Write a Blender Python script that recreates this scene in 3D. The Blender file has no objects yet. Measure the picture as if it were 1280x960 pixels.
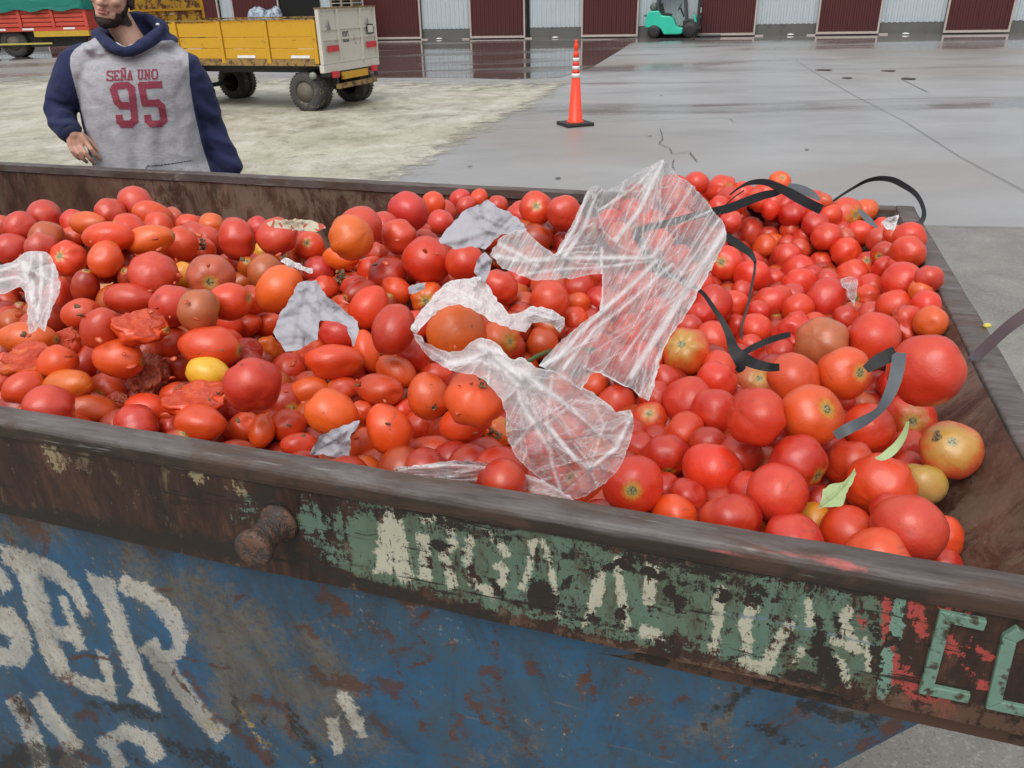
import bpy, bmesh, math, random
import numpy as np
from mathutils import Vector, Matrix, noise
from mathutils.bvhtree import BVHTree
random.seed(7); rng = np.random.default_rng(7)
S = bpy.context.scene
C = S.collection
# ------------------------------------------------------------------ camera
F = 985.0; TH = math.radians(26.2); RO = math.radians(1.4); HC = 1.75
fw = np.array([0, math.cos(TH), -math.sin(TH)]); r0 = np.array([1, 0, 0.]); u0 = np.cross(r0, fw)
rt = r0*math.cos(RO) - u0*math.sin(RO); up = u0*math.cos(RO) + r0*math.sin(RO)
CP = np.array([0, 0, HC])
cd = bpy.data.cameras.new('camera'); cam = bpy.data.objects.new('camera', cd); C.objects.link(cam)
cd.sensor_width = 36; cd.lens = 36*F/1280; cd.clip_start = .05; cd.clip_end = 900
cam.matrix_world = Matrix([[rt[0], up[0], -fw[0], 0], [rt[1], up[1], -fw[1], 0], [rt[2], up[2], -fw[2], HC], [0, 0, 0, 1]])
S.camera = cam
cd.dof.use_dof = False
# ------------------------------------------------------------------ light
SUN_EL, SUN_ROT = math.radians(52), math.radians(200)
w = bpy.data.worlds.new('World'); S.world = w; w.use_nodes = True
nt = w.node_tree; nt.nodes.clear()
sky = nt.nodes.new('ShaderNodeTexSky'); sky.sky_type = 'NISHITA'; sky.sun_disc = False
sky.sun_elevation = SUN_EL; sky.sun_rotation = SUN_ROT; sky.dust_density = 4; sky.air_density = 1.0
hs = nt.nodes.new('ShaderNodeHueSaturation'); hs.inputs['Saturation'].default_value = .16
mx = nt.nodes.new('ShaderNodeMix'); mx.data_type = 'RGBA'; mx.inputs[0].default_value = .55
mx.inputs[7].default_value = (8.2, 8.5, 8.9, 1)
bg = nt.nodes.new('ShaderNodeBackground'); bg.inputs[1].default_value = .11
wo = nt.nodes.new('ShaderNodeOutputWorld')
nt.links.new(sky.outputs[0], hs.inputs['Color']); nt.links.new(hs.outputs[0], mx.inputs[6])
tc = nt.nodes.new('ShaderNodeTexCoord'); sx = nt.nodes.new('ShaderNodeSeparateXYZ'); nt.links.new(tc.outputs['Generated'], sx.inputs[0])
mr = nt.nodes.new('ShaderNodeMapRange'); mr.inputs[1].default_value = 0; mr.inputs[2].default_value = 1; mr.inputs[3].default_value = .50; mr.inputs[4].default_value = 1.5   # overcast sky: zenith three times the horizon
nt.links.new(sx.outputs[2], mr.inputs[0]); vm = nt.nodes.new('ShaderNodeVectorMath'); vm.operation = 'SCALE'; nt.links.new(mx.outputs[2], vm.inputs[0]); nt.links.new(mr.outputs[0], vm.inputs['Scale'])
nt.links.new(vm.outputs[0], bg.inputs[0]); nt.links.new(bg.outputs[0], wo.inputs[0])
sl = bpy.data.lights.new('sun', 'SUN'); sl.energy = 1.4; sl.angle = math.radians(38); sl.color = (1, .97, .92)
so = bpy.data.objects.new('sun', sl); C.objects.link(so)
sd = Vector((math.sin(SUN_ROT)*math.cos(SUN_EL), math.cos(SUN_ROT)*math.cos(SUN_EL), math.sin(SUN_EL)))
so.rotation_euler = sd.to_track_quat('Z', 'Y').to_euler()
S.view_settings.view_transform = 'Standard'; S.view_settings.look = 'None'
S.view_settings.exposure = 0.15; S.view_settings.gamma = 1
S.cycles.max_bounces = 10; S.cycles.transparent_max_bounces = 24; S.cycles.use_denoising = True

# ------------------------------------------------------------------ photo geometry helpers
def ray(x, y): return fw + rt*((x-640)/F) - up*((y-480)/F)
def atz(x, y, z):
    d = ray(x, y); return CP + d*((z-HC)/d[2])
def atd(x, y, d): return CP + ray(x, y)*d
def atplane(x, y, n, k):
    d = ray(x, y); n = np.asarray(n, float); return CP + d*((k-CP@n)/(d@n))
def rays(xs, ys): return fw + np.multiply.outer((xs-640)/F, rt) - np.multiply.outer((ys-480)/F, up)
def topx(P):
    q = np.asarray(P, float) - CP; z = q@fw
    return 640+F*(q@rt)/z, 480-F*(q@up)/z, z
A0 = math.radians(-18.75)
e1 = np.array([math.cos(A0), math.sin(A0), 0]); e2 = np.array([-math.sin(A0), math.cos(A0), 0])
H = 1.15

# ------------------------------------------------------------------ object helpers
def link(name, me, parent=None, mats=(), smooth=False):
    o = bpy.data.objects.new(name, me); C.objects.link(o)
    if parent is not None: o.parent = parent
    for m in mats: me.materials.append(m)
    if smooth: me.shade_smooth()
    return o
def tag(o, label=None, cat=None, group=None, kind=None):
    if label: o['label'] = label
    if cat: o['category'] = cat
    if group: o['group'] = group
    if kind: o['kind'] = kind
    return o
def empty(name, loc, rz=0, **k):
    o = bpy.data.objects.new(name, None); C.objects.link(o); o.location = loc; o.rotation_euler = (0, 0, rz)
    o.empty_display_size = .1
    return tag(o, **k)
class MB:
    def __init__(s): s.v = []; s.f = []; s.m = []
    def add(s, vs, fs, mi=0):
        b = len(s.v); s.v += [tuple(map(float, v)) for v in vs]
        s.f += [tuple(b+i for i in f) for f in fs]; s.m += [mi]*len(fs); return s
    def box(s, x0, x1, y0, y1, z0, z1, mi=0):
        vs = [(x, y, z) for z in (z0, z1) for y in (y0, y1) for x in (x0, x1)]
        return s.add(vs, [(0, 2, 3, 1), (4, 5, 7, 6), (0, 1, 5, 4), (2, 6, 7, 3), (0, 4, 6, 2), (1, 3, 7, 5)], mi)
    def hexa(s, p, mi=0):  # 8 pts: bottom ring 4, top ring 4
        return s.add(p, [(3, 2, 1, 0), (4, 5, 6, 7), (0, 1, 5, 4), (1, 2, 6, 5), (2, 3, 7, 6), (3, 0, 4, 7)], mi)
    def lathe(s, prof, c=(0, 0, 0), ax='z', n=24, mi=0, caps=True):
        vs = []; fs = []
        for r, h in prof:
            for i in range(n):
                a = 2*math.pi*i/n; p = (r*math.cos(a), r*math.sin(a), h)
                if ax == 'y': p = (p[0], p[2], p[1])
                if ax == 'x': p = (p[2], p[0], p[1])
                vs.append((p[0]+c[0], p[1]+c[1], p[2]+c[2]))
        for k in range(len(prof)-1):
            for i in range(n):
                j = (i+1) % n; fs.append((k*n+i, k*n+j, (k+1)*n+j, (k+1)*n+i))
        if caps: fs.append(tuple(range(n-1, -1, -1))); fs.append(tuple((len(prof)-1)*n+i for i in range(n)))
        return s.add(vs, fs, mi)
    def tube(s, pts, rads, n=10, mi=0, flat=1.0, caps=True):
        pts = [Vector(p) for p in pts]; vs = []; fs = []
        if not hasattr(rads, '__len__'): rads = [rads]*len(pts)
        pu = None
        P = []; R = []
        if caps == 'round':
            d0 = (pts[0]-pts[1]).normalized(); d1 = (pts[-1]-pts[-2]).normalized()
            for k in (.95, .7, .35): P.append(pts[0]+d0*rads[0]*k); R.append(rads[0]*math.sqrt(1-k*k))
            P += pts; R += list(rads)
            for k in (.35, .7, .95): P.append(pts[-1]+d1*rads[-1]*k); R.append(rads[-1]*math.sqrt(1-k*k))
        else: P, R = pts, list(rads)
        for i, p in enumerate(P):
            t = (P[min(i+1, len(P)-1)]-P[max(i-1, 0)]).normalized()
            if pu is None: pu = t.orthogonal().normalized()
            pu = (pu - t*pu.dot(t)).normalized(); q = t.cross(pu)
            for j in range(n):
                a = 2*math.pi*j/n; vs.append(p+(pu*math.cos(a)+q*math.sin(a)*flat)*R[i])
        for i in range(len(P)-1):
            for j in range(n):
                k = (j+1) % n; fs.append((i*n+j, i*n+k, (i+1)*n+k, (i+1)*n+j))
        fs.append(tuple(range(n-1, -1, -1))); fs.append(tuple((len(P)-1)*n+j for j in range(n)))
        return s.add(vs, fs, mi)
    def ell(s, c, r, R=None, n=20, mi=0):
        vs = []; fs = []; m = n//2+1
        for k in range(m+1):
            a = math.pi*k/m
            for j in range(n):
                b = 2*math.pi*j/n; p = Vector((r[0]*math.sin(a)*math.cos(b), r[1]*math.sin(a)*math.sin(b), r[2]*math.cos(a)))
                if k in (0, m): p = Vector((1e-4*math.cos(b), 1e-4*math.sin(b), r[2]*math.cos(a)))
                if R is not None: p = R @ p
                vs.append(p+Vector(c))
        for k in range(m):
            for j in range(n):
                q = (j+1) % n; fs.append((k*n+j, (k+1)*n+j, (k+1)*n+q, k*n+q))
        fs.append(tuple(range(n))); fs.append(tuple(m*n+j for j in range(n-1, -1, -1)))
        return s.add(vs, fs, mi)
    def mesh(s, name):
        me = bpy.data.meshes.new(name); me.from_pydata(s.v, [], s.f); me.polygons.foreach_set('material_index', s.m); me.update(); return me
    def build(s, name, mats, parent=None, smooth=False, bevel=0, seg=2, label=None):
        if not isinstance(mats, (list, tuple)): mats = [mats]
        o = link(name, s.mesh(name), parent, mats, smooth)
        if bevel:
            b = o.modifiers.new('bevel', 'BEVEL'); b.width = bevel; b.segments = seg; b.limit_method = 'ANGLE'; b.angle_limit = .6
        if label: o['label'] = label
        return o

# ------------------------------------------------------------------ material helpers
class NT:
    def __init__(s, name, disp=False):
        s.m = bpy.data.materials.new(name); s.m.use_nodes = True; s.t = s.m.node_tree; s.t.nodes.clear()
        s.out = s.t.nodes.new('ShaderNodeOutputMaterial'); s.b = s.t.nodes.new('ShaderNodeBsdfPrincipled')
        s.t.links.new(s.b.outputs[0], s.out.inputs[0])
    def n(s, ty, **k):
        d = s.t.nodes.new('ShaderNode'+ty)
        for a, v in k.items(): setattr(d, a, v)
        return d
    def L(s, a, b): s.t.links.new(a, b)
    def setv(s, inp, v):
        if isinstance(v, bpy.types.NodeSocket): s.L(v, inp)
        elif isinstance(v, (tuple, list)) and len(v) == 3 and inp.type == 'RGBA': inp.default_value = (*v, 1)
        else: inp.default_value = v
    def coord(s, kind='Object', scale=(1, 1, 1), rot=(0, 0, 0), vec=None):
        if vec is None: vec = s.n('TexCoord').outputs[kind]
        mp = s.n('Mapping'); mp.inputs['Scale'].default_value = scale; mp.inputs['Rotation'].default_value = rot
        s.L(vec, mp.inputs[0]); return mp.outputs[0]
    def noise(s, scale, vec=None, detail=4, rough=.55, dist=0, out=0):
        d = s.n('TexNoise'); d.inputs['Scale'].default_value = scale; d.inputs['Detail'].default_value = detail
        d.inputs['Roughness'].default_value = rough; d.inputs['Distortion'].default_value = dist
        if vec is None: vec = s.coord()
        s.L(vec, d.inputs['Vector']); return d.outputs[out]
    def ramp(s, fac, stops):
        d = s.n('ValToRGB'); s.L(fac, d.inputs[0]); e = d.color_ramp.elements
        while len(e) < len(stops): e.new(.5)
        for i, (p, c) in enumerate(stops):
            e[i].position = p; e[i].color = (*c, 1) if hasattr(c, '__len__') else (c, c, c, 1)
        return d.outputs[0]
    def mix(s, fac, a, b, mode='MIX'):
        d = s.n('Mix', data_type='RGBA', blend_type=mode); s.setv(d.inputs[0], fac); s.setv(d.inputs[6], a); s.setv(d.inputs[7], b); return d.outputs[2]
    def math(s, op, a, b=0, c=None, clamp=False):
        d = s.n('Math', operation=op, use_clamp=clamp); s.setv(d.inputs[0], a); s.setv(d.inputs[1], b)
        if c is not None: s.setv(d.inputs[2], c)
        return d.outputs[0]
    def attr(s, name, out='Fac'):
        d = s.n('Attribute'); d.attribute_name = name; return d.outputs[out]
    def step(s, v, at, wdt=.05):
        d = s.n('MapRange', interpolation_type='SMOOTHSTEP'); s.setv(d.inputs[0], v); d.inputs[1].default_value = at-wdt; d.inputs[2].default_value = at+wdt
        return d.outputs[0]
    def bump(s, h, strength=.3, dist=.01, normal=None):
        d = s.n('Bump'); d.inputs['Strength'].default_value = strength; d.inputs['Distance'].default_value = dist
        s.L(h, d.inputs['Height'])
        if normal is not None: s.L(normal, d.inputs['Normal'])
        s.L(d.outputs[0], s.b.inputs['Normal']); return d.outputs[0]
    def set(s, **k):
        for a, v in k.items(): s.setv(s.b.inputs[a.replace('_', ' ')], v)
        return s.m

def painted(name, col, dirt=(.03, .02, .012), amount=.42, rough=.5, scale=6, fleck=.66, metal=0, stretch=(1, 1, 1), bumpy=.15):
    m = NT(name); c = m.coord(scale=stretch)
    n1 = m.noise(scale, c, 6, .65); n2 = m.noise(scale*7, c, 4, .6)
    a = m.step(m.math('ADD', m.math('MULTIPLY', n1, .65), m.math('MULTIPLY', n2, .35)), fleck-.03, .04)
    tone = m.mix(m.math('MULTIPLY', n1, amount), col, tuple(x*.45 for x in col))
    base = m.mix(a, tone, dirt)
    m.set(Base_Color=base, Roughness=m.math('ADD', rough-.1, m.math('MULTIPLY', n2, .25)), Metallic=metal)
    m.bump(m.math('ADD', a, m.math('MULTIPLY', n2, .5)), bumpy, .004); return m.m
def plain(name, col, rough=.6, metal=0, var=.25, scale=12):
    m = NT(name); n = m.noise(scale)
    m.set(Base_Color=m.mix(n, tuple(x*(1-var) for x in col), tuple(min(1, x*(1+var)) for x in col)), Roughness=rough, Metallic=metal)
    m.bump(m.noise(scale*8), .12, .002); return m.m

# stroke distances (all in photo pixels, evaluated on the vertices of the plate that carries the paint)
def segd(px, py, pts, w):
    d = np.full(px.shape, 1e9)
    for (x0, y0), (x1, y1) in zip(pts[:-1], pts[1:]):
        dx, dy = x1-x0, y1-y0; L2 = dx*dx+dy*dy+1e-9
        t = np.clip(((px-x0)*dx+(py-y0)*dy)/L2, 0, 1)
        d = np.minimum(d, np.hypot(px-x0-t*dx, py-y0-t*dy))
    return w/2 - d            # positive inside
def inpoly(px, py, poly):
    ins = np.zeros(px.shape, bool); n = len(poly)
    for i in range(n):
        x0, y0 = poly[i]; x1, y1 = poly[(i+1) % n]
        if y0 == y1: continue
        c = ((y0 > py) != (y1 > py)) & (px < (x1-x0)*(py-y0)/(y1-y0)+x0)
        ins ^= c
    return ins
def polyd(px, py, poly):
    d = -segd(px, py, list(poly)+[poly[0]], 0)
    return np.where(inpoly(px, py, poly), d, -d)
WARP = {}
def warp(px, py, sc, a):
    k = (id(px), sc, a)
    if k not in WARP:
        o = np.array([noise.noise_vector((x*sc, y*sc, 7.3)) for x, y in zip(px, py)]) + .5*np.array([noise.noise_vector((x*sc*2.7, y*sc*2.7, 1.3)) for x, y in zip(px, py)])
        WARP[k] = (px+o[:, 0]*a, py+o[:, 1]*a)
    return WARP[k]
def cover(px, py, items, soft=3.0, wp=None):
    if wp: px, py = warp(px, py, *wp)
    s = np.full(px.shape, -1e3)
    for it in items:
        if isinstance(it, tuple) and isinstance(it[0], (int, float)) and it[0] < 0:
            for (x0, y0), (x1, y1) in zip(it[1][:-1], it[1][1:]):
                dx, dy = x1-x0, y1-y0; L_ = math.hypot(dx, dy); u = ((px-x0)*dx+(py-y0)*dy)/L_; v = np.abs((px-x0)*-dy+(py-y0)*dx)/L_; w_ = -it[0]/2
                s = np.maximum(s, np.minimum(np.minimum(u, L_-u)+(w_*.35 if len(it[1]) > 2 else 0), w_-v))
        elif isinstance(it, tuple) and isinstance(it[0], (int, float)): s = np.maximum(s, segd(px, py, it[1], it[0]))
        else: s = np.maximum(s, polyd(px, py, it))
    return 1/(1+np.exp(-s/soft))

# ================================================================== GROUND AND SURROUNDINGS (far things first)
def zsheet(name, polypx, z, mat, kind='structure', **k):
    pts = [atz(x, y, z) for x, y in polypx]
    bm = bmesh.new(); bm.faces.new([bm.verts.new(p) for p in pts]); bmesh.ops.triangulate(bm, faces=bm.faces[:])
    me = bpy.data.meshes.new(name); bm.to_mesh(me); bm.free()
    o = link(name, me, None, [mat]); return tag(o, kind=kind, **k)
# wet concrete
m = NT('wet_concrete')
c = m.coord(); cs = m.coord(scale=(.55, 1.0, 1), rot=(0, 0, .3))
big = m.noise(.22, cs, 5, .6, .6); mid = m.noise(1.3, cs, 6, .65, .4); fine = m.noise(60, c, 3, .7)
col = m.ramp(m.math('ADD', m.math('MULTIPLY', big, .6), m.math('MULTIPLY', mid, .4)), [(.3, (.22, .217, .215)), (.5, (.29, .286, .287)), (.7, (.35, .346, .345))])
stain = m.step(m.noise(.45, m.coord(scale=(.18, 1.3, 1)), 6, .7, .8), .62, .05)
col = m.mix(m.math('MULTIPLY', stain, .55), col, (.07, .055, .045))
tint = m.step(m.noise(.12, c, 3, .5, .3), .55, .1)
col = m.mix(m.math('MULTIPLY', tint, .5), col, (.21, .17, .13))
# water lying towards the sheds
sp = m.n('SeparateXYZ'); m.L(c, sp.inputs[0])
wetline = m.math('ADD', m.math('MULTIPLY', sp.outputs[0], .27), sp.outputs[1])
near_shed = m.step(m.math('ADD', wetline, m.math('MULTIPLY', big, 9)), 38.5, 3.0)
pud = m.step(m.noise(.3, m.coord(scale=(.15, .7, 1)), 4, .5, .5), .56, .04)
wet = m.math('MAXIMUM', near_shed, m.math('MULTIPLY', pud, .6))
col = m.mix(m.math('MULTIPLY', wet, .45), col, (.10, .085, .075))
col = m.mix(m.math('MULTIPLY', m.step(fine, .62, .05), .3), col, (.06, .055, .05))
rgh = m.math('SUBTRACT', m.math('ADD', .26, m.math('MULTIPLY', mid, .34)), m.math('MULTIPLY', wet, .42), clamp=True)
m.set(Base_Color=col, Roughness=rgh); m.b.inputs['Specular IOR Level'].default_value = .5
m.bump(m.math('MULTIPLY', fine, m.math('SUBTRACT', 1.0, wet)), .12, .006); M_conc = m.m
g = MB(); g.add([(-400, -30, 0), (400, -30, 0), (400, 500, 0), (-400, 500, 0)], [(0, 1, 2, 3)])
tag(g.build('ground', M_conc), kind='structure', label='wet grey concrete yard in front of the sheds')
# standing water (mirror) left of the dry slab
m = NT('puddle_water'); rip = m.noise(1.2, m.coord(scale=(.4, 2.2, 1)), 4, .6, .3)
m.set(Base_Color=m.mix(m.noise(.5), (.07, .055, .05), (.12, .10, .09)), Roughness=m.math('ADD', .03, m.math('MULTIPLY', m.step(m.noise(.35, m.coord(scale=(.25, 1.2, 1)), 5, .6, .5), .56, .08), .28)))
m.b.inputs['Specular IOR Level'].default_value = .7
m.bump(rip, .04, .01); M_pud = m.m
zsheet('puddle', [(380, 49.5), (760, 49.5), (800, 46.5), (770, 66), (740, 84), (700, 97), (640, 99), (560, 97), (470, 97), (380, 88), (250, 86), (100, 70), (-120, 84), (-120, 62)], .004, M_pud, kind='structure', label='shallow puddle mirroring the maroon shed doors')
# muddy yellowish ground on the left
m = NT('pale_mud'); c = m.coord(); cs = m.coord(scale=(1.1, .8, 1), rot=(0, 0, .15))
n1 = m.noise(.8, cs, 7, .62, .7); n2 = m.noise(3.5, cs, 6, .68, .6); n3 = m.noise(28, c, 4, .7)
col = m.ramp(m.math('ADD', m.math('MULTIPLY', n1, .55), m.math('MULTIPLY', n2, .45)), [(.32, (.16, .135, .10)), (.43, (.32, .29, .225)), (.53, (.45, .42, .34)), (.68, (.58, .55, .48))])
grn = m.step(m.noise(.5, m.coord(scale=(.5, 1.2, 1)), 4, .6, .4), .55, .1)
col = m.mix(m.math('MULTIPLY', grn, .28), col, (.30, .30, .14))
dk = m.step(m.noise(2.2, m.coord(scale=(.7, .9, 1)), 7, .8, .8), .63, .05)
col = m.mix(m.math('MULTIPLY', dk, .75), col, (.06, .045, .03))
col = m.mix(m.math('MULTIPLY', m.step(n3, .60, .05), .55), col, (.13, .105, .07))
m.set(Base_Color=col, Roughness=m.math('ADD', .35, m.math('MULTIPLY', n2, .4))); m.bump(m.math('ADD', n2, m.math('MULTIPLY', n3, .25)), .4, .03)
ef = m.math('ADD', m.attr('sd'), m.math('MULTIPLY', m.math('SUBTRACT', m.noise(2.4, c, 7, .72), .5), 5.0))
m.b.inputs['Alpha'].default_value = 1; m.L(m.step(ef, .75, .75), m.b.inputs['Alpha']); M_mud = m.m
edge = [(-400, 110), (-120, 97), (60, 92), (170, 93), (300, 94), (420, 96), (520, 97.5), (600, 99), (660, 97), (712, 98)]
edge2 = [(716, 104), (705, 112), (690, 123), (668, 137), (648, 147), (628, 158), (600, 170), (575, 186), (545, 205), (508, 229), (430, 275), (300, 340), (-100, 380), (-900, 420)]
mudpoly = edge+edge2
ys = np.concatenate([np.arange(60, 130, 2.0), np.arange(130, 440, 6.0)]); xs = np.arange(-900, 800, 6.0)
X, Yy = np.meshgrid(xs, ys); sdm = polyd(X.ravel(), Yy.ravel(), mudpoly)
dm = rays(X.ravel(), Yy.ravel()); PP = CP+dm*((.009-HC)/dm[:, 2])[:, None]
keep = sdm > -14; nxx = len(xs); ff = []
for j in range(len(ys)-1):
    for i in range(nxx-1):
        q = [j*nxx+i, (j+1)*nxx+i, (j+1)*nxx+i+1, j*nxx+i+1]
        if keep[q].any(): ff.append(q)
me = bpy.data.meshes.new('muddy_ground'); me.from_pydata(PP.tolist(), [], ff)
me.attributes.new('sd', 'FLOAT', 'POINT').data.foreach_set('value', (sdm/(Yy.ravel()*.09)).astype(np.float32))
bm = bmesh.new(); bm.from_mesh(me); bmesh.ops.delete(bm, geom=[v for v in bm.verts if not v.link_faces], context='VERTS'); bm.to_mesh(me); bm.free()
tag(link('muddy_ground', me, None, [M_mud]), kind='structure', label='pale muddy ground with green algae left of the concrete slab')
# near slab: rougher, darker concrete past the joint
m = NT('rough_slab'); c = m.coord(); n1 = m.noise(1.5, c, 6, .65, .5); n3 = m.noise(90, c, 3, .7)
col = m.ramp(n1, [(.3, (.12, .115, .10)), (.5, (.19, .18, .16)), (.7, (.26, .25, .22))])
col = m.mix(m.math('MULTIPLY', m.step(n3, .6, .08), .5), col, (.38, .37, .34)); col = m.mix(m.math('MULTIPLY', m.step(m.noise(130, c, 2), .62, .05), .4), col, (.05, .045, .04))
m.set(Base_Color=col, Roughness=m.math('ADD', .4, m.math('MULTIPLY', n1, .35))); m.bump(n3, .35, .004); M_slab = m.m
j0 = atz(1100, 282.5, 0); j1 = atz(1400, 287.5, 0); jd = (j1-j0)/np.linalg.norm(j1-j0); jn = np.array([jd[1], -jd[0], 0])
g = MB(); q = [j0-jd*9, j0+jd*9, j0+jd*9+jn*10, j0-jd*9+jn*10]
g.add([(p[0], p[1], .004) for p in q], [(0, 3, 2, 1)]); tag(g.build('pavement', M_slab), kind='structure', label='rough speckled concrete slab under the skip')
M_joint = plain('joint_dark', (.10, .095, .09), .9)
def groundline(name, pts, wd, label, z=.012):
    g = MB(); P = [atz(x, y, 0) for x, y in pts]; prev = None; vs = []
    for i, p in enumerate(P):
        t = P[min(i+1, len(P)-1)]-P[max(0, i-1)]; t /= np.linalg.norm(t)+1e-9; nn = np.array([-t[1], t[0], 0])
        ww = wd*(.5 if i in (0, len(P)-1) else random.uniform(.7, 1.3)) if 'crack' in name else wd
        vs += [p+nn*ww/2+[0, 0, z], p-nn*ww/2+[0, 0, z]]
    g.add(vs, [(2*i, 2*i+1, 2*i+3, 2*i+2) for i in range(len(P)-1)])
    return tag(g.build(name, M_joint), kind='structure', label=label)
groundline('slab_joint', [(1060, 282), (1130, 283), (1200, 284.5), (1290, 286)], .012, 'joint between the smooth yard and the rough slab')
groundline('slab_joint', [(995, 76), (1018, 91), (1068, 120), (1130, 152), (1200, 197), (1290, 245)], .009, 'long straight joint running across the yard')
groundline('slab_joint', [(1128, 100), (1160, 116)], .015, 'short joint piece beyond the long joint')
for pts in ([(825, 162), (829, 175), (824, 180), (836, 186), (840, 193), (852, 192), (862, 191), (868, 199), (874, 205)], [(904, 148), (914, 150), (920, 156)], [(843, 200), (840, 208), (846, 216)]):
    p2 = []
    for a, b in zip(pts[:-1], pts[1:]):
        for k in range(3): p2.append((a[0]+(b[0]-a[0])*k/3+random.uniform(-.8, .8), a[1]+(b[1]-a[1])*k/3+random.uniform(-.5, .5)))
    groundline('slab_crack', p2, .011, 'thin dark crack wandering across the wet concrete')
# dark scraps lying on the yard
M_scrap = plain('dark_scrap', (.07, .06, .05), .8)
for k, (x, y, r, lab) in enumerate([(1030, 88, .2, 'dark flat scrap, left one of those far out on the right of the yard'), (1110, 89, .22, 'dark flat scrap in the middle beyond the long yard joint'), (1135, 99, .22, 'dark flat scrap closest to the short yard joint'), (1058, 98, .13, 'thin dark scrap below the left yard scrap'), (588, 209, .03, 'tiny dark twig on wet concrete near the far rim'), (827, 120, .03, 'tiny dark crumb on the concrete right of the cone'), (812, 171, .03, 'tiny dark crumb beside the yard crack'), (1008, 188, .03, 'small brown crumb on the yard above the strap loop'), (697, 224, .04, 'short dark twig by the far rim under the cone')]):
    g = MB(); p = atz(x, y, 0)
    n_ = 9; top = [(p[0]+r*(.6+.5*random.random())*math.cos(a), p[1]+r*.9*(.25+.9*random.random())*math.sin(a), .014+r*.03) for a in [i*2*math.pi/n_ for i in range(n_)]]
    bot = [(a, b, .012) for a, b, _ in top]; g.add(top+bot, [tuple(range(n_))]+[(i, n_+i, n_+(i+1) % n_, (i+1) % n_) for i in range(n_)])
    tag(g.build('debris_scrap', M_scrap), label=lab, cat='scrap', group='scraps lying on the yard')

# ---- shed wall
wd = np.array([1, -.27, 0]); wd /= np.linalg.norm(wd); wn = np.array([-wd[1], wd[0], 0]); W0 = atz(1018, 44, 0); wk = W0@wn
def wallx(x, y=45, off=0): return float((atplane(x, y, wn, wk-off)-W0)@wd)
wa = math.atan2(wd[1], wd[0])
shed = empty('warehouse', tuple(W0), wa, label='long shed with maroon sliding doors and pale corrugated panels', cat='building')
def corr_mat(name, col, per, dirt, dark):
    m = NT(name); c = m.coord(); n1 = m.noise(1.5, m.coord(scale=(3, 3, .3)), 5, .6); n2 = m.noise(12, m.coord(scale=(3, 3, .25)), 4, .6)
    cc = m.mix(m.math('MULTIPLY', n1, .5), col, tuple(x*.7 for x in col)); cc = m.mix(m.math('MULTIPLY', m.step(n2, .62, .06), .35), cc, dirt)
    sp = m.n('SeparateXYZ'); m.L(c, sp.inputs[0]); low = m.step(sp.outputs[2], .45, .35)
    cc = m.mix(m.math('MULTIPLY', m.math('SUBTRACT', 1, low), dark), cc, dirt)
    m.set(Base_Color=cc, Roughness=.5); return m.m
M_door = corr_mat('maroon_sheet', (.085, .014, .015), .2, (.05, .02, .018), .35)
M_pale = corr_mat('pale_sheet', (.50, .56, .60), .2, (.25, .25, .24), .25)
M_frame = painted('door_frame_paint', (.52, .44, .40), scale=4, fleck=.7)
M_plinth = painted('plinth_concrete', (.14, .14, .13), scale=2, rough=.8, amount=.6)
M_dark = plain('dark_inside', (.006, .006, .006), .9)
def corrugated(x0, x1, z0, z1, y, per, dep):
    g = MB(); n = max(2, int(round((x1-x0)/per))); vs = []
    xs = []
    for i in range(n):
        a = x0+(x1-x0)*i/n; p = (x1-x0)/n; xs += [(a, 0), (a+p*.35, 0), (a+p*.5, dep), (a+p*.85, dep)]
    xs.append((x1, 0))
    for (x, d) in xs: vs += [(x, y+d, z0), (x, y+d, z1)]
    g.add(vs, [(2*i, 2*i+2, 2*i+3, 2*i+1) for i in range(len(xs)-1)]); return g
TOP = 5.2
DOORS = [(240-100, 240-42), (224, 280.5), (297.5, 355.5), (470-62, 528.5), (589, 657.5), (727, 797.5), (869.5, 943), (1018.5, 1096.5), (1176.5, 1259), (1350, 1440)]
DOORS = [(60, 128), (155, 212), (224, 280.5), (297.5, 355.5), (470-12, 528.5), (589, 657.5), (727, 797.5), (869.5, 943), (1018.5, 1096.5), (1176.5, 1259), (1350, 1440)]
back = MB(); back.box(wallx(-300), wallx(1700), .25, .5, 0, TOP); back.build('wall', M_plinth, shed)
pl = MB(); pl.box(wallx(-300), wallx(1700), .06, .249, 0, .46); pl.build('plinth', M_plinth, shed)
prev = wallx(-300)
for i, (a, b) in enumerate(DOORS):
    xa, xb = wallx(a), wallx(b)
    # pale panel before this door
    if xa-prev > .05: corrugated(prev, xa, .44, TOP, .04, .22, .035).build('wall_panel', M_pale, shed)
    prev = xb
    d = corrugated(xa+.05, xb-.05, .1, TOP, -.13, .2, .03).build('sliding_door', M_door, shed)
    f = MB(); f.box(xa, xa+.07, -.17, -.08, .04, TOP); f.box(xb-.07, xb, -.17, -.08, .04, TOP); f.box(xa+.07, xb-.07, -.168, -.08, .04, .13)
    f.build('door_frame', M_frame, d)
    if random.random() < .75 and i > 3:
        k = MB(); k.box(xa-.35, xa-.01, -.3, -.2, .0, .05); k.box(xb+.01, xb+.35, -.3, -.2, .0, .05); k.build('door_guide', M_frame, d)
corrugated(prev, wallx(1700), .44, TOP, .04, .22, .035).build('wall_panel', M_pale, shed)
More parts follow.
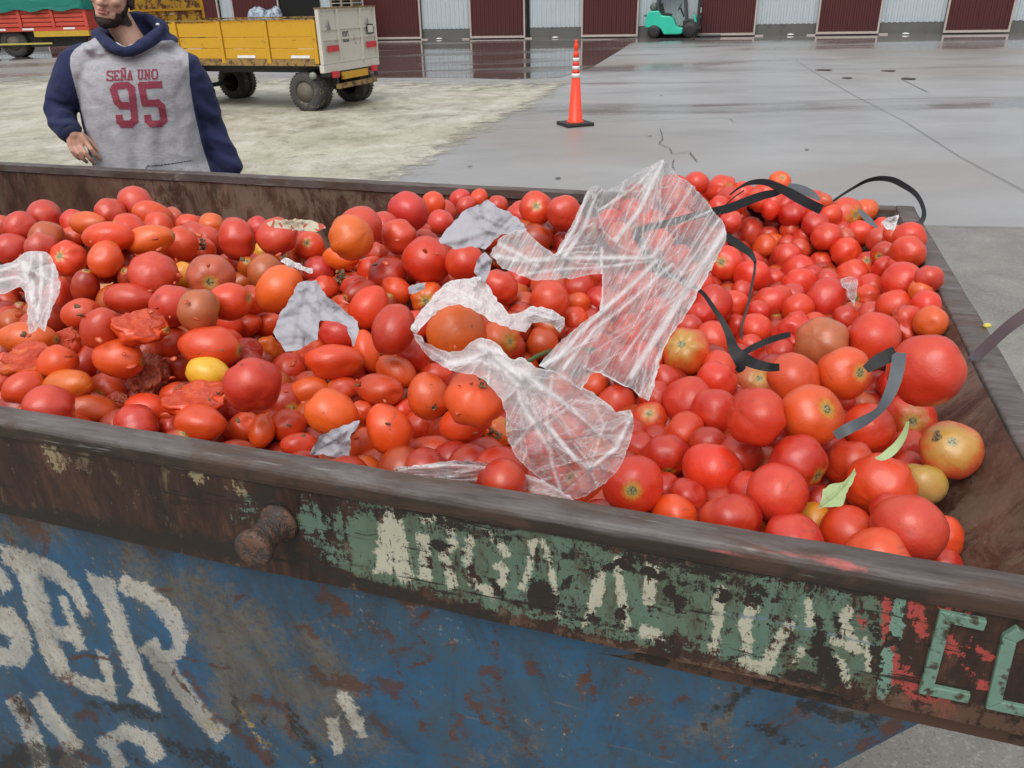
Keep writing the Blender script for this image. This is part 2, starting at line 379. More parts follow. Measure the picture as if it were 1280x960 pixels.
# open dark doorways
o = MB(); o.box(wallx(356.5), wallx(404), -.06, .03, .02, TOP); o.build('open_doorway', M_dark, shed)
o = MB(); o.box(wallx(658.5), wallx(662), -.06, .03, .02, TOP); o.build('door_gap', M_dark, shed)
pn = MB(); pn.box(wallx(319.5), wallx(327.5), -.20, -.145, 2.15, 2.75); pn.build('notice', M_frame, shed)
rf = MB(); rf.box(wallx(-300), wallx(1700), -1.2, 14, TOP, TOP+.25); rf.build('roof', M_plinth, shed)
# pallets stacked behind the trailer
M_wood = painted('weathered_wood', (.30, .24, .15), scale=9, amount=.7, rough=.8, stretch=(1, 1, 4))
pb = atplane(436, 40, wn, wk-1.6); pb[2] = 0
for k in range(9):
    pal = empty('wooden_pallet', (pb[0], pb[1], 1.05+k*.15 if k else 1.05), wa, label='wooden pallet number %s from the top of the stack behind the trailer' % ['nine', 'eight', 'seven', 'six', 'five', 'four', 'three', 'two', 'one'][k], cat='pallet', group='pallets stacked behind the trailer')
    for j in range(5):
        g = MB(); g.box(-.6, .6, -.5+j*.22, -.5+j*.22+.12, .11, .13); g.build('plank', M_wood, pal)
    g = MB()
    for x in (-.55, -.05, .45): g.box(x, x+.1, -.5, .5, .0, .108)
    g.build('block', M_wood, pal)
g = MB(); g.box(-.62, .62, -.52, .52, 0, 1.045)
tag(link('crate_base', g.mesh('crate_base'), None, [M_wood]), label='wooden crate block under the pallet stack behind the trailer', cat='crate').location = (pb[0], pb[1], 0)
# blue-white sheet heap over the trailer edge by the door
m = NT('tarp_bundle'); m.set(Base_Color=m.ramp(m.noise(5, None, 4, .6, 1), [(.42, (.10, .14, .19)), (.55, (.42, .48, .55))]), Roughness=.5); M_tarpb = m.m
pb = atplane(334, 40, wn, wk-.6); pb[2] = 0
g = MB()
for k in range(8): g.ell((-.6+k*.17, random.uniform(-.1, .1), 1.02+.1*math.sin(k)), (.3, .3, .42+.1*random.random()), n=14)
for k in range(8): g.ell((-.6+k*.17, random.uniform(-.1, .1), .45), (.3, .35, .48), n=12)
o = g.build('folded_tarpaulin', M_tarpb, None, True); o.location = tuple(pb); o.rotation_euler = (0, 0, wa); tag(o, label='bundle of blue and white sheeting leaning by a maroon door', cat='tarpaulin')

# ---- tyres
M_tyre = painted('tyre_rubber', (.055, .052, .048), dirt=(.15, .13, .10), scale=7, rough=.8, amount=.4, fleck=.6)
M_hub = painted('hub_steel', (.17, .14, .11), scale=8, rough=.7, amount=.6)
def wheel(parent, x, y, z, R, Wd, side=-1, dual=True):
    """wheel with its axle along local y, outer face towards side*y"""
    prof = [(R*.55, -Wd/2), (R*.60, -Wd/2-.004), (R*.86, -Wd/2+.0), (R*.97, -Wd*.36), (R, -Wd*.2), (R, Wd*.2), (R*.97, Wd*.36), (R*.86, Wd/2), (R*.6, Wd/2+.004), (R*.55, Wd/2), (R*.53, 0), (R*.55, -Wd/2)]
    wo_ = bpy.data.objects.new('wheel', None); C.objects.link(wo_); wo_.parent = parent; wo_.location = (x, y, z)
    for k in range(2 if dual else 1):
        MB().lathe(prof, (0, -side*k*Wd*1.15, 0), 'y', 40, caps=False).build('tyre', M_tyre, wo_, True)
        g = MB()
        for j in range(36):
            a = j*math.pi/18; ca, sa = math.cos(a), math.sin(a)
            for s_ in (-1, 1):
                p = []
                for rr in (R*.985, R*1.012):
                    for da, yy in ((-.05, s_*.05*Wd), (.05, s_*.05*Wd), (.05, s_*.40*Wd), (-.05, s_*.40*Wd)):
                        aa = a+da+(.03 if s_ > 0 else 0); p.append((rr*math.cos(aa), yy-side*k*Wd*1.15, rr*math.sin(aa)))
                g.hexa(p)
        g.build('tread', M_tyre, wo_)
    s = side
    MB().lathe([(R*.56, s*Wd*.42), (R*.55, s*Wd*.34), (R*.50, s*Wd*.30), (R*.34, s*Wd*.05), (R*.30, s*Wd*.08), (R*.27, s*Wd*.06), (.01, s*Wd*.06)], (0, 0, 0), 'y', 28).build('rim', M_hub, wo_, True)
    MB().lathe([(R*.17, s*Wd*.0), (R*.17, s*Wd*.32), (R*.12, s*Wd*.40), (.005, s*Wd*.41)], (0, 0, 0), 'y', 16).build('hub', M_hub, wo_, True)
    g = MB()
    for j in range(6):
        a = j*math.pi/3; g.lathe([(R*.035, s*Wd*.04), (R*.035, s*Wd*.16)], (R*.25*math.cos(a), 0, R*.25*math.sin(a)), 'y', 6)
    g.build('wheel_nut', M_hub, wo_)
    return wo_

# ---- yellow trailer
LD = np.array([-math.cos(math.radians(22)), math.sin(math.radians(22)), 0]); LD /= np.linalg.norm(LD); WD = np.array([-LD[1], LD[0], 0])*-1; WD = np.array([LD[1], -LD[0], 0])
if WD[1] < 0: WD = -WD
G0 = np.array([-3.10, 14.45, 0])
ta = math.atan2(LD[1], LD[0])          # local x = along trailer to its front, local y = across
tr = empty('farm_trailer', tuple(G0), ta, label='yellow flatbed farm trailer with white rusty tailgate and twin rear wheels', cat='trailer')
ysg = 1 if np.dot(np.array([-math.sin(ta), math.cos(ta), 0]), WD) > 0 else -1
def TX(x): # length so that the near bottom edge reaches photo column x
    best = min(np.arange(0, 9, .01), key=lambda k: abs(topx(G0+LD*k+np.array([0, 0, .78]))[0]-x)); return float(best)
Lg = TX(176); Wt = 1.85
M_yel = painted('yellow_paint', (.62, .33, .015), dirt=(.16, .07, .02), scale=5, fleck=.655, rough=.5, stretch=(1, 1, 1.5), amount=.3)
M_yel2 = painted('rusted_yellow_paint', (.58, .33, .02), dirt=(.10, .035, .02), scale=7, fleck=.535, rough=.6)
M_wht = painted('chipped_white_paint', (.60, .57, .50), dirt=(.16, .10, .06), scale=6, fleck=.655, rough=.55, amount=.25, stretch=(1, 1, .7))
M_ochre = painted('ochre_beam', (.33, .20, .06), dirt=(.07, .04, .02), scale=8, fleck=.56)
M_chas = painted('black_chassis', (.03, .028, .025), dirt=(.1, .07, .05), scale=6, fleck=.62)
M_red = plain('red_reflector', (.55, .03, .04), .35)
M_refw = plain('white_reflector', (.75, .75, .75), .4)
M_black = plain('black_rubber', (.02, .02, .02), .6); M_fglass = plain('lamp_glass', (.22, .24, .22), .3)
Y = lambda v: v*ysg
def tbox(name, x0, x1, y0, y1, z0, z1, mat, par=tr, bev=0, label=None):
    a, b = sorted((Y(y0), Y(y1))); g = MB(); g.box(x0, x1, a, b, z0, z1); return g.build(name, mat, par, bevel=bev, label=label)
zb, zt = .77, 1.47
for side, yy in ((0, 0), (1, Wt-.04)):
    px0 = .06
    bays = 4; bl = (Lg-.06)/bays
    for k in range(bays):
        a = px0+k*bl; b = a+bl
        for j, (z0, z1) in enumerate(((zb+.09, zb+.25), (zb+.262, zb+.43), (zb+.442, zt-.03))):
            tbox('side_plank', a+.07, b-.03, yy+.008, yy+.035, z0, z1, M_yel, bev=.006)
        tbox('side_post', a-.015, a+.055, yy-.012, yy+.04, zb+.02, zt-.005, M_yel)
    tbox('top_rail', px0, Lg, yy-.01, yy+.045, zt-.003, zt+.02, M_ochre)
    tbox('side_sill', px0, Lg, yy-.004, yy+.04, zb-.02, zb+.085, M_ochre)
    for sx in (.22, 1.35, 2.9, 4.1):
        tbox('reflector_strip', sx, sx+.38, yy-.006, yy+.004 if side == 0 else yy+.05, zb+.105, zb+.15, M_refw)
tbox('floor', .06, Lg, .04, Wt-.04, zb-.01, zb+.03, M_ochre)
# tailgate (rear = low x)
tg = tbox('tailgate', -.012, .02, .0, Wt, zb-.0, 1.64, M_wht)
for yy in (0.0, .55, 1.3, Wt-.05): tbox('tailgate_rib', -.045, -.0125, yy, yy+.05, zb-.0, 1.63, M_wht, tg)
for zz in (zb+.0, zb+.37, 1.02+.28, 1.60): tbox('tailgate_rail', -.032, -.0125, .055, Wt-.055, zz, zz+.035, M_wht, tg)
tbox('tailgate_top_edge', -.05, .03, -.01, Wt+.01, 1.63, 1.652, M_ochre, tg)
for y0 in (.16, 1.44): tbox('red_reflector', -.06, -.0465, y0, y0+.34, zb+.19, zb+.29, M_red, tg)
tbox('tailgate_beam', -.04, .05, .0, Wt, zb-.13, zb-.005, M_wht)
tbox('number_plate', -.052, -.0465, 1.5, 1.72, zb+.42, zb+.58, M_black, tg)
tbox('plate_face', -.056, -.0525, 1.52, 1.70, zb+.44, zb+.56, M_wht, tg)
for y0 in (.22, 1.50):   # small grey warning triangles
    g = MB(); yv = [Y(y0), Y(y0+.1), Y(y0+.05)]
    g.add([(-.05, yv[0], 1.30), (-.05, yv[1], 1.30), (-.05, yv[2], 1.47), (-.046, yv[0], 1.30), (-.046, yv[1], 1.30), (-.046, yv[2], 1.47)], [(0, 1, 2), (3, 5, 4), (0, 3, 4, 1), (1, 4, 5, 2), (2, 5, 3, 0)])
    g.build('grey_triangle', plain('grey_triangle_paint', (.2, .2, .2)), tg)
# "180" painted number
def seg_digit(g, ch, y0, z0, w_, h_, x, t=.018):
    segs = {'1': 'bc', '8': 'abcdefg', '0': 'abcdef'}[ch]
    R_ = {'a': (0, 1, 1, 1), 'b': (1, .5, 1, 1), 'c': (1, 0, 1, .5), 'd': (0, 0, 1, 0), 'e': (0, 0, 0, .5), 'f': (0, .5, 0, 1), 'g': (0, .5, 1, .5)}
    for s_ in segs:
        a, b, c_, d_ = R_[s_]
        ya, yb = y0+a*w_-t/2, y0+c_*w_+t/2; za, zb_ = z0+b*h_-t/2, z0+d_*h_+t/2
        yy = sorted((Y(ya), Y(yb))); g.box(x-.002, x, yy[0], yy[1], za, zb_)
g = MB()
for i, ch in enumerate('180'): seg_digit(g, ch, .68+i*.085, 1.10, .05, .15, -.0135)
g.build('painted_number', M_black, tg)
# head board at front
for j in range(6): tbox('head_board_plank', Lg-.03, Lg+.0, .02, Wt-.02, zb+.3+j*.26, zb+.55+j*.26, M_yel2, bev=.006)
for yy in (0, Wt/2-.03, Wt-.06): tbox('head_board_post', Lg+.001, Lg+.05, yy, yy+.06, zb, zb+1.9, M_yel)
tbox('head_board_bar', Lg-.06, Lg-.032, .0, Wt, 1.64, 1.68, M_yel)
tbox('head_board_end', Lg-.06, Lg+.0, Wt-.018, Wt+.03, zb+.1, zb+1.9, M_yel)
# chassis
for yy in (.42, 1.35): tbox('chassis_beam', .05, Lg, yy, yy+.08, zb-.16, zb-.021, M_chas)
tbox('bumper_beam', -.10, -.045, .3, 1.62, .36, .44, M_ochre)
tbox('bumper_bracket', -.045, .3, .35, .40, .40, zb-.161, M_chas); tbox('bumper_bracket', -.045, .3, 1.12, 1.17, .40, zb-.161, M_chas)
tbox('light_bar', -.08, -.045, .5, 1.35, .50, .615, M_yel)
tbox('light_mount', -.05, .1, .1, 1.75, zb-.2, zb-.135, M_chas)
for y0, mm in ((.2, M_red), (1.5, M_red)): tbox('tail_light', -.1, -.052, y0, y0+.16, .55, .65, mm)
tbox('mud_flap', -.02, 0, 1.70, 1.80, .46, .64, M_black)
MB().lathe([(.01, -.02), (.055, -.02), (.06, .0), (.055, .05), (.01, .06)], (.18, Y(-.02), .60), 'y', 14).build('side_lamp', M_fglass, tr, True)
Rw = .325
def wheel_at(px, py):
    p = atz(px, py, 0)-G0; return float(p@LD), float(p@WD)
for nm, (lx) in (('rear', wheel_at(392, 138)[0]), ('front', wheel_at(275, 127)[0])):
    for yy, sd in ((.10, -1), (Wt-.12, 1)):
        wheel(tr, lx, Y(yy), Rw, Rw, .19, sd*ysg, True)
    g = MB(); g.tube([(lx, Y(.15), Rw), (lx, Y(Wt-.15), Rw)], .04, 10); g.build('axle', M_chas, tr)
    tbox('spring_hanger', lx-.35, lx-.22, .3, .38, .38, zb-.16, M_chas); tbox('spring_hanger', lx+.22, lx+.35, .3, .38, .38, zb-.16, M_chas)
    tbox('leaf_spring', lx-.36, lx+.36, .3, .37, .33, .39, M_chas)

# ---- red lorry with green tarpaulin
ty = 33.87
def aty(x, y, Yp=ty): return atplane(x, y, (0, 1, 0), Yp)
bl = aty(112, 36); zl = bl[2]; xr = bl[0]; ztop = aty(60, 11)[2]
lorry = empty('lorry', (xr-4, ty, 0), 0, label='parked lorry with red slatted sides under a green tarpaulin', cat='lorry')
def lb(name, x0, x1, y0, y1, z0, z1, mat, par=lorry, bev=0):
    g = MB(); g.box(x0+4, x1+4, y0, y1, z0, z1); return g.build(name, mat, par, bevel=bev)
M_lred = painted('lorry_red', (.62, .075, .04), dirt=(.25, .05, .03), scale=2.5, fleck=.63, amount=.4)
M_green = NT('green_tarp'); n = M_green.noise(1.2, M_green.coord(scale=(.6, 1, 1.5)), 5, .6, .5)
M_green.set(Base_Color=M_green.mix(n, (.0, .12, .09), (.01, .24, .18)), Roughness=.45); M_green.bump(n, .5, .1); M_green = M_green.m
dz = (ztop-zl)
nx = 9; pw = 1.28
for i in range(nx):
    x1 = -.12-i*pw; x0 = x1-pw+.12
    for j in range(4): lb('side_board', x0, x1, .0, .06, zl+.12+j*(dz-.12)/4, zl+.12+(j+1)*(dz-.12)/4-.03, M_lred, bev=.015)
    lb('side_post', x1+.0, x1+.12, -.04, .06, zl+.08, ztop, M_lred)
lb('side_sill', -12, .0, -.02, .06, zl-.04, zl+.085, M_lred)
for i in range(8): lb('reflector_strip', -1.0-i*1.35-(.25 if i % 2 else 0), -.55-i*1.35-(.25 if i % 2 else 0), -.03, -.0205, zl+.0, zl+.07, M_refw)
g = MB(); n_ = 60
vs = []; fs = []
for k, (yy, zz) in enumerate(((-.08, ztop-.05), (-.07, ztop+.5), (-.02, ztop+1.2), (.5, ztop+1.55), (2.0, ztop+1.6), (2.4, ztop+1.2), (2.45, ztop-.05))):
    for i in range(n_+1):
        x = 4-12+12.0*i/n_; vs.append((x, yy-.04*abs(math.sin(i*.9+k))-.03*random.random(), zz+(.04*math.sin(i*.7) if k else .05*math.sin(i*1.1))))
for k in range(6):
    for i in range(n_): fs.append((k*(n_+1)+i, k*(n_+1)+i+1, (k+1)*(n_+1)+i+1, (k+1)*(n_+1)+i))
fs.append(tuple(k*(n_+1) for k in range(7))); fs.append(tuple(k*(n_+1)+n_ for k in range(6, -1, -1)))
g.add(vs, fs); g.build('tarpaulin', M_green, lorry, True)
lb('load_body', -11.95, -.05, .065, 2.35, zl-.02, ztop+.3, M_lred)
lb('chassis', -12, -.2, .5, 1.9, .65, zl-.045, M_chas); lb('underframe', -5.2, -.4, .35, .5, .35, .9, M_chas)
yb = aty(84, 38); yb2 = aty(112, 52)
lb('fuel_tank', -2.2, -.05, -.02, .45, .72, zl-.045, plain('tank_yellow', (.55, .34, .03), .5))
lb('side_guard', -3.7, -1.6, .0, .06, aty(70, 54)[2]-.03, aty(70, 54)[2]+.03, plain('guard_yellow', (.5, .42, .1)))
lb('mud_guard', -5.35, -4.9, -.0, .5, .75, zl-.045, plain('mudguard_red', (.45, .02, .02)))
Rl = .52
for px_ in (20, -14, -60):
    p = atz(px_, 72, 0); wheel(lorry, p[0]-xr+4, .25, Rl, Rl, .28, -1, True)

# ---- traffic cone
cp = atz(719, 156.5, 0); cone = empty('traffic_cone', tuple(cp), .35, label='tall orange traffic cone with three white bands on a black base', cat='traffic cone')
M_org = plain('cone_orange', (.86, .05, .012), .42, var=.08); M_band = plain('cone_white', (.72, .70, .70), .45, var=.06)
g = MB(); g.box(-.215, .215, -.215, .215, 0, .05); g.build('base', M_black, cone, bevel=.012)
cr = lambda z: .105-(z-.05)*.072
zz = [.05, .70, .765, .815, .87, .915, .965, 1.0]
Hc = 1.17; sc_ = 1.0
bands = [(.05, .665, M_org), (.665, .725, M_band), (.725, .775, M_org), (.775, .825, M_band), (.825, .885, M_org), (.885, .935, M_band)]
g = MB(); g.lathe([(cr(.05)+.03, .05), (cr(.05)+.02, .06), (cr(.06), .075), (cr(.665), .665)], n=32); g.build('cone_body', M_org, cone, True)
for z0, z1, mm in bands[1:]:
    d = .003 if mm is M_band else 0
    g = MB(); g.lathe([(cr(z0)+d, z0), (cr(z1)+d, z1)], n=32); g.build('reflective_band' if mm is M_band else 'cone_body', mm, cone, True)
g = MB(); g.lathe([(cr(.935), .935), (.042, .99), (.036, 1.0), (.026, 1.01), (.024, 1.04), (.034, 1.055), (.036, 1.09), (.026, 1.12), (.02, 1.135), (.024, 1.15), (.018, 1.17), (.002, 1.178)], n=24); g.build('cone_tip', M_org, cone, True)

# ---- forklift
fp = atz(841, 46.8, 0); fl = empty('forklift', tuple(fp), wa, label='turquoise green forklift truck parked in front of a pale shed panel', cat='forklift')
M_teal = plain('forklift_green', (.03, .52, .36), .4, var=.12, scale=3); M_fgrey = plain('forklift_grey', (.07, .075, .08), .5)
g = MB()   # body side silhouette in x (length) / z, extruded in y
def prism(g, pts, y0, y1):
    n = len(pts); g.add([(x, y0, z) for x, z in pts]+[(x, y1, z) for x, z in pts], [tuple(range(n)), tuple(range(2*n-1, n-1, -1))]+[(i, n+i, n+(i+1) % n, (i+1) % n) for i in range(n)])
prism(g, [(-1.15, .42), (-1.18, .62), (-1.12, .9), (-1.02, 1.05), (-.62, 1.07), (-.5, .88), (-.12, .84), (0, .74), (.12, .48), (.24, .40), (.5, .38), (.5, .22), (.3, .14), (-.35, .14), (-.5, .36), (-.62, .44), (-.85, .46), (-1.0, .4)], -.55, .55)
g.build('body', M_teal, fl, bevel=.04)
g = MB(); prism(g, [(-1.1, .25), (-1.12, .4), (-.9, .44), (-.8, .25)], -.5, .5); g.build('counterweight', M_fgrey, fl, bevel=.02)
g = MB(); prism(g, [(.42, .62), (.55, .62), (.72, .2), (.5, .2)], -.5, .5); prism(g, [(.82, .88), (.9, .5), (1.05, .48), (.9, .86)], -.45, .45); g.build('front_cowl', M_teal, fl, bevel=.02)
g = MB(); prism(g, [(.42, .66), (.62, .72), (.98, .6), (1.12, .38), (1.1, .3), (.45, .3)], -.58, .58); g.build('front_fender', M_black, fl, bevel=.03)
g = MB(); prism(g, [(-.52, .87), (-.1, .85), (-.08, .93), (-.42, .97), (-.52, 1.35), (-.6, 1.35), (-.64, .95)], -.25, .25); g.build('seat', M_black, fl, bevel=.03)
g = MB(); g.tube([(.42, 0, .8), (.25, 0, 1.15)], .035, 8); g.build('steering_column', M_black, fl)
g = MB()
for k in range(18): 
    a = k*math.pi/9; b = a+math.pi/9; g.tube([(.22+.05*math.cos(a), .17*math.sin(a), 1.18+.12*math.cos(a)), (.22+.05*math.cos(b), .17*math.sin(b), 1.18+.12*math.cos(b))], .015, 6)
g.build('steering_wheel', M_black, fl)
for s_ in (-.48, .48):
    g = MB(); g.tube([(-.62, s_, 1.0), (-.78, s_, 2.1)], .045, 8); g.build('guard_post', M_fgrey, fl)
    g = MB(); g.tube([(.55, s_, .6), (.35, s_, 2.1)], .05, 8); g.build('guard_post', M_fgrey, fl)
    g = MB(); g.box(.98, 1.1, s_-.08 if s_ > 0 else s_, s_ if s_ > 0 else s_+.08, .1, 2.15); g.build('mast_rail', M_black, fl)
    g = MB(); g.box(1.12, 2.0, s_*.6-.05, s_*.6+.05, .05, .09); g.build('fork', M_fgrey, fl, bevel=.01)
    g = MB(); g.lathe([(.1, -.1), (.24, -.1), (.26, -.06), (.26, .06), (.24, .1), (.1, .1)], (-.78, s_, .26), 'y', 24); g.build('wheel', M_black, fl, True)
    g = MB(); g.lathe([(.1, -.1), (.29, -.1), (.31, -.06), (.31, .06), (.29, .1), (.1, .1)], (.72, s_*1.04, .31), 'y', 24); g.build('wheel', M_black, fl, True)
g = MB(); g.box(-.85, .42, -.52, .52, 2.1, 2.16); g.build('overhead_guard', M_fgrey, fl, bevel=.02)
g = MB(); g.lathe([(.06, -.45), (.15, -.42), (.16, -.35), (.16, .35), (.15, .42), (.06, .45)], (-.85, 0, 1.2), 'y', 20); g.build('gas_bottle', plain('bottle_grey', (.10, .12, .11)), fl, True)
g = MB(); g.box(1.0, 1.12, -.12, .12, .95, 1.15); g.build('mast_plate', M_refw, fl)
g = MB(); g.box(-1.3, -1.17, .3, .4, .82, .9); g.build('rear_hook', M_fgrey, fl)
g = MB(); g.box(1.11, 1.14, -.5, .5, .35, .45); g.box(1.11, 1.14, -.5, .5, .75, .85); g.build('fork_carriage', M_fgrey, fl)
# small white litter near the sheds
for x, y, lab in ((988, 43.5, 'small white litter on the plinth line left of the third door from the right edge'), (1132, 42.5, 'small white litter below the pale panel between the two rightmost doors'), (694, 47, 'small white litter below the pale panel behind the cone'), (549, 48.5, 'small white litter at the puddle edge by the left pale panel')):
    p = atz(x, y+1, 0); g = MB(); g.ell((p[0], p[1], .04), (.16, .1, .04), n=8); tag(g.build('litter_scrap', M_refw, None, True), label=lab, cat='litter', group='litter by the sheds')

# ================================================================== THE SKIP
SC = np.array([-1.7, 1.7, 0.])
def LC(s, t, z): return s*e1+t*e2+np.array([0, 0, z])
def toloc(P):
    P = np.asarray(P, float); return np.stack([P@e1, P@e2, P[..., 2]], -1)
skip = empty('waste_skip', tuple(LC(SC[0], SC[1], 0)), A0, label='large rusty steel skip heaped with discarded tomatoes, faded painted letters on its side', cat='skip')
def lp(s, t, z): return (s-SC[0], t-SC[1], z)
def rust_nodes(m, c, dark=(.018, .011, .008), mid=(.06, .03, .018), lite=(.16, .11, .075)):
    n1 = m.noise(4, c, 7, .7, .6); n2 = m.noise(38, c, 5, .7, .3)
    r = m.ramp(m.math('ADD', m.math('MULTIPLY', n1, .6), m.math('MULTIPLY', n2, .4)), [(.36, dark), (.5, mid), (.66, lite)])
    return r, n1, n2
# interior rust
m = NT('inner_rust'); c = m.coord(scale=(1, 1, .55)); r, n1, n2 = rust_nodes(m, c, (.018, .010, .007), (.062, .028, .017), (.13, .064, .040))
pale = m.math('MULTIPLY', m.step(m.noise(12, m.coord(scale=(1, 1, .4)), 7, .78, .8), .50, .07), m.step(m.noise(1.6, c, 3, .6), .47, .12))
col = m.mix(m.math('MULTIPLY', pale, .6), r, (.20, .15, .11)); spk = m.step(m.noise(140, c, 2, .6), .72, .03)
col = m.mix(m.math('MULTIPLY', spk, .5), col, (.30, .24, .2))
m.set(Base_Color=col, Roughness=m.math('ADD', .32, m.math('MULTIPLY', n1, .45))); m.bump(m.math('ADD', n1, m.math('MULTIPLY', n2, .6)), .5, .006); M_in = m.m
# worn rim
m = NT('worn_rim_steel'); c = m.coord(scale=(1, 3, 1)); n1 = m.noise(5, c, 6, .65, .4); n2 = m.noise(60, m.coord(scale=(.15, 1, 1)), 5, .7)
col = m.ramp(m.math('ADD', m.math('MULTIPLY', n1, .55), m.math('MULTIPLY', n2, .45)), [(.36, (.045, .032, .027)), (.5, (.098, .080, .074)), (.68, (.165, .148, .144))])
gsp = m.step(m.noise(16, m.coord(scale=(.4, 1, 1)), 5, .7, .5), .68, .04)
col = m.mix(m.math('MULTIPLY', gsp, .55), col, (.26, .28, .22))
redm = m.attr('pinkpaint'); rm = m.step(m.math('ADD', redm, m.math('MULTIPLY', m.math('SUBTRACT', m.noise(45, m.coord(scale=(.4, 1, 1)), 5, .7), .5), 1.3)), .62, .12)
col = m.mix(m.math('MULTIPLY', rm, .75), col, (.45, .10, .09))
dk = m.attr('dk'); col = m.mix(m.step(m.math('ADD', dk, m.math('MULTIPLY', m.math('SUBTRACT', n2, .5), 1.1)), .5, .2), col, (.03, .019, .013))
rp = m.step(m.noise(7, m.coord(scale=(.5, 1, 1)), 6, .75, .8), .53, .06); col = m.mix(m.math('MULTIPLY', rp, .72), col, m.mix(n2, (.042, .021, .013), (.105, .056, .036))); scrt = m.step(m.noise(70, m.coord(scale=(.06, 1, 1), rot=(0, 0, .05)), 4, .7), .66, .03); col = m.mix(m.math('MULTIPLY', scrt, .5), col, (.27, .26, .25))
m.set(Base_Color=col, Roughness=m.math('ADD', .42, m.math('MULTIPLY', n1, .3))); m.bump(m.math('ADD', n1, m.math('MULTIPLY', n2, .6)), .5, .004); M_rim = m.m
# band plate (green, white, red remains of paint over dark rust)
m = NT('band_paint'); c = m.coord(); cd_ = m.coord(scale=(1, 1, .45), rot=(0, .5, 0)); r, n1, n2 = rust_nodes(m, m.coord(scale=(1.6, 1, .35), rot=(0, .12, 0)), (.010, .005, .003), (.038, .016, .009), (.115, .052, .028))
strk = m.noise(26, m.coord(scale=(.35, 1, 1), rot=(0, -.9, 0)), 5, .75, .5); strk2 = m.noise(30, m.coord(scale=(1.6, 1, .3), rot=(0, .35, 0)), 5, .75, .6)
er = m.math('ADD', m.math('MULTIPLY', m.math('SUBTRACT', n1, .5), 1.3), m.math('ADD', m.math('MULTIPLY', m.math('SUBTRACT', strk, .5), 2.3), m.math('MULTIPLY', m.math('SUBTRACT', strk2, .5), 2.2)))
fin = m.math('MULTIPLY', m.math('SUBTRACT', m.noise(95, c, 5, .8), .5), 2.0)
def mask(at, th, w=.07, fine=True, k=1.0): 
    e = m.math('ADD', m.math('MULTIPLY', er, k), fin)
    return m.step(m.math('ADD', m.attr(at), e), th, w)
tan = m.step(m.noise(14, m.coord(scale=(1.3, 1, .5), rot=(0, .3, 0)), 6, .75, .6), .61, .05)
base = m.mix(m.math('MULTIPLY', tan, .55), r, (.17, .135, .075))
gn = m.mix(m.noise(12, c, 5, .7), (.065, .125, .085), (.135, .215, .155))
gcol = m.mix(m.math('MULTIPLY', m.step(m.noise(20, cd_, 6, .75, .5), .57, .08), .8), gn, (.055, .05, .025))
base = m.mix(m.math('MULTIPLY', mask('tanp', .62, .06), .8), base, (.30, .24, .13))
base = m.mix(m.math('MULTIPLY', mask('green', .63, .06), .95), base, m.mix(m.math('MULTIPLY', m.step(m.noise(3.5, m.coord(scale=(1, 1, .6)), 5, .7, .8), .47, .12), .45), gcol, (.075, .06, .03)))
base = m.mix(mask('red', .66, .05), base, m.mix(m.noise(20, c, 4), (.42, .06, .05), (.30, .05, .04)))
base = m.mix(mask('green2', .5, .06, k=.55), base, m.mix(m.noise(30, c, 5, .7), (.11, .2, .15), (.18, .30, .23)))
base = m.mix(m.math('MULTIPLY', mask('white', .56, .12, k=.8), .88), base, m.mix(m.noise(40, c, 4, .7), (.52, .50, .39), (.40, .38, .28)))
base = m.mix(m.math('MULTIPLY', mask('blue', .55, .06, k=.5), .8), base, (.12, .17, .22))
base = m.mix(mask('dark', .55, .05, k=.8), base, (.018, .013, .009))
lsc = m.step(m.noise(34, m.coord(scale=(.12, 1, 1.6), rot=(0, 1.0, 0)), 4, .7, .5), .64, .02); lsc2 = m.step(m.noise(30, m.coord(scale=(.10, 1, 1.6), rot=(0, -.75, 0)), 4, .7, .6), .65, .02); base = m.mix(m.math('MULTIPLY', m.math('MAXIMUM', lsc, lsc2), .9), base, (.014, .009, .006))
chip = m.step(m.noise(55, m.coord(scale=(1.5, 1, .7), rot=(0, .5, 0)), 5, .8, .4), .60, .03); chip2 = m.step(m.noise(17, m.coord(scale=(.5, 1, 1.6), rot=(0, .8, 0)), 6, .8, 1.2), .63, .03)
base = m.mix(m.math('MULTIPLY', m.math('MAXIMUM', chip, chip2), .9), base, (.022, .015, .010))
base = m.mix(m.math('MULTIPLY', mask('orange', .62, .08), .8), base, m.mix(n1, (.05, .028, .018), (.18, .085, .05)))
hgt = m.math('ADD', mask('green', .6, .1), m.math('MULTIPLY', n2, .8))
m.set(Base_Color=base, Roughness=m.math('ADD', .38, m.math('MULTIPLY', n2, .4))); m.bump(hgt, .5, .003); M_bandp = m.m
# blue side
m = NT('blue_side_paint'); c = m.coord(); n1 = m.noise(2.6, c, 7, .68, .7); n2 = m.noise(30, c, 6, .72, .4); n3 = m.noise(9, m.coord(scale=(1, 1, .6), rot=(0, .6, 0)), 6, .72, .9)
scr = m.noise(28, m.coord(scale=(.16, 1, 2.2), rot=(0, .95, 0)), 4, .6, .4); scr2 = m.noise(30, m.coord(scale=(2.4, 1, .12), rot=(0, .15, 0)), 4, .6, .5)
blue = m.mix(n1, (.014, .058, .118), (.030, .118, .225)); blue = m.mix(m.math('MULTIPLY', m.step(n3, .50, .12), .5), blue, (.045, .070, .075))
er = m.math('ADD', m.math('MULTIPLY', m.math('SUBTRACT', n1, .5), .9), m.math('ADD', m.math('MULTIPLY', m.math('SUBTRACT', n2, .5), .9), m.math('MULTIPLY', m.math('SUBTRACT', n3, .5), 1.1)))
fin = m.math('MULTIPLY', m.math('SUBTRACT', m.noise(85, c, 5, .82), .5), 2.2)
rcol = m.mix(n2, (.045, .016, .009), (.13, .048, .026))
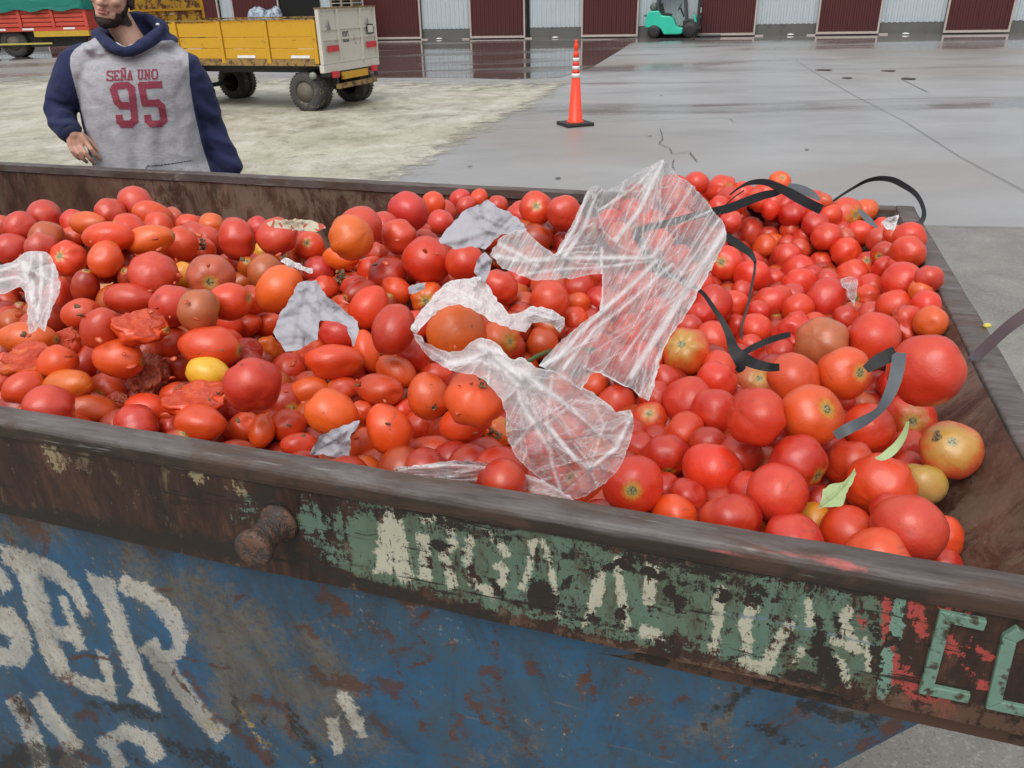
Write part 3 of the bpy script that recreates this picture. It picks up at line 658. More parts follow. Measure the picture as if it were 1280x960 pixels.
base = m.mix(m.math('MULTIPLY', mask('tanp', .6, .3), .75), blue, m.mix(n3, (.10, .085, .06), (.18, .14, .09)))
rs = m.step(m.math('ADD', m.math('MULTIPLY', n3, .6), m.math('MULTIPLY', n2, .4)), .59, .03)
base = m.mix(m.math('MULTIPLY', rs, .85), base, rcol)
base = m.mix(m.math('MULTIPLY', m.step(scr, .70, .03), .65), base, (.16, .13, .10)); base = m.mix(m.math('MULTIPLY', m.step(scr2, .71, .02), .7), base, rcol)
base = m.mix(m.math('MULTIPLY', m.math('MULTIPLY', mask('white', .48, .16, k=.95), m.math('ADD', .72, m.math('MULTIPLY', m.step(n3, .45, .15), .28))), .88), base, m.mix(m.math('MULTIPLY', n2, .8), (.62, .60, .53), (.33, .29, .22)))
base = m.mix(m.math('MULTIPLY', mask('yellow', .66, .08), .9), base, (.42, .30, .09))
base = m.mix(m.math('MULTIPLY', mask('red', .62, .12, k=.9), .8), base, rcol)
base = m.mix(m.math('MULTIPLY', mask('dark', .66, .14, k=1.0), .85), base, (.014, .013, .012))
base = m.mix(m.math('MULTIPLY', mask('scr', .62, .12, k=.4), .85), base, rcol)
spk = m.step(m.noise(70, c, 5, .75), .60, .03); spk2 = m.step(m.noise(170, m.coord(scale=(1, 1, .5), rot=(0, .5, 0)), 4, .8), .60, .03); base = m.mix(m.math('MULTIPLY', m.math('MAXIMUM', spk, m.math('MULTIPLY', spk2, m.step(n3, .42, .1))), .6), base, (.07, .042, .025))
gr = m.step(m.noise(5, m.coord(scale=(1, 1, .5), rot=(0, .4, 0)), 7, .75, 1.0), .52, .10); base = m.mix(m.math('MULTIPLY', gr, .42), base, (.022, .016, .011))
m.set(Base_Color=base, Roughness=m.math('ADD', .36, m.math('MULTIPLY', n2, .35))); m.bump(m.math('ADD', mask('red', .5, .1, k=.5), m.math('MULTIPLY', n2, .8)), .35, .002); M_blue = m.m
M_pin = painted('rusty_pin', (.055, .045, .04), dirt=(.11, .055, .035), scale=18, fleck=.52, rough=.6, bumpy=.6)
M_edge = painted('rusty_edge', (.085, .042, .025), dirt=(.02, .014, .01), scale=9, fleck=.56, rough=.7, bumpy=.5)

def plate(name, P, ns, nt_, mat, attrs=None, smooth=True, parent=skip):
    """P: (nt_*ns, 3) world points, row-major; faces turned so that the first axis x second axis points out"""
    me = bpy.data.meshes.new(name); L_ = toloc(P)-SC
    idx = np.arange(ns*nt_).reshape(nt_, ns); f = np.stack([idx[:-1, :-1], idx[:-1, 1:], idx[1:, 1:], idx[1:, :-1]], -1).reshape(-1, 4)
    me.from_pydata(L_.tolist(), [], f.tolist())
    for k, v in (attrs or {}).items(): me.attributes.new(k, 'FLOAT', 'POINT').data.foreach_set('value', np.asarray(v, np.float32).ravel())
    return link(name, me, parent, [mat], smooth)
def gridpts(ss, zz, tf):
    Sg, Z = np.meshgrid(ss, zz); T = tf(Sg, Z); return (Sg[..., None]*e1+T[..., None]*e2+np.stack([0*Z, 0*Z, Z], -1)).reshape(-1, 3)
def wob(Sg, Z, sc, a, seed=0):
    return np.array([noise.noise((x*sc+seed, z*sc, seed*1.7)) for x, z in zip(Sg.ravel(), Z.ravel())]).reshape(Sg.shape)*a
ZB = .945
# --- band plate
ss = np.concatenate([np.linspace(-3.9, -1.75, 40), np.arange(-1.745, .443, .0045)]); zz = np.linspace(ZB, H-.022, 46)
P = gridpts(ss, zz, lambda a, b: .809+wob(a, b, 3.0, .004)+wob(a, b, 14, .0015, 3))
bx, by, _ = topx(P)
white = [[(481, 630), (498, 634), (519, 728), (503, 728), (494, 716), (474, 714), (466, 718)],
 [(522, 664), (539, 663), (541, 728), (524, 724)], (-14, [(528, 652), (545, 644), (563, 658), (566, 680), (558, 690)]), (-14, [(553, 682), (567, 735)]),
 (-13, [(590, 668), (583, 690), (588, 718), (600, 735), (614, 740), (628, 728), (632, 710)]), (11, [(605, 665), (624, 678), (634, 692)]), (9, [(620, 708), (634, 712)]),
 (9, [(668, 676), (662, 712), (652, 735)]), (10, [(680, 678), (690, 712), (698, 770)]), (8, [(655, 738), (690, 742)]),
 (13, [(752, 712), (744, 750), (732, 778)]), (12, [(772, 700), (776, 745), (784, 786)]), (15, [(816, 706), (812, 752)]), (14, [(806, 790), (830, 800)]),
 (14, [(902, 738), (898, 770), (892, 816)]), (15, [(943, 752), (930, 782), (934, 812)]), (15, [(928, 826), (944, 832)]),
 (19, [(986, 782), (970, 806), (955, 836)]), (11, [(1012, 752), (1014, 780)]), (10, [(1003, 812), (996, 826)]),
 (17, [(1060, 764), (1055, 780), (1072, 812)]), (15, [(1045, 826), (1060, 856)]), (10, [(1082, 800), (1086, 835)]), (16, [(1044, 800), (1068, 806)])]
green = [[(368, 628), (455, 618), (700, 655), (900, 708), (1000, 722), (1120, 745), (1130, 868), (1090, 880), (900, 830), (760, 802), (600, 760), (452, 728), (395, 706), (372, 660)], (26, [(316, 640), (320, 634)])]
green2 = [(15, [(1128, 740), (1118, 800)]), (17, [(1108, 818), (1102, 868)]), [(575, 690), (590, 700), (580, 715)]]
red = [(20, [(1105, 742), (1112, 800), (1122, 850)]), (24, [(1140, 760), (1155, 790)]), (26, [(1130, 845), (1150, 872), (1180, 880)]), (22, [(1175, 752), (1205, 762)]),
 (17, [(1184, 800), (1212, 838), (1240, 868), (1275, 900)]), (22, [(1215, 800), (1235, 822)]), (12, [(910, 690), (925, 694)]), (8, [(1120, 728), (1148, 734)]), (10, [(1062, 762), (1078, 776)]),
 (10, [(868, 690), (878, 692)]), (9, [(1048, 720), (1060, 722)]), (12, [(1255, 870), (1280, 888)])]
dark = [(26, [(0, 640), (300, 690)]), (14, [(660, 650), (760, 672), (880, 705), (1000, 718), (1060, 735), (1140, 742), (1290, 765)]), (10, [(440, 635), (520, 640), (640, 660)]),
 (34, [(672, 742), (684, 752)]), (12, [(548, 652), (600, 668), (640, 675)]), (16, [(542, 680), (556, 686)]), (6, [(545, 660), (560, 668)]), (6, [(578, 690), (590, 704)]), (7, [(598, 712), (618, 730), (635, 752)]), (10, [(592, 660), (598, 672)]),
 (5, [(606, 668), (616, 690)]), (6, [(560, 710), (578, 716)]), (20, [(838, 742), (850, 756)]), (12, [(735, 715), (790, 700)]), (8, [(696, 738), (716, 722)]), (7, [(640, 755), (780, 785)]), (14, [(716, 690), (718, 696)]), (12, [(732, 694), (736, 700)]),
 (6, [(680, 690), (760, 706), (840, 722), (930, 748)]), (9, [(750, 682), (810, 696), (900, 722), (960, 742)]), (6, [(1010, 730), (1024, 780), (1040, 840)]), (5, [(1026, 726), (1042, 765), (1052, 800)]), (20, [(990, 845), (1020, 850)]), (22, [(1020, 800), (1045, 855)]),
 (10, [(775, 762), (778, 772)]), (9, [(1092, 770), (1098, 860)]), (12, [(905, 745), (950, 750)]), (12, [(1112, 800), (1128, 808)]), (5, [(728, 760), (750, 785)]), (5, [(900, 830), (930, 815)]), (8, [(1010, 800), (1022, 830)]),
 (16, [(380, 700), (460, 735), (620, 775), (760, 812)]), (8, [(430, 720), (520, 745)]), (26, [(350, 640), (372, 700)]), (30, [(330, 610), (340, 640)])]
tanp = [(14, [(405, 640), (422, 672), (420, 690)]), (14, [(430, 640), (450, 660)]), (22, [(438, 700), (446, 710)]), (10, [(60, 560), (70, 580)]), (12, [(245, 590), (255, 600)]), (12, [(290, 600), (300, 615)]), (8, [(740, 800), (830, 810)]), (14, [(810, 792), (836, 800)]), (12, [(1080, 840), (1088, 860)])]
orange = [(14, [(640, 778), (900, 838), (1080, 880), (1290, 912)]), (22, [(1100, 872), (1290, 905)]), (30, [(1220, 885), (1290, 905)])]
blueS = [(4, [(1010, 788), (960, 774), (905, 768)]), (4, [(1005, 786), (1095, 806)]), (3, [(560, 665), (590, 688)])]
plate('band_plate', P, len(ss), len(zz), M_bandp, dict(white=cover(bx, by, white, 2.6), green=cover(bx, by, green, 9), green2=cover(bx, by, green2, 2.2), red=cover(bx, by, red, 5, (.07, 5)), dark=cover(bx, by, dark, 4, (.08, 5)), tanp=cover(bx, by, tanp, 5, (.07, 5)), orange=cover(bx, by, orange, 6, (.07, 5)), blue=cover(bx, by, blueS, 1.2)))
g = MB(); g.box(*[v for v in (lp(-3.9, 0, 0)[0], lp(.44, 0, 0)[0])], lp(0, .8135, 0)[1], lp(0, .8415, 0)[1], ZB-.002, ZB+.004); g.box(lp(-3.9, 0, 0)[0], lp(.44, 0, 0)[0], lp(0, .842, 0)[1], lp(0, .848, 0)[1], ZB-.05, H-.031)
g.build('band_backing', M_edge, skip)
# --- near rim: rounded worn lip
def rimlip(name, prof, s0, s1, n, attrs=None, tfun=None, mat=M_rim):
    ss = np.linspace(s0, s1, n); Ps = []
    for (t, z) in prof: Ps.append([LC(s, t+.0025*noise.noise((s*2.2, 1, t))+.001*noise.noise((s*15, 2, t)), z+.002*noise.noise((s*2.5, z, 5))+.0012*noise.noise((s*12, t, 9))) for s in ss])
    P = np.array(Ps).reshape(-1, 3); px_, py_, _ = topx(P); at = {k: f(px_, py_, P) for k, f in (attrs or {}).items()}
    return plate(name, P, n, len(prof), mat, at, smooth=False)
pink = [(9, [(940, 682), (985, 692), (1040, 702), (1085, 712)]), (8, [(885, 688), (925, 695), (950, 700)]), (5, [(1000, 700), (1060, 712)])]
prof = [(.8115, H-.034), (.8055, H-.033), (.8036, H-.026), (.8032, H-.012), (.8038, H-.006), (.8060, H-.002), (.8090, H-.0003), (.820, H+.0005), (.834, H), (.845, H-.0005), (.8478, H-.003), (.8485, H-.012), (.8485, H-.03)]
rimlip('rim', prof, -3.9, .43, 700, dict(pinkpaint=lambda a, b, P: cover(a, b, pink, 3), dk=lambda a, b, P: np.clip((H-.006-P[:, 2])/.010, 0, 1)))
# --- raised welded letters near the right end
def atT(x, y, t): return atplane(x, y, e2, t)
def rbar(pts, wpx, name='raised_letter', lab=None):
    """bar standing 7 mm proud of the plate along pixel polyline (mitred by overlap-free joints)"""
    g = MB(); Q = [toloc(atT(x, y, .804)) for x, y in pts]; n = len(Q)
    hw = wpx
    L_, R_ = [], []
    for i, q in enumerate(Q):
        d0 = (q-Q[i-1]) if i else (Q[1]-q); d1 = (Q[i+1]-q) if i < n-1 else d0
        d0 = d0/np.linalg.norm(d0); d1 = d1/np.linalg.norm(d1); d = (d0+d1); d /= np.linalg.norm(d)
        nn = np.array([-d[2], 0, d[0]]); k = hw/max(.5, abs(nn@np.array([-d0[2], 0, d0[0]])))
        L_.append(q+nn*k); R_.append(q-nn*k)
    for i in range(n-1):
        f = [L_[i], R_[i], R_[i+1], L_[i+1]]; out = []
        for dt in (.010, 0.0):
            for p in f: out.append((p[0]-SC[0], p[1]+dt-SC[1]-.001, p[2]))
        g.hexa(out)
    o = g.build(name, M_letter, skip, bevel=.0015, label=lab); return o
m = NT('green_letter_paint'); n1 = m.noise(30, None, 6, .7, .3); n2 = m.noise(90)
m.set(Base_Color=m.mix(m.step(m.math('ADD', m.math('MULTIPLY', n1, .6), m.math('MULTIPLY', n2, .4)), .55, .05), m.mix(n2, (.11, .2, .15), (.17, .28, .21)), (.05, .035, .022)), Roughness=.55); m.bump(n1, .4, .003); M_letter = m.m
rbar([(1232, 783), (1182, 772), (1158, 863), (1212, 874)], .0072, lab='raised green letter C welded on the band')
rbar([(1278, 790), (1262, 800), (1242, 882), (1300, 894)], .0075, lab='raised green letter cut by the picture edge')
# --- blue side
def edge_s(z): return .272-.69*(.913-z)
zz = np.concatenate([np.linspace(.04, .30, 14), np.linspace(.31, ZB+.0, 112)]); us = np.concatenate([np.linspace(-3.9, -1.75, 30), np.linspace(-1.744, 0, 380)])
Z = np.repeat(zz[:, None], len(us), 1); U = np.repeat(us[None], len(zz), 0)
Sg = np.where(U < -1.745, U, -1.745+(U+1.745)/1.745*(edge_s(Z)+1.745)); T = .836+(ZB-Z)*.035+wob(Sg, Z, 1.6, .010)+wob(Sg, Z, 7, .0025, 4)
P = (Sg[..., None]*e1+T[..., None]*e2+np.stack([0*Z, 0*Z, Z], -1)).reshape(-1, 3); bx, by, _ = topx(P)
k3 = lambda pts: [(x/3.0, 640+y/3.0) for x, y in pts]; k6 = lambda pts: [(320+x/3.0, 600+y/3.0) for x, y in pts]
white = [k3([(4, 128), (160, 165), (165, 215), (150, 240), (205, 420), (215, 470), (262, 600), (190, 610), (150, 520), (120, 420), (60, 215), (20, 190)]), k3([(150, 165), (235, 200), (290, 265), (342, 385), (310, 380), (260, 300), (205, 255), (150, 240)]), k3([(160, 420), (270, 430), (215, 315), (245, 320), (320, 515), (290, 520), (270, 480), (190, 480)]), k3([(190, 570), (330, 630), (400, 640), (362, 512), (405, 540), (440, 720), (385, 700), (200, 615)]),
 k3([(312, 218), (430, 262), (446, 330), (500, 480), (560, 640), (612, 755), (480, 690), (500, 650), (440, 500), (400, 350), (350, 300)]), (-20, k3([(462, 275), (560, 310), (640, 385), (675, 460), (672, 530), (620, 545)])), (-24, k3([(560, 500), (640, 610), (720, 720), (830, 835)])),
 k3([(-30, 340), (50, 370), (110, 450), (125, 530), (90, 580), (0, 570), (-30, 560), (-30, 500), (30, 510), (50, 470), (0, 440), (-30, 430)]), (-16, k3([(-15, 220), (25, 300)])),
 (-20, k3([(50, 700), (100, 790), (160, 950)])), (-18, k3([(140, 695), (200, 790), (275, 890)])), (-20, k3([(385, 870), (470, 825), (550, 850), (595, 915)])), (-17, k3([(410, 860), (455, 960)])), (-16, k3([(235, 930), (320, 965)])),
  (-13, k3([(1245, 775), (1270, 905)])), (-12, k6([(320, 805), (360, 870), (405, 965)])), (-9, k6([(285, 895), (310, 965)]))]
yellow = [(13, k3([(900, 760), (960, 840), (1020, 900)])), (10, k3([(1150, 880), (1180, 940)])), (10, k3([(780, 790), (830, 830)]))]
red = [(9, k3([(200, 600), (270, 620)])), (3.5, k3([(260, 640), (350, 760), (400, 850)])), (3.5, k3([(660, 540), (760, 565), (860, 590)])), (12, k3([(700, 600), (740, 680), (830, 800)])), (12, k3([(290, 750), (350, 765)])), (8, k3([(600, 290), (640, 300)])), (10, k3([(1130, 440), (1200, 460)])), (6, k3([(880, 330), (910, 315)])), (16, k3([(940, 700), (1060, 720), (1100, 840)])), (14, k3([(1170, 590), (1250, 640)])), (16, k3([(60, 20), (160, 90), (170, 150)])), (12, k3([(530, 110), (600, 160)])), (14, k3([(870, 800), (1010, 930)])), (12, k3([(40, 700), (110, 790)])), (10, k3([(220, 880), (380, 950)])),
 (19, k6([(1030, 690), (1045, 715)])), (12, k6([(1040, 705), (1070, 730)])), (13, k6([(845, 715), (880, 725)])), (4, k6([(888, 505), (905, 640), (905, 780)])), (3.5, k6([(920, 720), (930, 930)])), (12, k6([(795, 810), (820, 860)])), (5, k6([(820, 860), (860, 910)])), (10, k6([(750, 885), (790, 950)])), (7, k6([(480, 560), (520, 620), (515, 660)])), (4, k6([(515, 640), (540, 730), (600, 840), (640, 950)])), (4, k6([(530, 635), (580, 630)])), (5, k6([(600, 580), (650, 630)])), (22, k6([(480, 760), (530, 790)])), (16, k6([(220, 740), (320, 760), (420, 780)])), (7, k6([(165, 550), (240, 575)])), (18, k6([(250, 430), (330, 480), (300, 500)])), (5, k6([(540, 460), (590, 462)])), (14, k6([(450, 900), (490, 950)])), (5, k6([(650, 490), (600, 540)])),
 (3.5, [(800, 858), (806, 885)]), (8, [(812, 905), (825, 925), (838, 945)]), (7, [(892, 928), (902, 948)]), (3, [(845, 905), (860, 925)]), (12, [(862, 872), (845, 880)]), (5, [(740, 812), (730, 840), (745, 880)]), (4, [(640, 910), (680, 960)]), (16, [(1135, 890), (1175, 892)]), (14, [(1120, 905), (1060, 945)])]
dark = [(11, [(950, 855), (925, 868), (900, 888), (882, 904)]), (12, k3([(880, 700), (900, 780), (850, 820)])), (8, k3([(990, 770), (1000, 880), (1030, 930)])), (14, k3([(1080, 730), (1140, 840), (1210, 960)])), (6, k3([(650, 600), (740, 720)])), (14, k3([(60, 700), (110, 760)])), (14, k3([(480, 920), (540, 950)])), (6, k3([(270, 540), (410, 545)])), (3, k3([(370, 830), (480, 870)])),
 (6, k6([(580, 700), (660, 670)])), (20, [(1000, 880), (1080, 905), (1100, 890)]), (14, [(940, 905), (1000, 930)]), (10, [(1010, 870), (1060, 862)]), (9, k6([(110, 850), (190, 940)])), (28, k3([(0, 960), (120, 900), (300, 960)])), (22, k3([(640, 880), (820, 930), (900, 1000)])), (16, k3([(350, 720), (620, 760)]))]
tanp = [(90, k3([(800, 420), (900, 560), (900, 700)])), (70, k3([(700, 300), (1000, 500)])), (60, k3([(1000, 640), (1240, 700)])), (46, [(385, 800), (430, 860)]), (40, [(60, 670), (20, 650)]), (40, [(1060, 890), (1110, 880)]), (50, [(330, 890), (470, 930)]), (30, [(160, 660), (190, 740)]), (24, [(860, 920), (900, 900)]), (30, [(600, 950), (660, 930)])]
plate('side_panel', P, len(us), len(zz), M_blue, dict(scr=cover(bx, by, [q for q in red+dark if q[0] < 6.5], 1.3, (.07, 4)), white=cover(bx, by, white, 2.4, (.03, 2)), yellow=cover(bx, by, yellow, 5, (.06, 7)), red=cover(bx, by, red, 3.5, (.07, 9)), dark=cover(bx, by, dark, 5, (.07, 8)), tanp=cover(bx, by, tanp, 16)))
# sloping end, rusty edge angle, inner faces
def sr(t, z, off=0):   # inner face of the right end
    top = .385+(t-.85)/(2.6-.85)*(-.03)
    return top-.69*(H-z)*1.0+off
def endplate(name, off, mat, z0, z1, t0=.852, t1=2.6, flip=False, wa_=.006):
    tt = np.linspace(t0, t1, 90); zz = np.linspace(z0, z1, 60); T, Z = np.meshgrid(tt, zz); Sg = sr(T, Z, off)+wob(T, Z, 2.5, wa_, 8)+wob(T, Z, 12, wa_*.25, 2)
    if flip: T, Z, Sg = T[:, ::-1], Z[:, ::-1], Sg[:, ::-1]
    P = (Sg[..., None]*e1+T[..., None]*e2+np.stack([0*Z, 0*Z, Z], -1)).reshape(-1, 3)
    return plate(name, P, 90, 60, mat)
endplate('end_panel', 0, M_in, .2, H-.004, flip=True)
endplate('end_panel', .012, M_edge, .05, H-.03, .86)
g = MB()   # rusty angle along the sloping edge of the blue side
for z0, z1 in ((.05, ZB-.055),):
    a = []
    for z in (z0, z1):
        t = .846+(ZB-z)*.035
        for ds, dt in ((-.055, -.007), (.006, -.007), (.006, .02), (-.055, .02)): a.append(lp(edge_s(z)+ds+(.0), t+dt, z))
    g.hexa(a)
#g.build('edge_angle', M_edge, skip, bevel=.003)
# right rim flange (flat worn strip)
tt = np.linspace(.852, 2.648, 300); rows = []
for off, z in ((-.001, H-.03), (-.001, H-.004), (.003, H-.0005), (.03, H), (.048, H-.001), (.053, H-.004), (.054, H-.012), (.054, H-.035), (.02, H-.035)):
    rows.append([LC(sr(min(t, 2.6), H)+off*(1 if t < 2.7 else 1)+.0015*noise.noise((t*9, off*30, 1)), t, z+.0015*noise.noise((t*4, off*20, 2))) for t in tt])
P = np.array(rows).reshape(-1, 3); plate('rim', P, len(tt), len(rows), M_rim, dict(dk=np.zeros(len(P))+.1, pinkpaint=np.zeros(len(P))))
# right band plate below the flange (outer)
g = MB(); g.hexa([lp(.405, .852, ZB), lp(.43, .852, ZB), lp(.40, 2.64, ZB), lp(.375, 2.64, ZB), lp(.425, .852, H-.036), lp(.436, .852, H-.036), lp(.402, 2.64, H-.036), lp(.39, 2.64, H-.036)]); g.build('end_band', M_edge, skip)
# far wall
ss = np.linspace(-3.9, .36, 420); zz = np.linspace(.6, H-.006, 60); P = gridpts(ss, zz, lambda a, b: 2.606+wob(a, b, 2, .003, 3)+wob(a, b, 11, .001, 5)); plate('far_panel', P, len(ss), len(zz), M_in)
g = MB(); g.box(lp(-3.9, 0, 0)[0], lp(.37, 0, 0)[0], lp(0, 2.62, 0)[1], lp(0, 2.63, 0)[1], .05, H-.03); g.build('far_panel', M_edge, skip)
prof2 = [(2.598, H-.03), (2.598, H-.003), (2.603, H), (2.62, H+.001), (2.642, H), (2.648, H-.004), (2.65, H-.012), (2.65, H-.035), (2.632, H-.035)]
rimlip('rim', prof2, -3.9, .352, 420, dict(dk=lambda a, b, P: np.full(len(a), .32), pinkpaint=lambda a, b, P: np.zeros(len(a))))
g = MB(); g.box(*[lp(x, 0, 0)[0] for x in (-3.92, -3.9)], lp(0, .81, 0)[1], lp(0, 2.65, 0)[1], .05, H); g.build('end_panel', M_edge, skip)
g = MB(); g.box(*[lp(x, 0, 0)[0] for x in (-3.9, -.3)], lp(0, .88, 0)[1], lp(0, 2.6, 0)[1], .15, .17); g.build('floor', M_edge, skip)
g = MB(); g.box(*[lp(x, 0, 0)[0] for x in (-3.89, -.0)], lp(0, .868, 0)[1], lp(0, .874, 0)[1], .3, H-.035); g.build('inner_panel', M_in, skip)
# lifting pin
pc = toloc(atT(350, 652, .809)); pin = MB()
ax_ = lambda r, h: (r, h)
base = (pc[0]-SC[0], .809-SC[1], pc[2])
pin.lathe([(.001, .0), (.031, -.0), (.031, -.006), (.027, -.010), (.0235, -.014), (.0225, -.03), (.0225, -.050), (.0235, -.056), (.0265, -.058), (.0285, -.060), (.0292, -.066), (.0290, -.071), (.0270, -.0735), (.012, -.0745), (.001, -.0735)][::-1], base, 'y', 40)
pn_ = pin.build('lifting_pin', M_pin, skip, True)


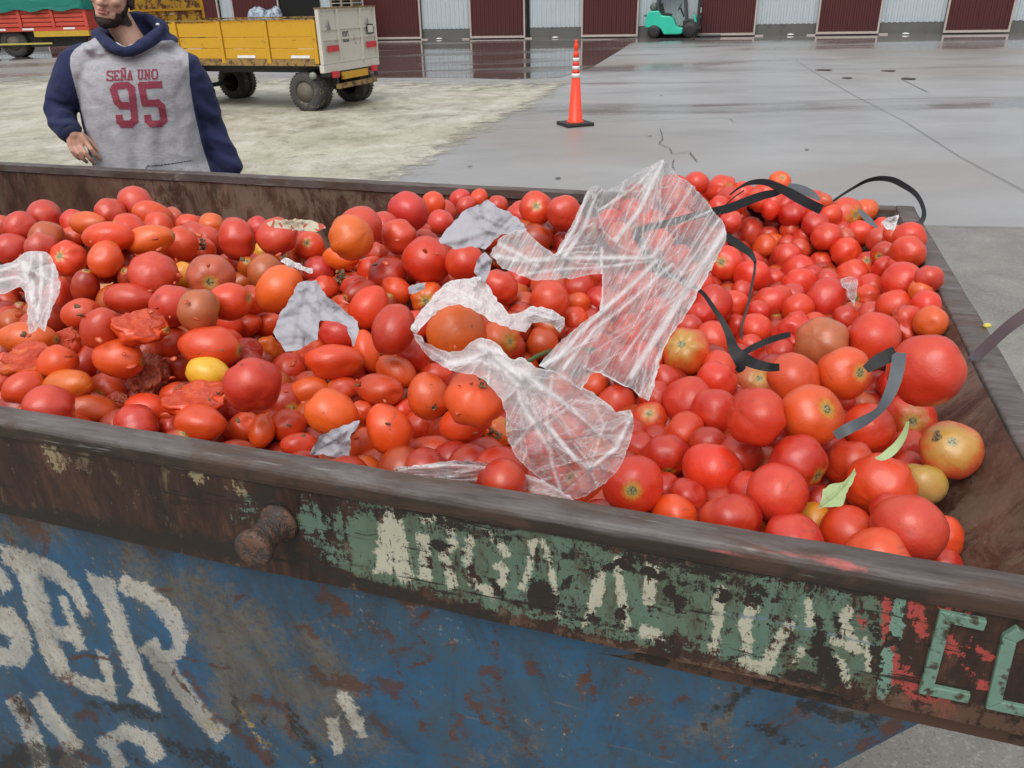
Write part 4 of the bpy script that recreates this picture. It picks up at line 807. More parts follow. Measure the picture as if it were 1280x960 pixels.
# ================================================================== TOMATOES
# crops of the photo: origin x, origin y; entries cx cy rx ry [angle] kind colour
CR = dict(X=(860, 200), A=(0, 220), B=(320, 220), C=(640, 220), D=(960, 220), E=(0, 420), F=(320, 420), G=(640, 460), H=(960, 460))
DATA = '''
A 685 145 88 88 0 r K; 555 175 70 55 0 r K; 225 210 84 80 0 r K; 105 255 62 75 0 r K; 20 260 50 60 0 r K; 370 225 65 50 0 r K; 440 235 98 50 -5 p KO
A 770 195 95 62 -20 p RS -60 -15; 790 240 72 50 0 r R; 870 215 45 50 0 r B; 945 245 58 52 0 r R; 1055 245 65 52 0 r OG; 1185 315 98 98 0 r K; 540 305 125 62 5 p R; 745 320 118 66 12 p O; 900 345 95 82 60 p RO
A 1000 375 74 66 0 r RS 0 -30; 1040 310 50 42 0 r K; 240 290 85 50 0 r B; 210 350 75 55 0 r B; 345 315 88 50 15 p K; 340 415 86 80 0 r RS -5 -5; 530 415 90 86 70 p RO; 665 455 48 56 0 r OY; 770 490 110 106 0 r K
A 920 500 48 58 0 r YO; 1055 505 112 97 0 r BS 35 40; 1140 450 55 62 0 r D; 1245 440 60 60 0 r R; 60 345 80 45 0 r K; 45 390 88 64 0 r K; 335 530 62 60 0 r BO; 440 575 58 52 30 p OY; 545 560 73 72 0 r OBS 10 -40
A 650 615 122 72 -5 p D; 865 650 98 105 0 r K; 995 660 108 88 0 r GB; 1150 630 108 86 12 p RO; 1262 620 44 72 0 r R; 410 690 92 70 8 p R; 505 760 112 84 55 p DK; 715 755 122 82 -6 p R; 290 620 66 110 80 p D; 35 625 60 62 0 r D
A 50 720 66 62 0 r D; 140 810 132 76 -3 p OR; 330 830 66 76 60 p RO; 1045 855 146 100 -6 p R; 860 830 78 80 40 p R; 1225 745 85 60 15 p R; 610 530 60 50 0 r D; 120 500 70 55 0 r D; 1150 745 60 55 0 r R; 640 250 90 45 0 r R; 980 290 70 60 0 r K
E 135 120 130 80 14 p KO; 290 135 98 84 25 p OR; 430 130 100 60 75 p D; 592 112 122 90 -5 p OR; 122 262 102 78 40 p R; 342 245 132 68 5 p OYG; 530 270 92 76 0 r RS 0 25; 245 345 122 80 0 r K; 455 365 120 76 -5 p K; 590 345 50 48 0 r D
E 680 425 112 66 0 r K; 738 372 102 80 -20 p R; 900 150 68 82 0 r D; 1040 185 104 74 -12 p Y; 880 292 78 60 20 p R; 1000 312 152 76 10 p RC; 1005 435 124 85 -6 p R; 1212 460 92 92 30 p RO; 860 455 50 34 0 r D; 1265 245 132 130 0 r DK
E 1230 80 72 80 0 r D; 20 150 40 66 80 p R; 10 235 32 52 0 r R; 30 325 44 26 0 r R; 1160 375 42 42 0 r D; 1150 40 60 60 0 r R; 640 30 60 40 0 r D; 560 200 60 50 0 r D; 740 280 60 45 40 p OC
B 105 300 96 84 0 r K; 8 262 42 38 0 r K; 50 485 88 84 0 r GB; 45 375 52 38 0 r Y; 155 402 66 50 0 r OS 0 -5; 270 350 70 66 0 r RS 0 -5; 215 335 45 66 0 r D; 475 305 108 97 0 r OG; 520 245 102 84 0 r K; 640 260 80 72 0 r K; 715 305 86 80 0 r KG
B 760 172 100 84 0 r K; 885 142 58 62 0 r RO; 950 172 56 44 0 r K; 1020 108 52 40 0 r K; 1115 118 44 52 85 p R; 1052 145 52 38 0 r K; 1210 142 42 34 0 r K; 925 218 66 44 0 r K; 940 262 74 64 0 r R; 818 280 42 36 0 r K; 835 322 56 46 0 r K
B 855 420 110 116 0 r D; 1042 430 92 90 0 r DK; 915 522 60 36 0 r R; 622 392 70 68 0 r D; 712 412 44 42 0 r D; 660 485 96 78 0 r D; 425 412 98 46 -10 p O; 500 470 82 46 -12 p O; 318 458 78 54 0 r K; 400 452 62 50 0 r R; 455 530 98 62 -10 p OC
B 590 542 50 36 0 r O; 700 572 76 68 -40 p RO; 568 655 112 86 60 p R; 685 770 128 100 72 p D; 412 790 98 72 -10 p D; 120 568 122 104 48 p O; 50 740 88 56 8 p R; 862 618 86 78 0 r OBS -5 20; 1005 755 145 112 0 r OR; 1215 560 92 90 0 r D; 1245 585 124 122 0 r RO
B 1222 815 80 76 0 r OBS 60 20; 800 745 48 52 0 r D; 550 880 108 52 -72 p RO; 250 855 90 58 0 p RO; 60 870 62 60 0 r OC; 460 645 70 44 -20 p R; 350 560 60 60 0 r R; 580 460 70 50 0 r R; 960 520 60 40 0 r D; 20 600 60 70 0 r D; 500 560 70 60 0 r D
F 45 250 136 136 0 r DK; 165 162 86 74 0 r D; 245 90 72 44 10 p O; 390 130 142 82 0 p RO; 275 272 106 66 12 p O; 440 265 78 58 -10 p RB; 372 382 132 110 -30 p OR; 160 445 90 86 20 p RO; 30 475 86 60 85 p RO; 215 542 90 54 0 p R; 620 270 122 78 -8 p R
F 698 180 106 78 -35 p RO; 785 92 88 76 -55 p D; 862 300 116 100 -70 p RO; 658 465 128 104 -65 p RO; 822 455 82 76 0 r D; 740 365 60 56 40 p R; 540 540 86 66 60 p O; 630 625 118 54 0 p K; 1045 432 132 90 20 p R; 885 582 138 76 4 p RB; 1095 290 142 104 -22 r OR
F 1212 480 62 82 0 r OB; 1135 590 116 70 0 r D; 905 190 84 44 -10 p R; 530 372 62 42 0 r R; 410 614 42 16 0 r O; 1272 615 36 52 0 r R; 480 200 60 90 80 p D; 950 480 60 60 0 r D
C 120 162 76 80 0 r RS 0 5; 260 172 82 64 0 r K; 268 215 66 60 0 r K; 45 205 78 72 0 r K; 290 245 76 70 0 r D; 150 290 44 36 0 r K; 180 315 56 48 0 r R; 188 620 92 94 0 r RO; 182 542 86 64 0 r KY; 30 525 72 66 0 r D; 335 545 80 64 0 r D; 330 642 52 48 0 r RY
C 320 712 64 54 0 r OR; 420 500 44 42 0 r D; 450 612 82 62 0 r D; 800 60 90 54 0 r R; 760 110 90 72 0 r K; 830 120 80 62 0 r R; 700 250 84 72 0 r R; 850 240 74 70 0 r K; 740 330 72 62 0 r R; 620 400 84 80 0 r K; 830 410 74 64 0 r R; 660 560 92 90 0 r K; 610 790 104 100 0 r K
C 720 690 90 80 0 r R; 800 560 80 72 0 r R; 450 880 112 76 0 r K; 870 620 74 62 0 r R; 540 640 74 62 0 r K; 950 560 66 66 0 r R; 540 300 70 60 0 r O; 490 230 70 60 0 r R; 600 180 70 60 0 r K; 580 530 70 60 0 r R; 760 800 80 70 0 r D; 660 900 90 60 0 r R; 560 920 90 60 0 r D; 380 820 70 60 0 r D
C 1050 74 70 74 0 r RS 25 5; 960 72 56 54 0 r R; 1158 85 54 56 0 r R; 1120 130 60 50 0 r R; 1140 215 50 50 0 r R; 1200 285 72 80 0 r K; 1092 232 56 52 0 r K; 1065 440 78 90 0 r RS -45 0; 1140 372 52 44 0 r D; 1192 425 62 42 0 r K; 1200 502 82 86 0 r R; 1262 350 60 52 0 r O
C 970 562 66 74 0 r D; 1000 645 104 92 0 r D; 1112 645 60 74 0 r R; 1120 755 64 60 0 r D; 1220 765 78 76 0 r R; 870 870 116 98 0 r RSY -50 -40; 1010 815 92 86 0 r R; 880 752 76 52 0 r D; 1040 950 92 66 0 r R; 1190 850 56 54 0 r R; 1230 680 50 50 0 r D; 940 700 60 60 0 r D; 890 500 60 60 0 r R; 1150 580 40 40 0 r D
D 60 28 48 52 0 r OS 0 -15; 230 112 56 36 0 r K; 275 126 48 34 0 r B; 90 142 56 46 0 r D; 125 192 68 62 0 r D; 240 238 70 56 0 r DK; 310 202 56 54 0 r R; 385 188 80 68 0 r RBS 30 20; 485 172 46 60 0 r OB; 40 242 56 56 0 r K; 108 270 46 46 0 r K; 12 170 40 44 0 r R
D 2 300 52 44 0 r K; 28 332 46 56 0 r O; 100 335 52 36 0 r K; 95 402 66 66 0 r K; 160 362 44 56 0 r K; 180 302 48 34 0 r K; 290 292 70 48 0 r R; 270 336 66 58 0 r D; 365 262 42 28 0 r D; 380 302 38 26 0 r B; 455 292 66 62 0 r R; 390 382 75 68 0 r RO; 560 312 66 50 0 r K
D 580 386 62 50 0 r DK; 505 436 56 64 0 r DS -40 -10; 570 252 48 36 0 r R; 622 292 46 36 0 r R; 705 302 76 58 0 r R; 700 376 82 66 0 r RO; 260 432 56 48 0 r R; 155 462 90 52 0 r R; 420 482 80 50 0 r R; 580 458 38 48 0 r R; 655 452 60 44 0 r R; 155 537 86 70 0 r R; 30 516 52 56 0 r R
D 300 522 62 50 0 r K; 665 522 98 82 0 r R; 800 516 62 72 0 r K; 508 548 64 56 0 r R; 285 622 106 102 0 r DK; 60 602 52 54 0 r R; 18 642 68 90 0 r R; 150 660 76 64 0 r R; 495 612 68 62 0 r RO; 635 642 90 60 0 r R; 790 636 76 56 0 r R; 765 570 42 34 0 r OB; 390 712 60 66 0 r D
D 518 692 78 54 0 r K; 685 742 106 78 0 r KC; 812 732 74 78 0 r O; 525 800 135 98 -12 r R; 268 832 122 116 0 r GB; 130 765 90 60 0 r RC; 60 882 66 62 0 r D; 790 965 172 152 0 r DK; 380 985 130 120 0 r OS 45 0; 128 1010 128 112 0 r OG; 420 560 60 60 0 r R; 220 500 50 50 0 r D; 240 740 60 50 0 r R; 560 740 50 50 0 r D; 120 590 50 50 0 r K; 480 500 50 45 0 r R
H 220 235 146 140 0 r OS 45 -45; 345 172 64 60 0 r K; 465 172 76 40 0 r B; 505 305 124 114 0 r R; 705 245 124 98 0 r RBS -40 5; 550 90 62 78 0 r D; 912 405 140 124 0 r YGS -55 -60; 705 405 84 68 0 r R; 415 480 126 102 0 r DO; 150 475 142 130 0 r DS 85 70; 560 592 160 146 0 r OD; 770 578 108 112 0 r GY; 45 622 142 132 0 r K
H 700 800 170 152 0 r K; 870 850 80 112 0 r RO; 400 790 136 80 0 r R; 130 815 142 74 0 r K; 540 905 152 72 0 r OR; 222 762 62 48 0 r YB; 262 682 92 90 0 r D; 50 335 72 72 0 r D; 305 400 50 50 0 r D; -60 245 140 132 0 r R; 640 90 80 70 0 r D; 700 500 80 60 0 r D; 620 720 90 80 0 r D; 880 955 90 40 0 r D
G 1020 52 100 70 0 r R; 1210 60 92 72 0 r GBS 5 -25; 880 148 118 92 0 r R; 1012 222 112 112 0 r R; 690 255 78 90 0 r RBS -20 -40; 715 140 44 62 0 r D; 520 168 96 74 0 r K; 860 318 106 92 0 r R; 770 440 106 110 0 r DS -5 90; 635 395 66 78 0 r D; 1000 510 132 140 0 r RO; 1140 445 112 112 0 r D
X 380 172 60 56 0 r R; 500 180 56 54 0 r K; 430 220 60 56 0 r R; 560 215 54 50 0 r K; 300 165 56 54 0 r R; 200 195 60 56 0 r K; 260 232 62 58 0 r R; 100 165 60 56 0 r K; 40 120 60 60 0 r R; 620 250 56 54 0 r R; 470 260 60 56 0 r D; 160 240 60 56 0 r R; 350 205 60 56 0 r R; 640 215 50 46 0 r K; 700 235 54 50 0 r R; 760 260 56 50 0 r R
G 602 582 142 136 0 r RSO -25 20; 770 610 46 48 0 r D; 812 712 116 64 0 r OR; 1090 728 146 98 0 r D; 880 642 96 84 0 r D; 350 582 118 100 0 r K; 410 80 62 52 0 r O; 25 480 44 54 0 r O; 250 560 80 70 0 r R; 1180 620 60 60 0 r D; 760 60 80 70 0 r D; 980 380 70 60 0 r D; 180 230 90 70 0 r D; 300 320 100 80 0 r R; 420 420 90 70 0 r O; 120 400 90 80 0 r R; 240 90 80 60 0 r O
'''
COLS = dict(R=(.64, .036, .009), D=(.50, .020, .007), K=(.58, .042, .020), O=(.68, .080, .010), Y=(.74, .36, .02), G=(.44, .095, .03), B=(.48, .068, .026), C=(.66, .07, .03), S=None)
TOM = []
for ln in DATA.strip().splitlines():
    cr_, rest = ln[0], ln[2:]
    ox, oy = CR[cr_]
    for it in rest.split(';'):
        f = it.split(); cx, cy, rx, ry, an = map(float, f[:5]); kind, code = f[5], f[6]
        sx, sy = (float(f[7]), float(f[8])) if len(f) > 8 else (None, None)
        TOM.append(dict(x=ox+cx/4, y=oy+cy/4, rx=rx/4, ry=ry/4, an=an, k=kind, c=code, s=None if sx is None else (sx/4, sy/4)))
for T_ in TOM:
    a, b = T_['rx'], T_['ry']
    if T_['k'] == 'r':
        if b < a*.9: T_['y'] += (a*.93-b)*.8; b = a*.93      # the lower part of the fruit is hidden
        elif a < b*.85: a = b*.88
        T_['r'] = (a+b)/2*1.10; T_['long'] = T_['r']
    else:
        lo, sh = max(a, b), min(a, b); sh = max(sh, lo*.56); sh = min(sh, lo*.82); T_['r'] = sh*1.07; T_['long'] = lo*1.05
# drop doubles
keepT = []
for T_ in TOM:
    if all(math.hypot(T_['x']-o['x'], T_['y']-o['y']) > .52*min(T_['r'], o['r'])+2 for o in keepT): keepT.append(T_)
TOM = keepT
_rr = [(t['x'], t['y'], t['r']) for t in TOM if t['k'] == 'r']
for t in TOM:      # no fruit much smaller than its neighbours
    if t['k'] == 'r':
        nb_ = [q[2] for q in _rr if math.hypot(q[0]-t['x'], q[1]-t['y']) < 60]; lim = .84*sum(nb_)/len(nb_)
        if t['r'] < lim: t['r'] = t['long'] = lim
tx = np.array([t['x'] for t in TOM]); ty_ = np.array([t['y'] for t in TOM]); tr_ = np.array([t['r'] for t in TOM])
Dm = np.array([.083 if t['k'] == 'r' else .060 for t in TOM])
draw = F*Dm/(2*tr_)
# depth of the rim plane along each ray gives the limits of the heap
def dplane(x, y, z):
    d = rays(np.asarray(x, float), np.asarray(y, float)); return (z-HC)/d[..., 2]
lo = dplane(tx, ty_, H+.17); hi = dplane(tx, ty_, H-.15)
dcl = np.clip(draw, lo, np.maximum(hi, lo+.01))
def depth_at(x, y, sig=34):
    x = np.atleast_1d(np.asarray(x, float)); y = np.atleast_1d(np.asarray(y, float))
    d2 = (x[:, None]-tx)**2+((y[:, None]-ty_)*1.5)**2; w_ = np.exp(-d2/(2*sig*sig))+1e-9*np.exp(-d2/(2*(sig*4)**2))
    return (w_*np.log(dcl)).sum(1)/w_.sum(1)
sm = np.exp(depth_at(tx, ty_)); dep = sm*.8+dcl*.2
R3 = tr_*dep/F
def world(i): return CP+(fw+rt*((tx[i]-640)/F)-up*((ty_[i]-480)/F))*dep[i]
dirs = rays(tx, ty_)
for it in range(60):
    P3 = CP+dirs*dep[:, None]; R3 = tr_*dep/F
    dv = P3[:, None]-P3[None]; ds = np.sqrt((dv**2).sum(-1))+1e-9; need = (R3[:, None]+R3[None])*.93; ov = need-ds; np.fill_diagonal(ov, -1)
    i_, j_ = np.where(np.triu(ov > 0))
    mv = np.zeros(len(tx))
    for a, b in zip(i_, j_):
        f_, b_ = (a, b) if (ty_[a]+tr_[a]*.3 > ty_[b]+tr_[b]*.3) else (b, a)   # the lower one in view lies in front
        q = min(.012, ov[a, b]*.5); mv[f_] -= q; mv[b_] += q
    dep += np.clip(mv, -.01, .01)*.6
    dep = np.clip(dep, sm*.90, sm*1.10)
    Lp = toloc(CP+dirs*dep[:, None]); Rl_ = tr_*dep/F
    # stay inside the steel box
    tmin = .855+Rl_*.85; tmax = 2.6-Rl_; kt = dirs@e2
    dep = np.where(Lp[:, 1] < tmin, (tmin-CP@e2)/kt, dep); dep = np.where(Lp[:, 1] > tmax, (tmax-CP@e2)/kt, dep)
for it in range(60):      # keep clear of the sloping end
    Lp = toloc(CP+dirs*dep[:, None]); bad = Lp[:, 0] > .385-.017*(Lp[:, 1]-.85)-.69*(H-Lp[:, 2])-tr_*dep/F*1.12
    dep = np.where(bad, dep*.994, dep)
P3 = CP+dirs*dep[:, None]; R3 = tr_*dep/F

# tomato shader
def tomato_mat(name, use_obj=True):
    m = NT(name); c = m.coord(); 
    if use_obj:
        oi = m.n('ObjectInfo'); col = oi.outputs['Color']; al = oi.outputs['Alpha']; rnd = oi.outputs['Random']
        ad = m.n('VectorMath', operation='ADD'); m.L(c, ad.inputs[0]); cm = m.n('CombineXYZ'); m.L(m.math('MULTIPLY', rnd, 37), cm.inputs[0]); m.L(m.math('MULTIPLY', rnd, 91), cm.inputs[1]); m.L(cm.outputs[0], ad.inputs[1]); c = ad.outputs[0]
    else:
        col = m.attr('tint', 'Color'); al = m.attr('tint', 'Alpha')
    sc = 1.0   # local space: unit radius = 1
    pole = m.attr('pole')
    n1 = m.noise(1.1 if use_obj else 18, c, 4, .6, .3); n2 = m.noise(3.2 if use_obj else 50, c, 5, .7, .3); n3 = m.noise(14 if use_obj else 200, c, 4, .7)
    hs_ = m.n('HueSaturation'); hs_.inputs['Hue'].default_value = .5; m.L(col, hs_.inputs['Color']); m.L(m.math('ADD', .82, m.math('MULTIPLY', n1, .36)), hs_.inputs['Value'])
    base = hs_.outputs[0]
    org = m.mix(m.math('MULTIPLY', m.step(n1, .58, .12), .30), base, (.60, .10, .018))
    # shoulder: yellow / green near the stem
    sh = m.math('MULTIPLY', m.step(m.math('SUBTRACT', m.math('ADD', m.math('MULTIPLY', al, .62), m.math('MULTIPLY', m.math('SUBTRACT', n2, .5), .6)), pole), .04, .16), m.math('MINIMUM', m.math('MULTIPLY', al, 3), 1))
    shc = m.mix(n2, (.46, .30, .03), (.40, .24, .06)); base = m.mix(m.math('MULTIPLY', sh, .85), org, shc)
    # fine freckles, scratches, bruises
    fr = m.step(n3, .70, .02); base = m.mix(m.math('MULTIPLY', fr, .30), base, (.40, .15, .05))
    br = m.step(m.noise(.8 if use_obj else 12, c, 6, .8, 1.5), .63, .05); base = m.mix(m.math('MULTIPLY', br, .55), base, (.22, .04, .02))
    rot = m.step(m.noise(1.6 if use_obj else 22, c, 6, .85, 1.0), .69, .02); base = m.mix(m.math('MULTIPLY', rot, .85), base, (.035, .025, .012))
    # stem scar
    sc1 = m.math('SUBTRACT', 1, m.step(m.math('ADD', pole, m.math('MULTIPLY', m.math('SUBTRACT', n3, .5), .10)), .055, .012)); sc2 = m.math('SUBTRACT', 1, m.step(m.math('ADD', pole, m.math('MULTIPLY', m.math('SUBTRACT', n3, .5), .12)), .095, .035))
    base = m.mix(m.math('MULTIPLY', sc2, .75), base, (.50, .28, .04)); base = m.mix(sc1, base, m.mix(m.step(n3, .5, .08), (.36, .32, .14), (.06, .05, .015)))
    m.set(Base_Color=base, Roughness=m.math('ADD', .30, m.math('MULTIPLY', n2, .25)))
    m.b.inputs['Specular IOR Level'].default_value = .5; m.b.inputs['Coat Weight'].default_value = .4; m.b.inputs['Coat Roughness'].default_value = .24
    m.b.inputs['Subsurface Weight'].default_value = .0
    wr = m.noise(2.4 if use_obj else 40, m.coord(scale=(2.2, 2.2, .5)) if use_obj else c, 5, .65, .8)
    m.bump(m.math('ADD', m.math('MULTIPLY', n2, .5), m.math('ADD', m.math('MULTIPLY', n3, .10), m.math('MULTIPLY', wr, .25))), .11, .06 if use_obj else .005); return m.m
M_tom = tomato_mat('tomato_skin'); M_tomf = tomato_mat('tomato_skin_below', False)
def tomato_mesh(kind, seed, nu=30, nv=20):
    r_ = random.Random(seed); n = r_.choice([5, 5, 6, 7]); lob = r_.uniform(.01, .075) if kind == 'r' else r_.uniform(0, .02); ph = r_.uniform(0, 6)
    fl = r_.uniform(.84, .95); tap = r_.uniform(-.10, .14); dim = r_.uniform(.06, .14) if kind == 'r' else .04; ph2 = r_.uniform(0, 6)
    vs, pole = [], []; dents = [(Vector((r_.gauss(0, 1), r_.gauss(0, 1), r_.gauss(0, 1))).normalized(), r_.uniform(.06, .20), r_.uniform(.25, .55)) for _ in range(r_.choice([1, 2, 3]))]
    for k in range(nv+1):
        th = math.pi*k/nv
        for j in range(nu):
            a = 2*math.pi*j/nu
            x, y, z = math.sin(th)*math.cos(a), math.sin(th)*math.sin(a), math.cos(th)
            q = 1+lob*math.cos(n*a+ph)*math.sin(th)*(.4+.6*max(0, z)) + .06*noise.noise((x*1.3+seed, y*1.3, z*1.3)) + .02*noise.noise((x*3+seed, y*3, z*3))
            for dn_, dd_, dw_ in dents: q -= dd_*math.exp(-((Vector((x, y, z))-dn_).length/dw_)**2)*(.45 if kind == 'r' else 1)
            if kind == 'r':
                z2 = z*fl; z2 -= dim*math.exp(-(th/.33)**2); z2 += .03*math.exp(-((math.pi-th)/.3)**2)
                xx, yy = x*q, y*q
            else:
                sc = 1+tap*z; z2 = z*1.0-dim*math.exp(-(th/.25)**2)*.5+.03*math.exp(-((math.pi-th)/.25)**2)
                p_ = 1-.06*z*z; xx, yy = x*q*sc*p_, y*q*sc*p_
            vs.append((xx, yy, z2*q)); pole.append(th/math.pi)
    fs = []
    for k in range(nv):
        for j in range(nu):
            l = (j+1) % nu
            if k == 0: fs.append((j, nu+j, nu+l)) if False else fs.append((k*nu+j, (k+1)*nu+j, (k+1)*nu+l, k*nu+l))
            else: fs.append((k*nu+j, (k+1)*nu+j, (k+1)*nu+l, k*nu+l))
    me = bpy.data.meshes.new('tomato' if kind == 'r' else 'plum_tomato'); me.from_pydata(vs, [], fs)
    bm = bmesh.new(); bm.from_mesh(me); la = bm.verts.layers.float.new('pole')
    for v, p in zip(bm.verts, pole): v[la] = p
    bmesh.ops.remove_doubles(bm, verts=bm.verts[:], dist=1e-5); bm.to_mesh(me); bm.free(); me.shade_smooth(); me.materials.append(M_tom); return me
ROUND = [tomato_mesh('r', 10+i) for i in range(16)]; PLUM = [tomato_mesh('p', 40+i) for i in range(14)]
# split or squashed fruit: torn flesh
m = NT('torn_flesh'); n1 = m.noise(2.5, None, 6, .7, .6); n2 = m.noise(9, None, 5, .7)
m.set(Base_Color=m.mix(m.step(n1, .5, .12), m.mix(n2, (.62, .04, .015), (.68, .12, .025)), m.mix(n2, (.42, .02, .010), (.60, .07, .02))), Roughness=.25); m.bump(m.math('ADD', n1, n2), .35, .06); M_flesh = m.m
def crushed_mesh(seed):
    me = tomato_mesh('p', seed, 34, 24); me.name = 'crushed_tomato'
    for v in me.vertices:
        p = Vector(v.co); k = 1+.30*noise.noise(p*1.4+Vector((seed, 0, 0)))+.14*noise.noise(p*4)+.05*noise.noise(p*10)
        dent = max(0, p.y-.15)*.55; v.co = Vector((p.x*k, p.y*k-dent, p.z*k*(.95)))
    me.materials.append(M_flesh)
    for f in me.polygons:
        if f.center.y > .30+.15*noise.noise(f.center*1.2): f.material_index = 1
    return me
CRUSH = [crushed_mesh(70+i) for i in range(4)]
camR = Matrix(((rt[0], up[0], -fw[0]), (rt[1], up[1], -fw[1]), (rt[2], up[2], -fw[2])))
def rot_from(zdir, roll): 
    q = Vector(zdir).normalized().to_track_quat('Z', 'Y').to_matrix(); return q @ Matrix.Rotation(roll, 3, 'Z')
tom_objs = []
for i, T_ in enumerate(TOM):
    r_ = random.Random(i*13+5); code = T_['c']
    cc = [COLS[ch] for ch in code if ch in COLS and COLS[ch] and ch not in 'S']
    k2 = 0 if len(cc) == 1 else (.25 if code[1] in 'OKRD' else .10)
    col = np.array(cc[0])*(1-k2)+np.array(cc[-1])*k2
    col = col*(1+np.array([r_.uniform(-.10, .08), r_.uniform(-.25, .3), r_.uniform(-.2, .3)]))
    if T_['x'] < 640 and code[0] in 'RDO' : col = col*np.array([1.03, 1.3, .9])+np.array([.02, .003, 0])
    if T_['x'] < 560 and code[0] == 'K' and T_['k'] == 'p': col = col*np.array([1.05, 1.5, .7])
    al = 0.0
    if 'Y' in code and code[0] != 'Y': al = .45
    if 'G' in code: al = .36
    if 'B' in code and code[0] != 'B': al = .30
    if al == 0 and r_.random() < .4: al = r_.uniform(.08, .22)
    if code.startswith('YG'): al = .56; col = np.array((.60, .08, .03))
    if code == 'GY': col = np.array((.46, .27, .08)); al = .9
    Rr = R3[i]
    crushed = 'C' in code or (T_['k'] == 'p' and T_['x'] < 640 and code[0] != 'Y' and random.Random(i*7+1).random() < .035)
    if T_['k'] == 'r':
        me = r_.choice(ROUND) if not crushed else r_.choice(CRUSH)
        if T_['s']: dx, dy = T_['s'][0]/T_['r'], -T_['s'][1]/T_['r']
        else:
            while True:
                dx, dy = r_.uniform(-1, 1), r_.uniform(-1, 1)
                if .3 < dx*dx+dy*dy < 1: break
        zz_ = math.sqrt(max(0.02, 1-dx*dx-dy*dy))
        if not T_['s'] and r_.random() < .95: zz_ = -zz_
        zd = camR @ Vector((dx, dy, zz_)); Rm = rot_from(zd, r_.uniform(0, 6.28)); scl = (Rr, Rr, Rr)
    else:
        me = r_.choice(PLUM) if not crushed else r_.choice(CRUSH)
        a = math.radians(T_['an']+(180 if r_.random() < .5 else 0)); tilt = r_.uniform(-.35, .1)
        if T_['s']: a = math.atan2(-T_['s'][1], T_['s'][0]); tilt = .5
        zd = camR @ Vector((math.cos(a)*math.cos(tilt), math.sin(a)*math.cos(tilt), math.sin(tilt)))
        Rm = rot_from(zd, r_.uniform(0, 6.28)); lg = T_['long']*dep[i]/F; scl = (Rr*1.03, Rr*1.03, lg*1.02)
        if crushed:   # torn side towards the sky
            sky_ = camR @ Vector((0, .5, .85)); xd = Vector(zd).normalized(); yd = (sky_-xd*sky_.dot(xd)).normalized(); Rm = Matrix((yd.cross(xd), yd, xd)).transposed()
    o = bpy.data.objects.new('tomato' if T_['k'] == 'r' else 'plum_tomato', me); C.objects.link(o)
    o.matrix_world = Matrix.Translation(Vector(P3[i])) @ Rm.to_4x4() @ Matrix.Diagonal((*scl, 1))
    o.color = (*[float(min(.95, v)) for v in col], al); tom_objs.append(o); T_['al'] = al; T_['crushed'] = crushed
# labels: nearest landmark + direction + rank among the same look
LM = [((165, 470), 'the dark pulpy mass'), ((260, 466), 'the yellow plum tomato'), ((36, 360), 'the left film scrap'), ((395, 395), 'the middle grey paper'), ((425, 555), 'the grey paper at the near rim'),
 ((610, 280), 'the upper grey paper'), ((590, 375), 'the white film piece'), ((715, 540), 'the crumpled clear bag'), ((800, 300), 'the stretched film'), ((605, 595), 'the film edge at the near rim'),
 ((1040, 620), 'the pale green leaf'), ((1120, 555), 'the curled green strip'), ((1188, 561), 'the yellow-green end-wall tomato'), ((1100, 485), 'the folded grey strap'), ((935, 450), 'the knotted black strap'), ((1150, 240), 'the arching strap loop'),
 ((975, 240), 'the top strap fold'), ((940, 360), 'the thin vertical strap'), ((1064, 360), 'the torn skin shred'), ((1112, 275), 'the white corner shard'), ((330, 672), 'the lifting pin'), ((171, 256), 'the topmost left tomato'), ((331, 482), 'the big dark tomato'), ((571, 409), 'the orange film tomato'), ((1158, 461), 'the huge strap tomato'), ((440, 296), 'the green-shouldered tomato'), ((1028, 427), 'the brown-green tomato'), ((680, 445), 'the green stem')]
CW = dict(R='red', D='deep red', K='pinkish red', O='orange', Y='yellow', G='greenish brown', B='brownish', C='red')
DIRN = ['right of', 'upper-right of', 'above', 'upper-left of', 'left of', 'lower-left of', 'below', 'lower-right of']
RK = ['nearest', 'second', 'third', 'fourth', 'fifth', 'sixth', 'seventh', 'eighth', 'ninth', 'tenth']
special = {(171, 256): 'topmost round pinkish tomato against the far wall, below the man', (260, 466): 'bright yellow plum tomato among red ones near the near rim', (571, 409): 'large orange round tomato lying on white film', (331, 482): 'big dark red round tomato left of the orange plum tomatoes',
 (1158, 461): 'huge red tomato by the end wall, touching the folded grey strap', (1188, 561): 'yellow-green shouldered tomato leaning on the rusty end wall', (1152, 605): 'blotchy yellow-green tomato behind the big orange-red one', (440, 296): 'orange tomato with greenish shoulder and a dark spot', (1028, 427): 'large brownish green tomato above the folded strap', (974, 227): 'orange tomato on the very top of the right mound',
 (790, 605): 'round red tomato with a star-shaped pale stem scar by the rim', (992, 411): 'tomato cut in half showing wet red flesh', (1135, 660): 'big pinkish round tomato at the near right corner', (569, 440): 'x'}
used = set(); cls = []
for T_ in TOM:
    look = CW[T_['c'][0]]
    if len(T_['c']) > 1 and T_['c'][1] in 'OY' and T_['c'][0] != 'C': look += ' and orange' if T_['c'][1] == 'O' and T_['c'][0] != 'O' else ' and yellow' if T_['c'][1] == 'Y' else ''
    sz = 'large ' if T_['r'] > 28 else 'small ' if T_['r'] < 14 else ''
    cls.append(('split ' if T_['crushed'] else '')+sz+look+(' round' if T_['k'] == 'r' else ' plum')+' tomato')
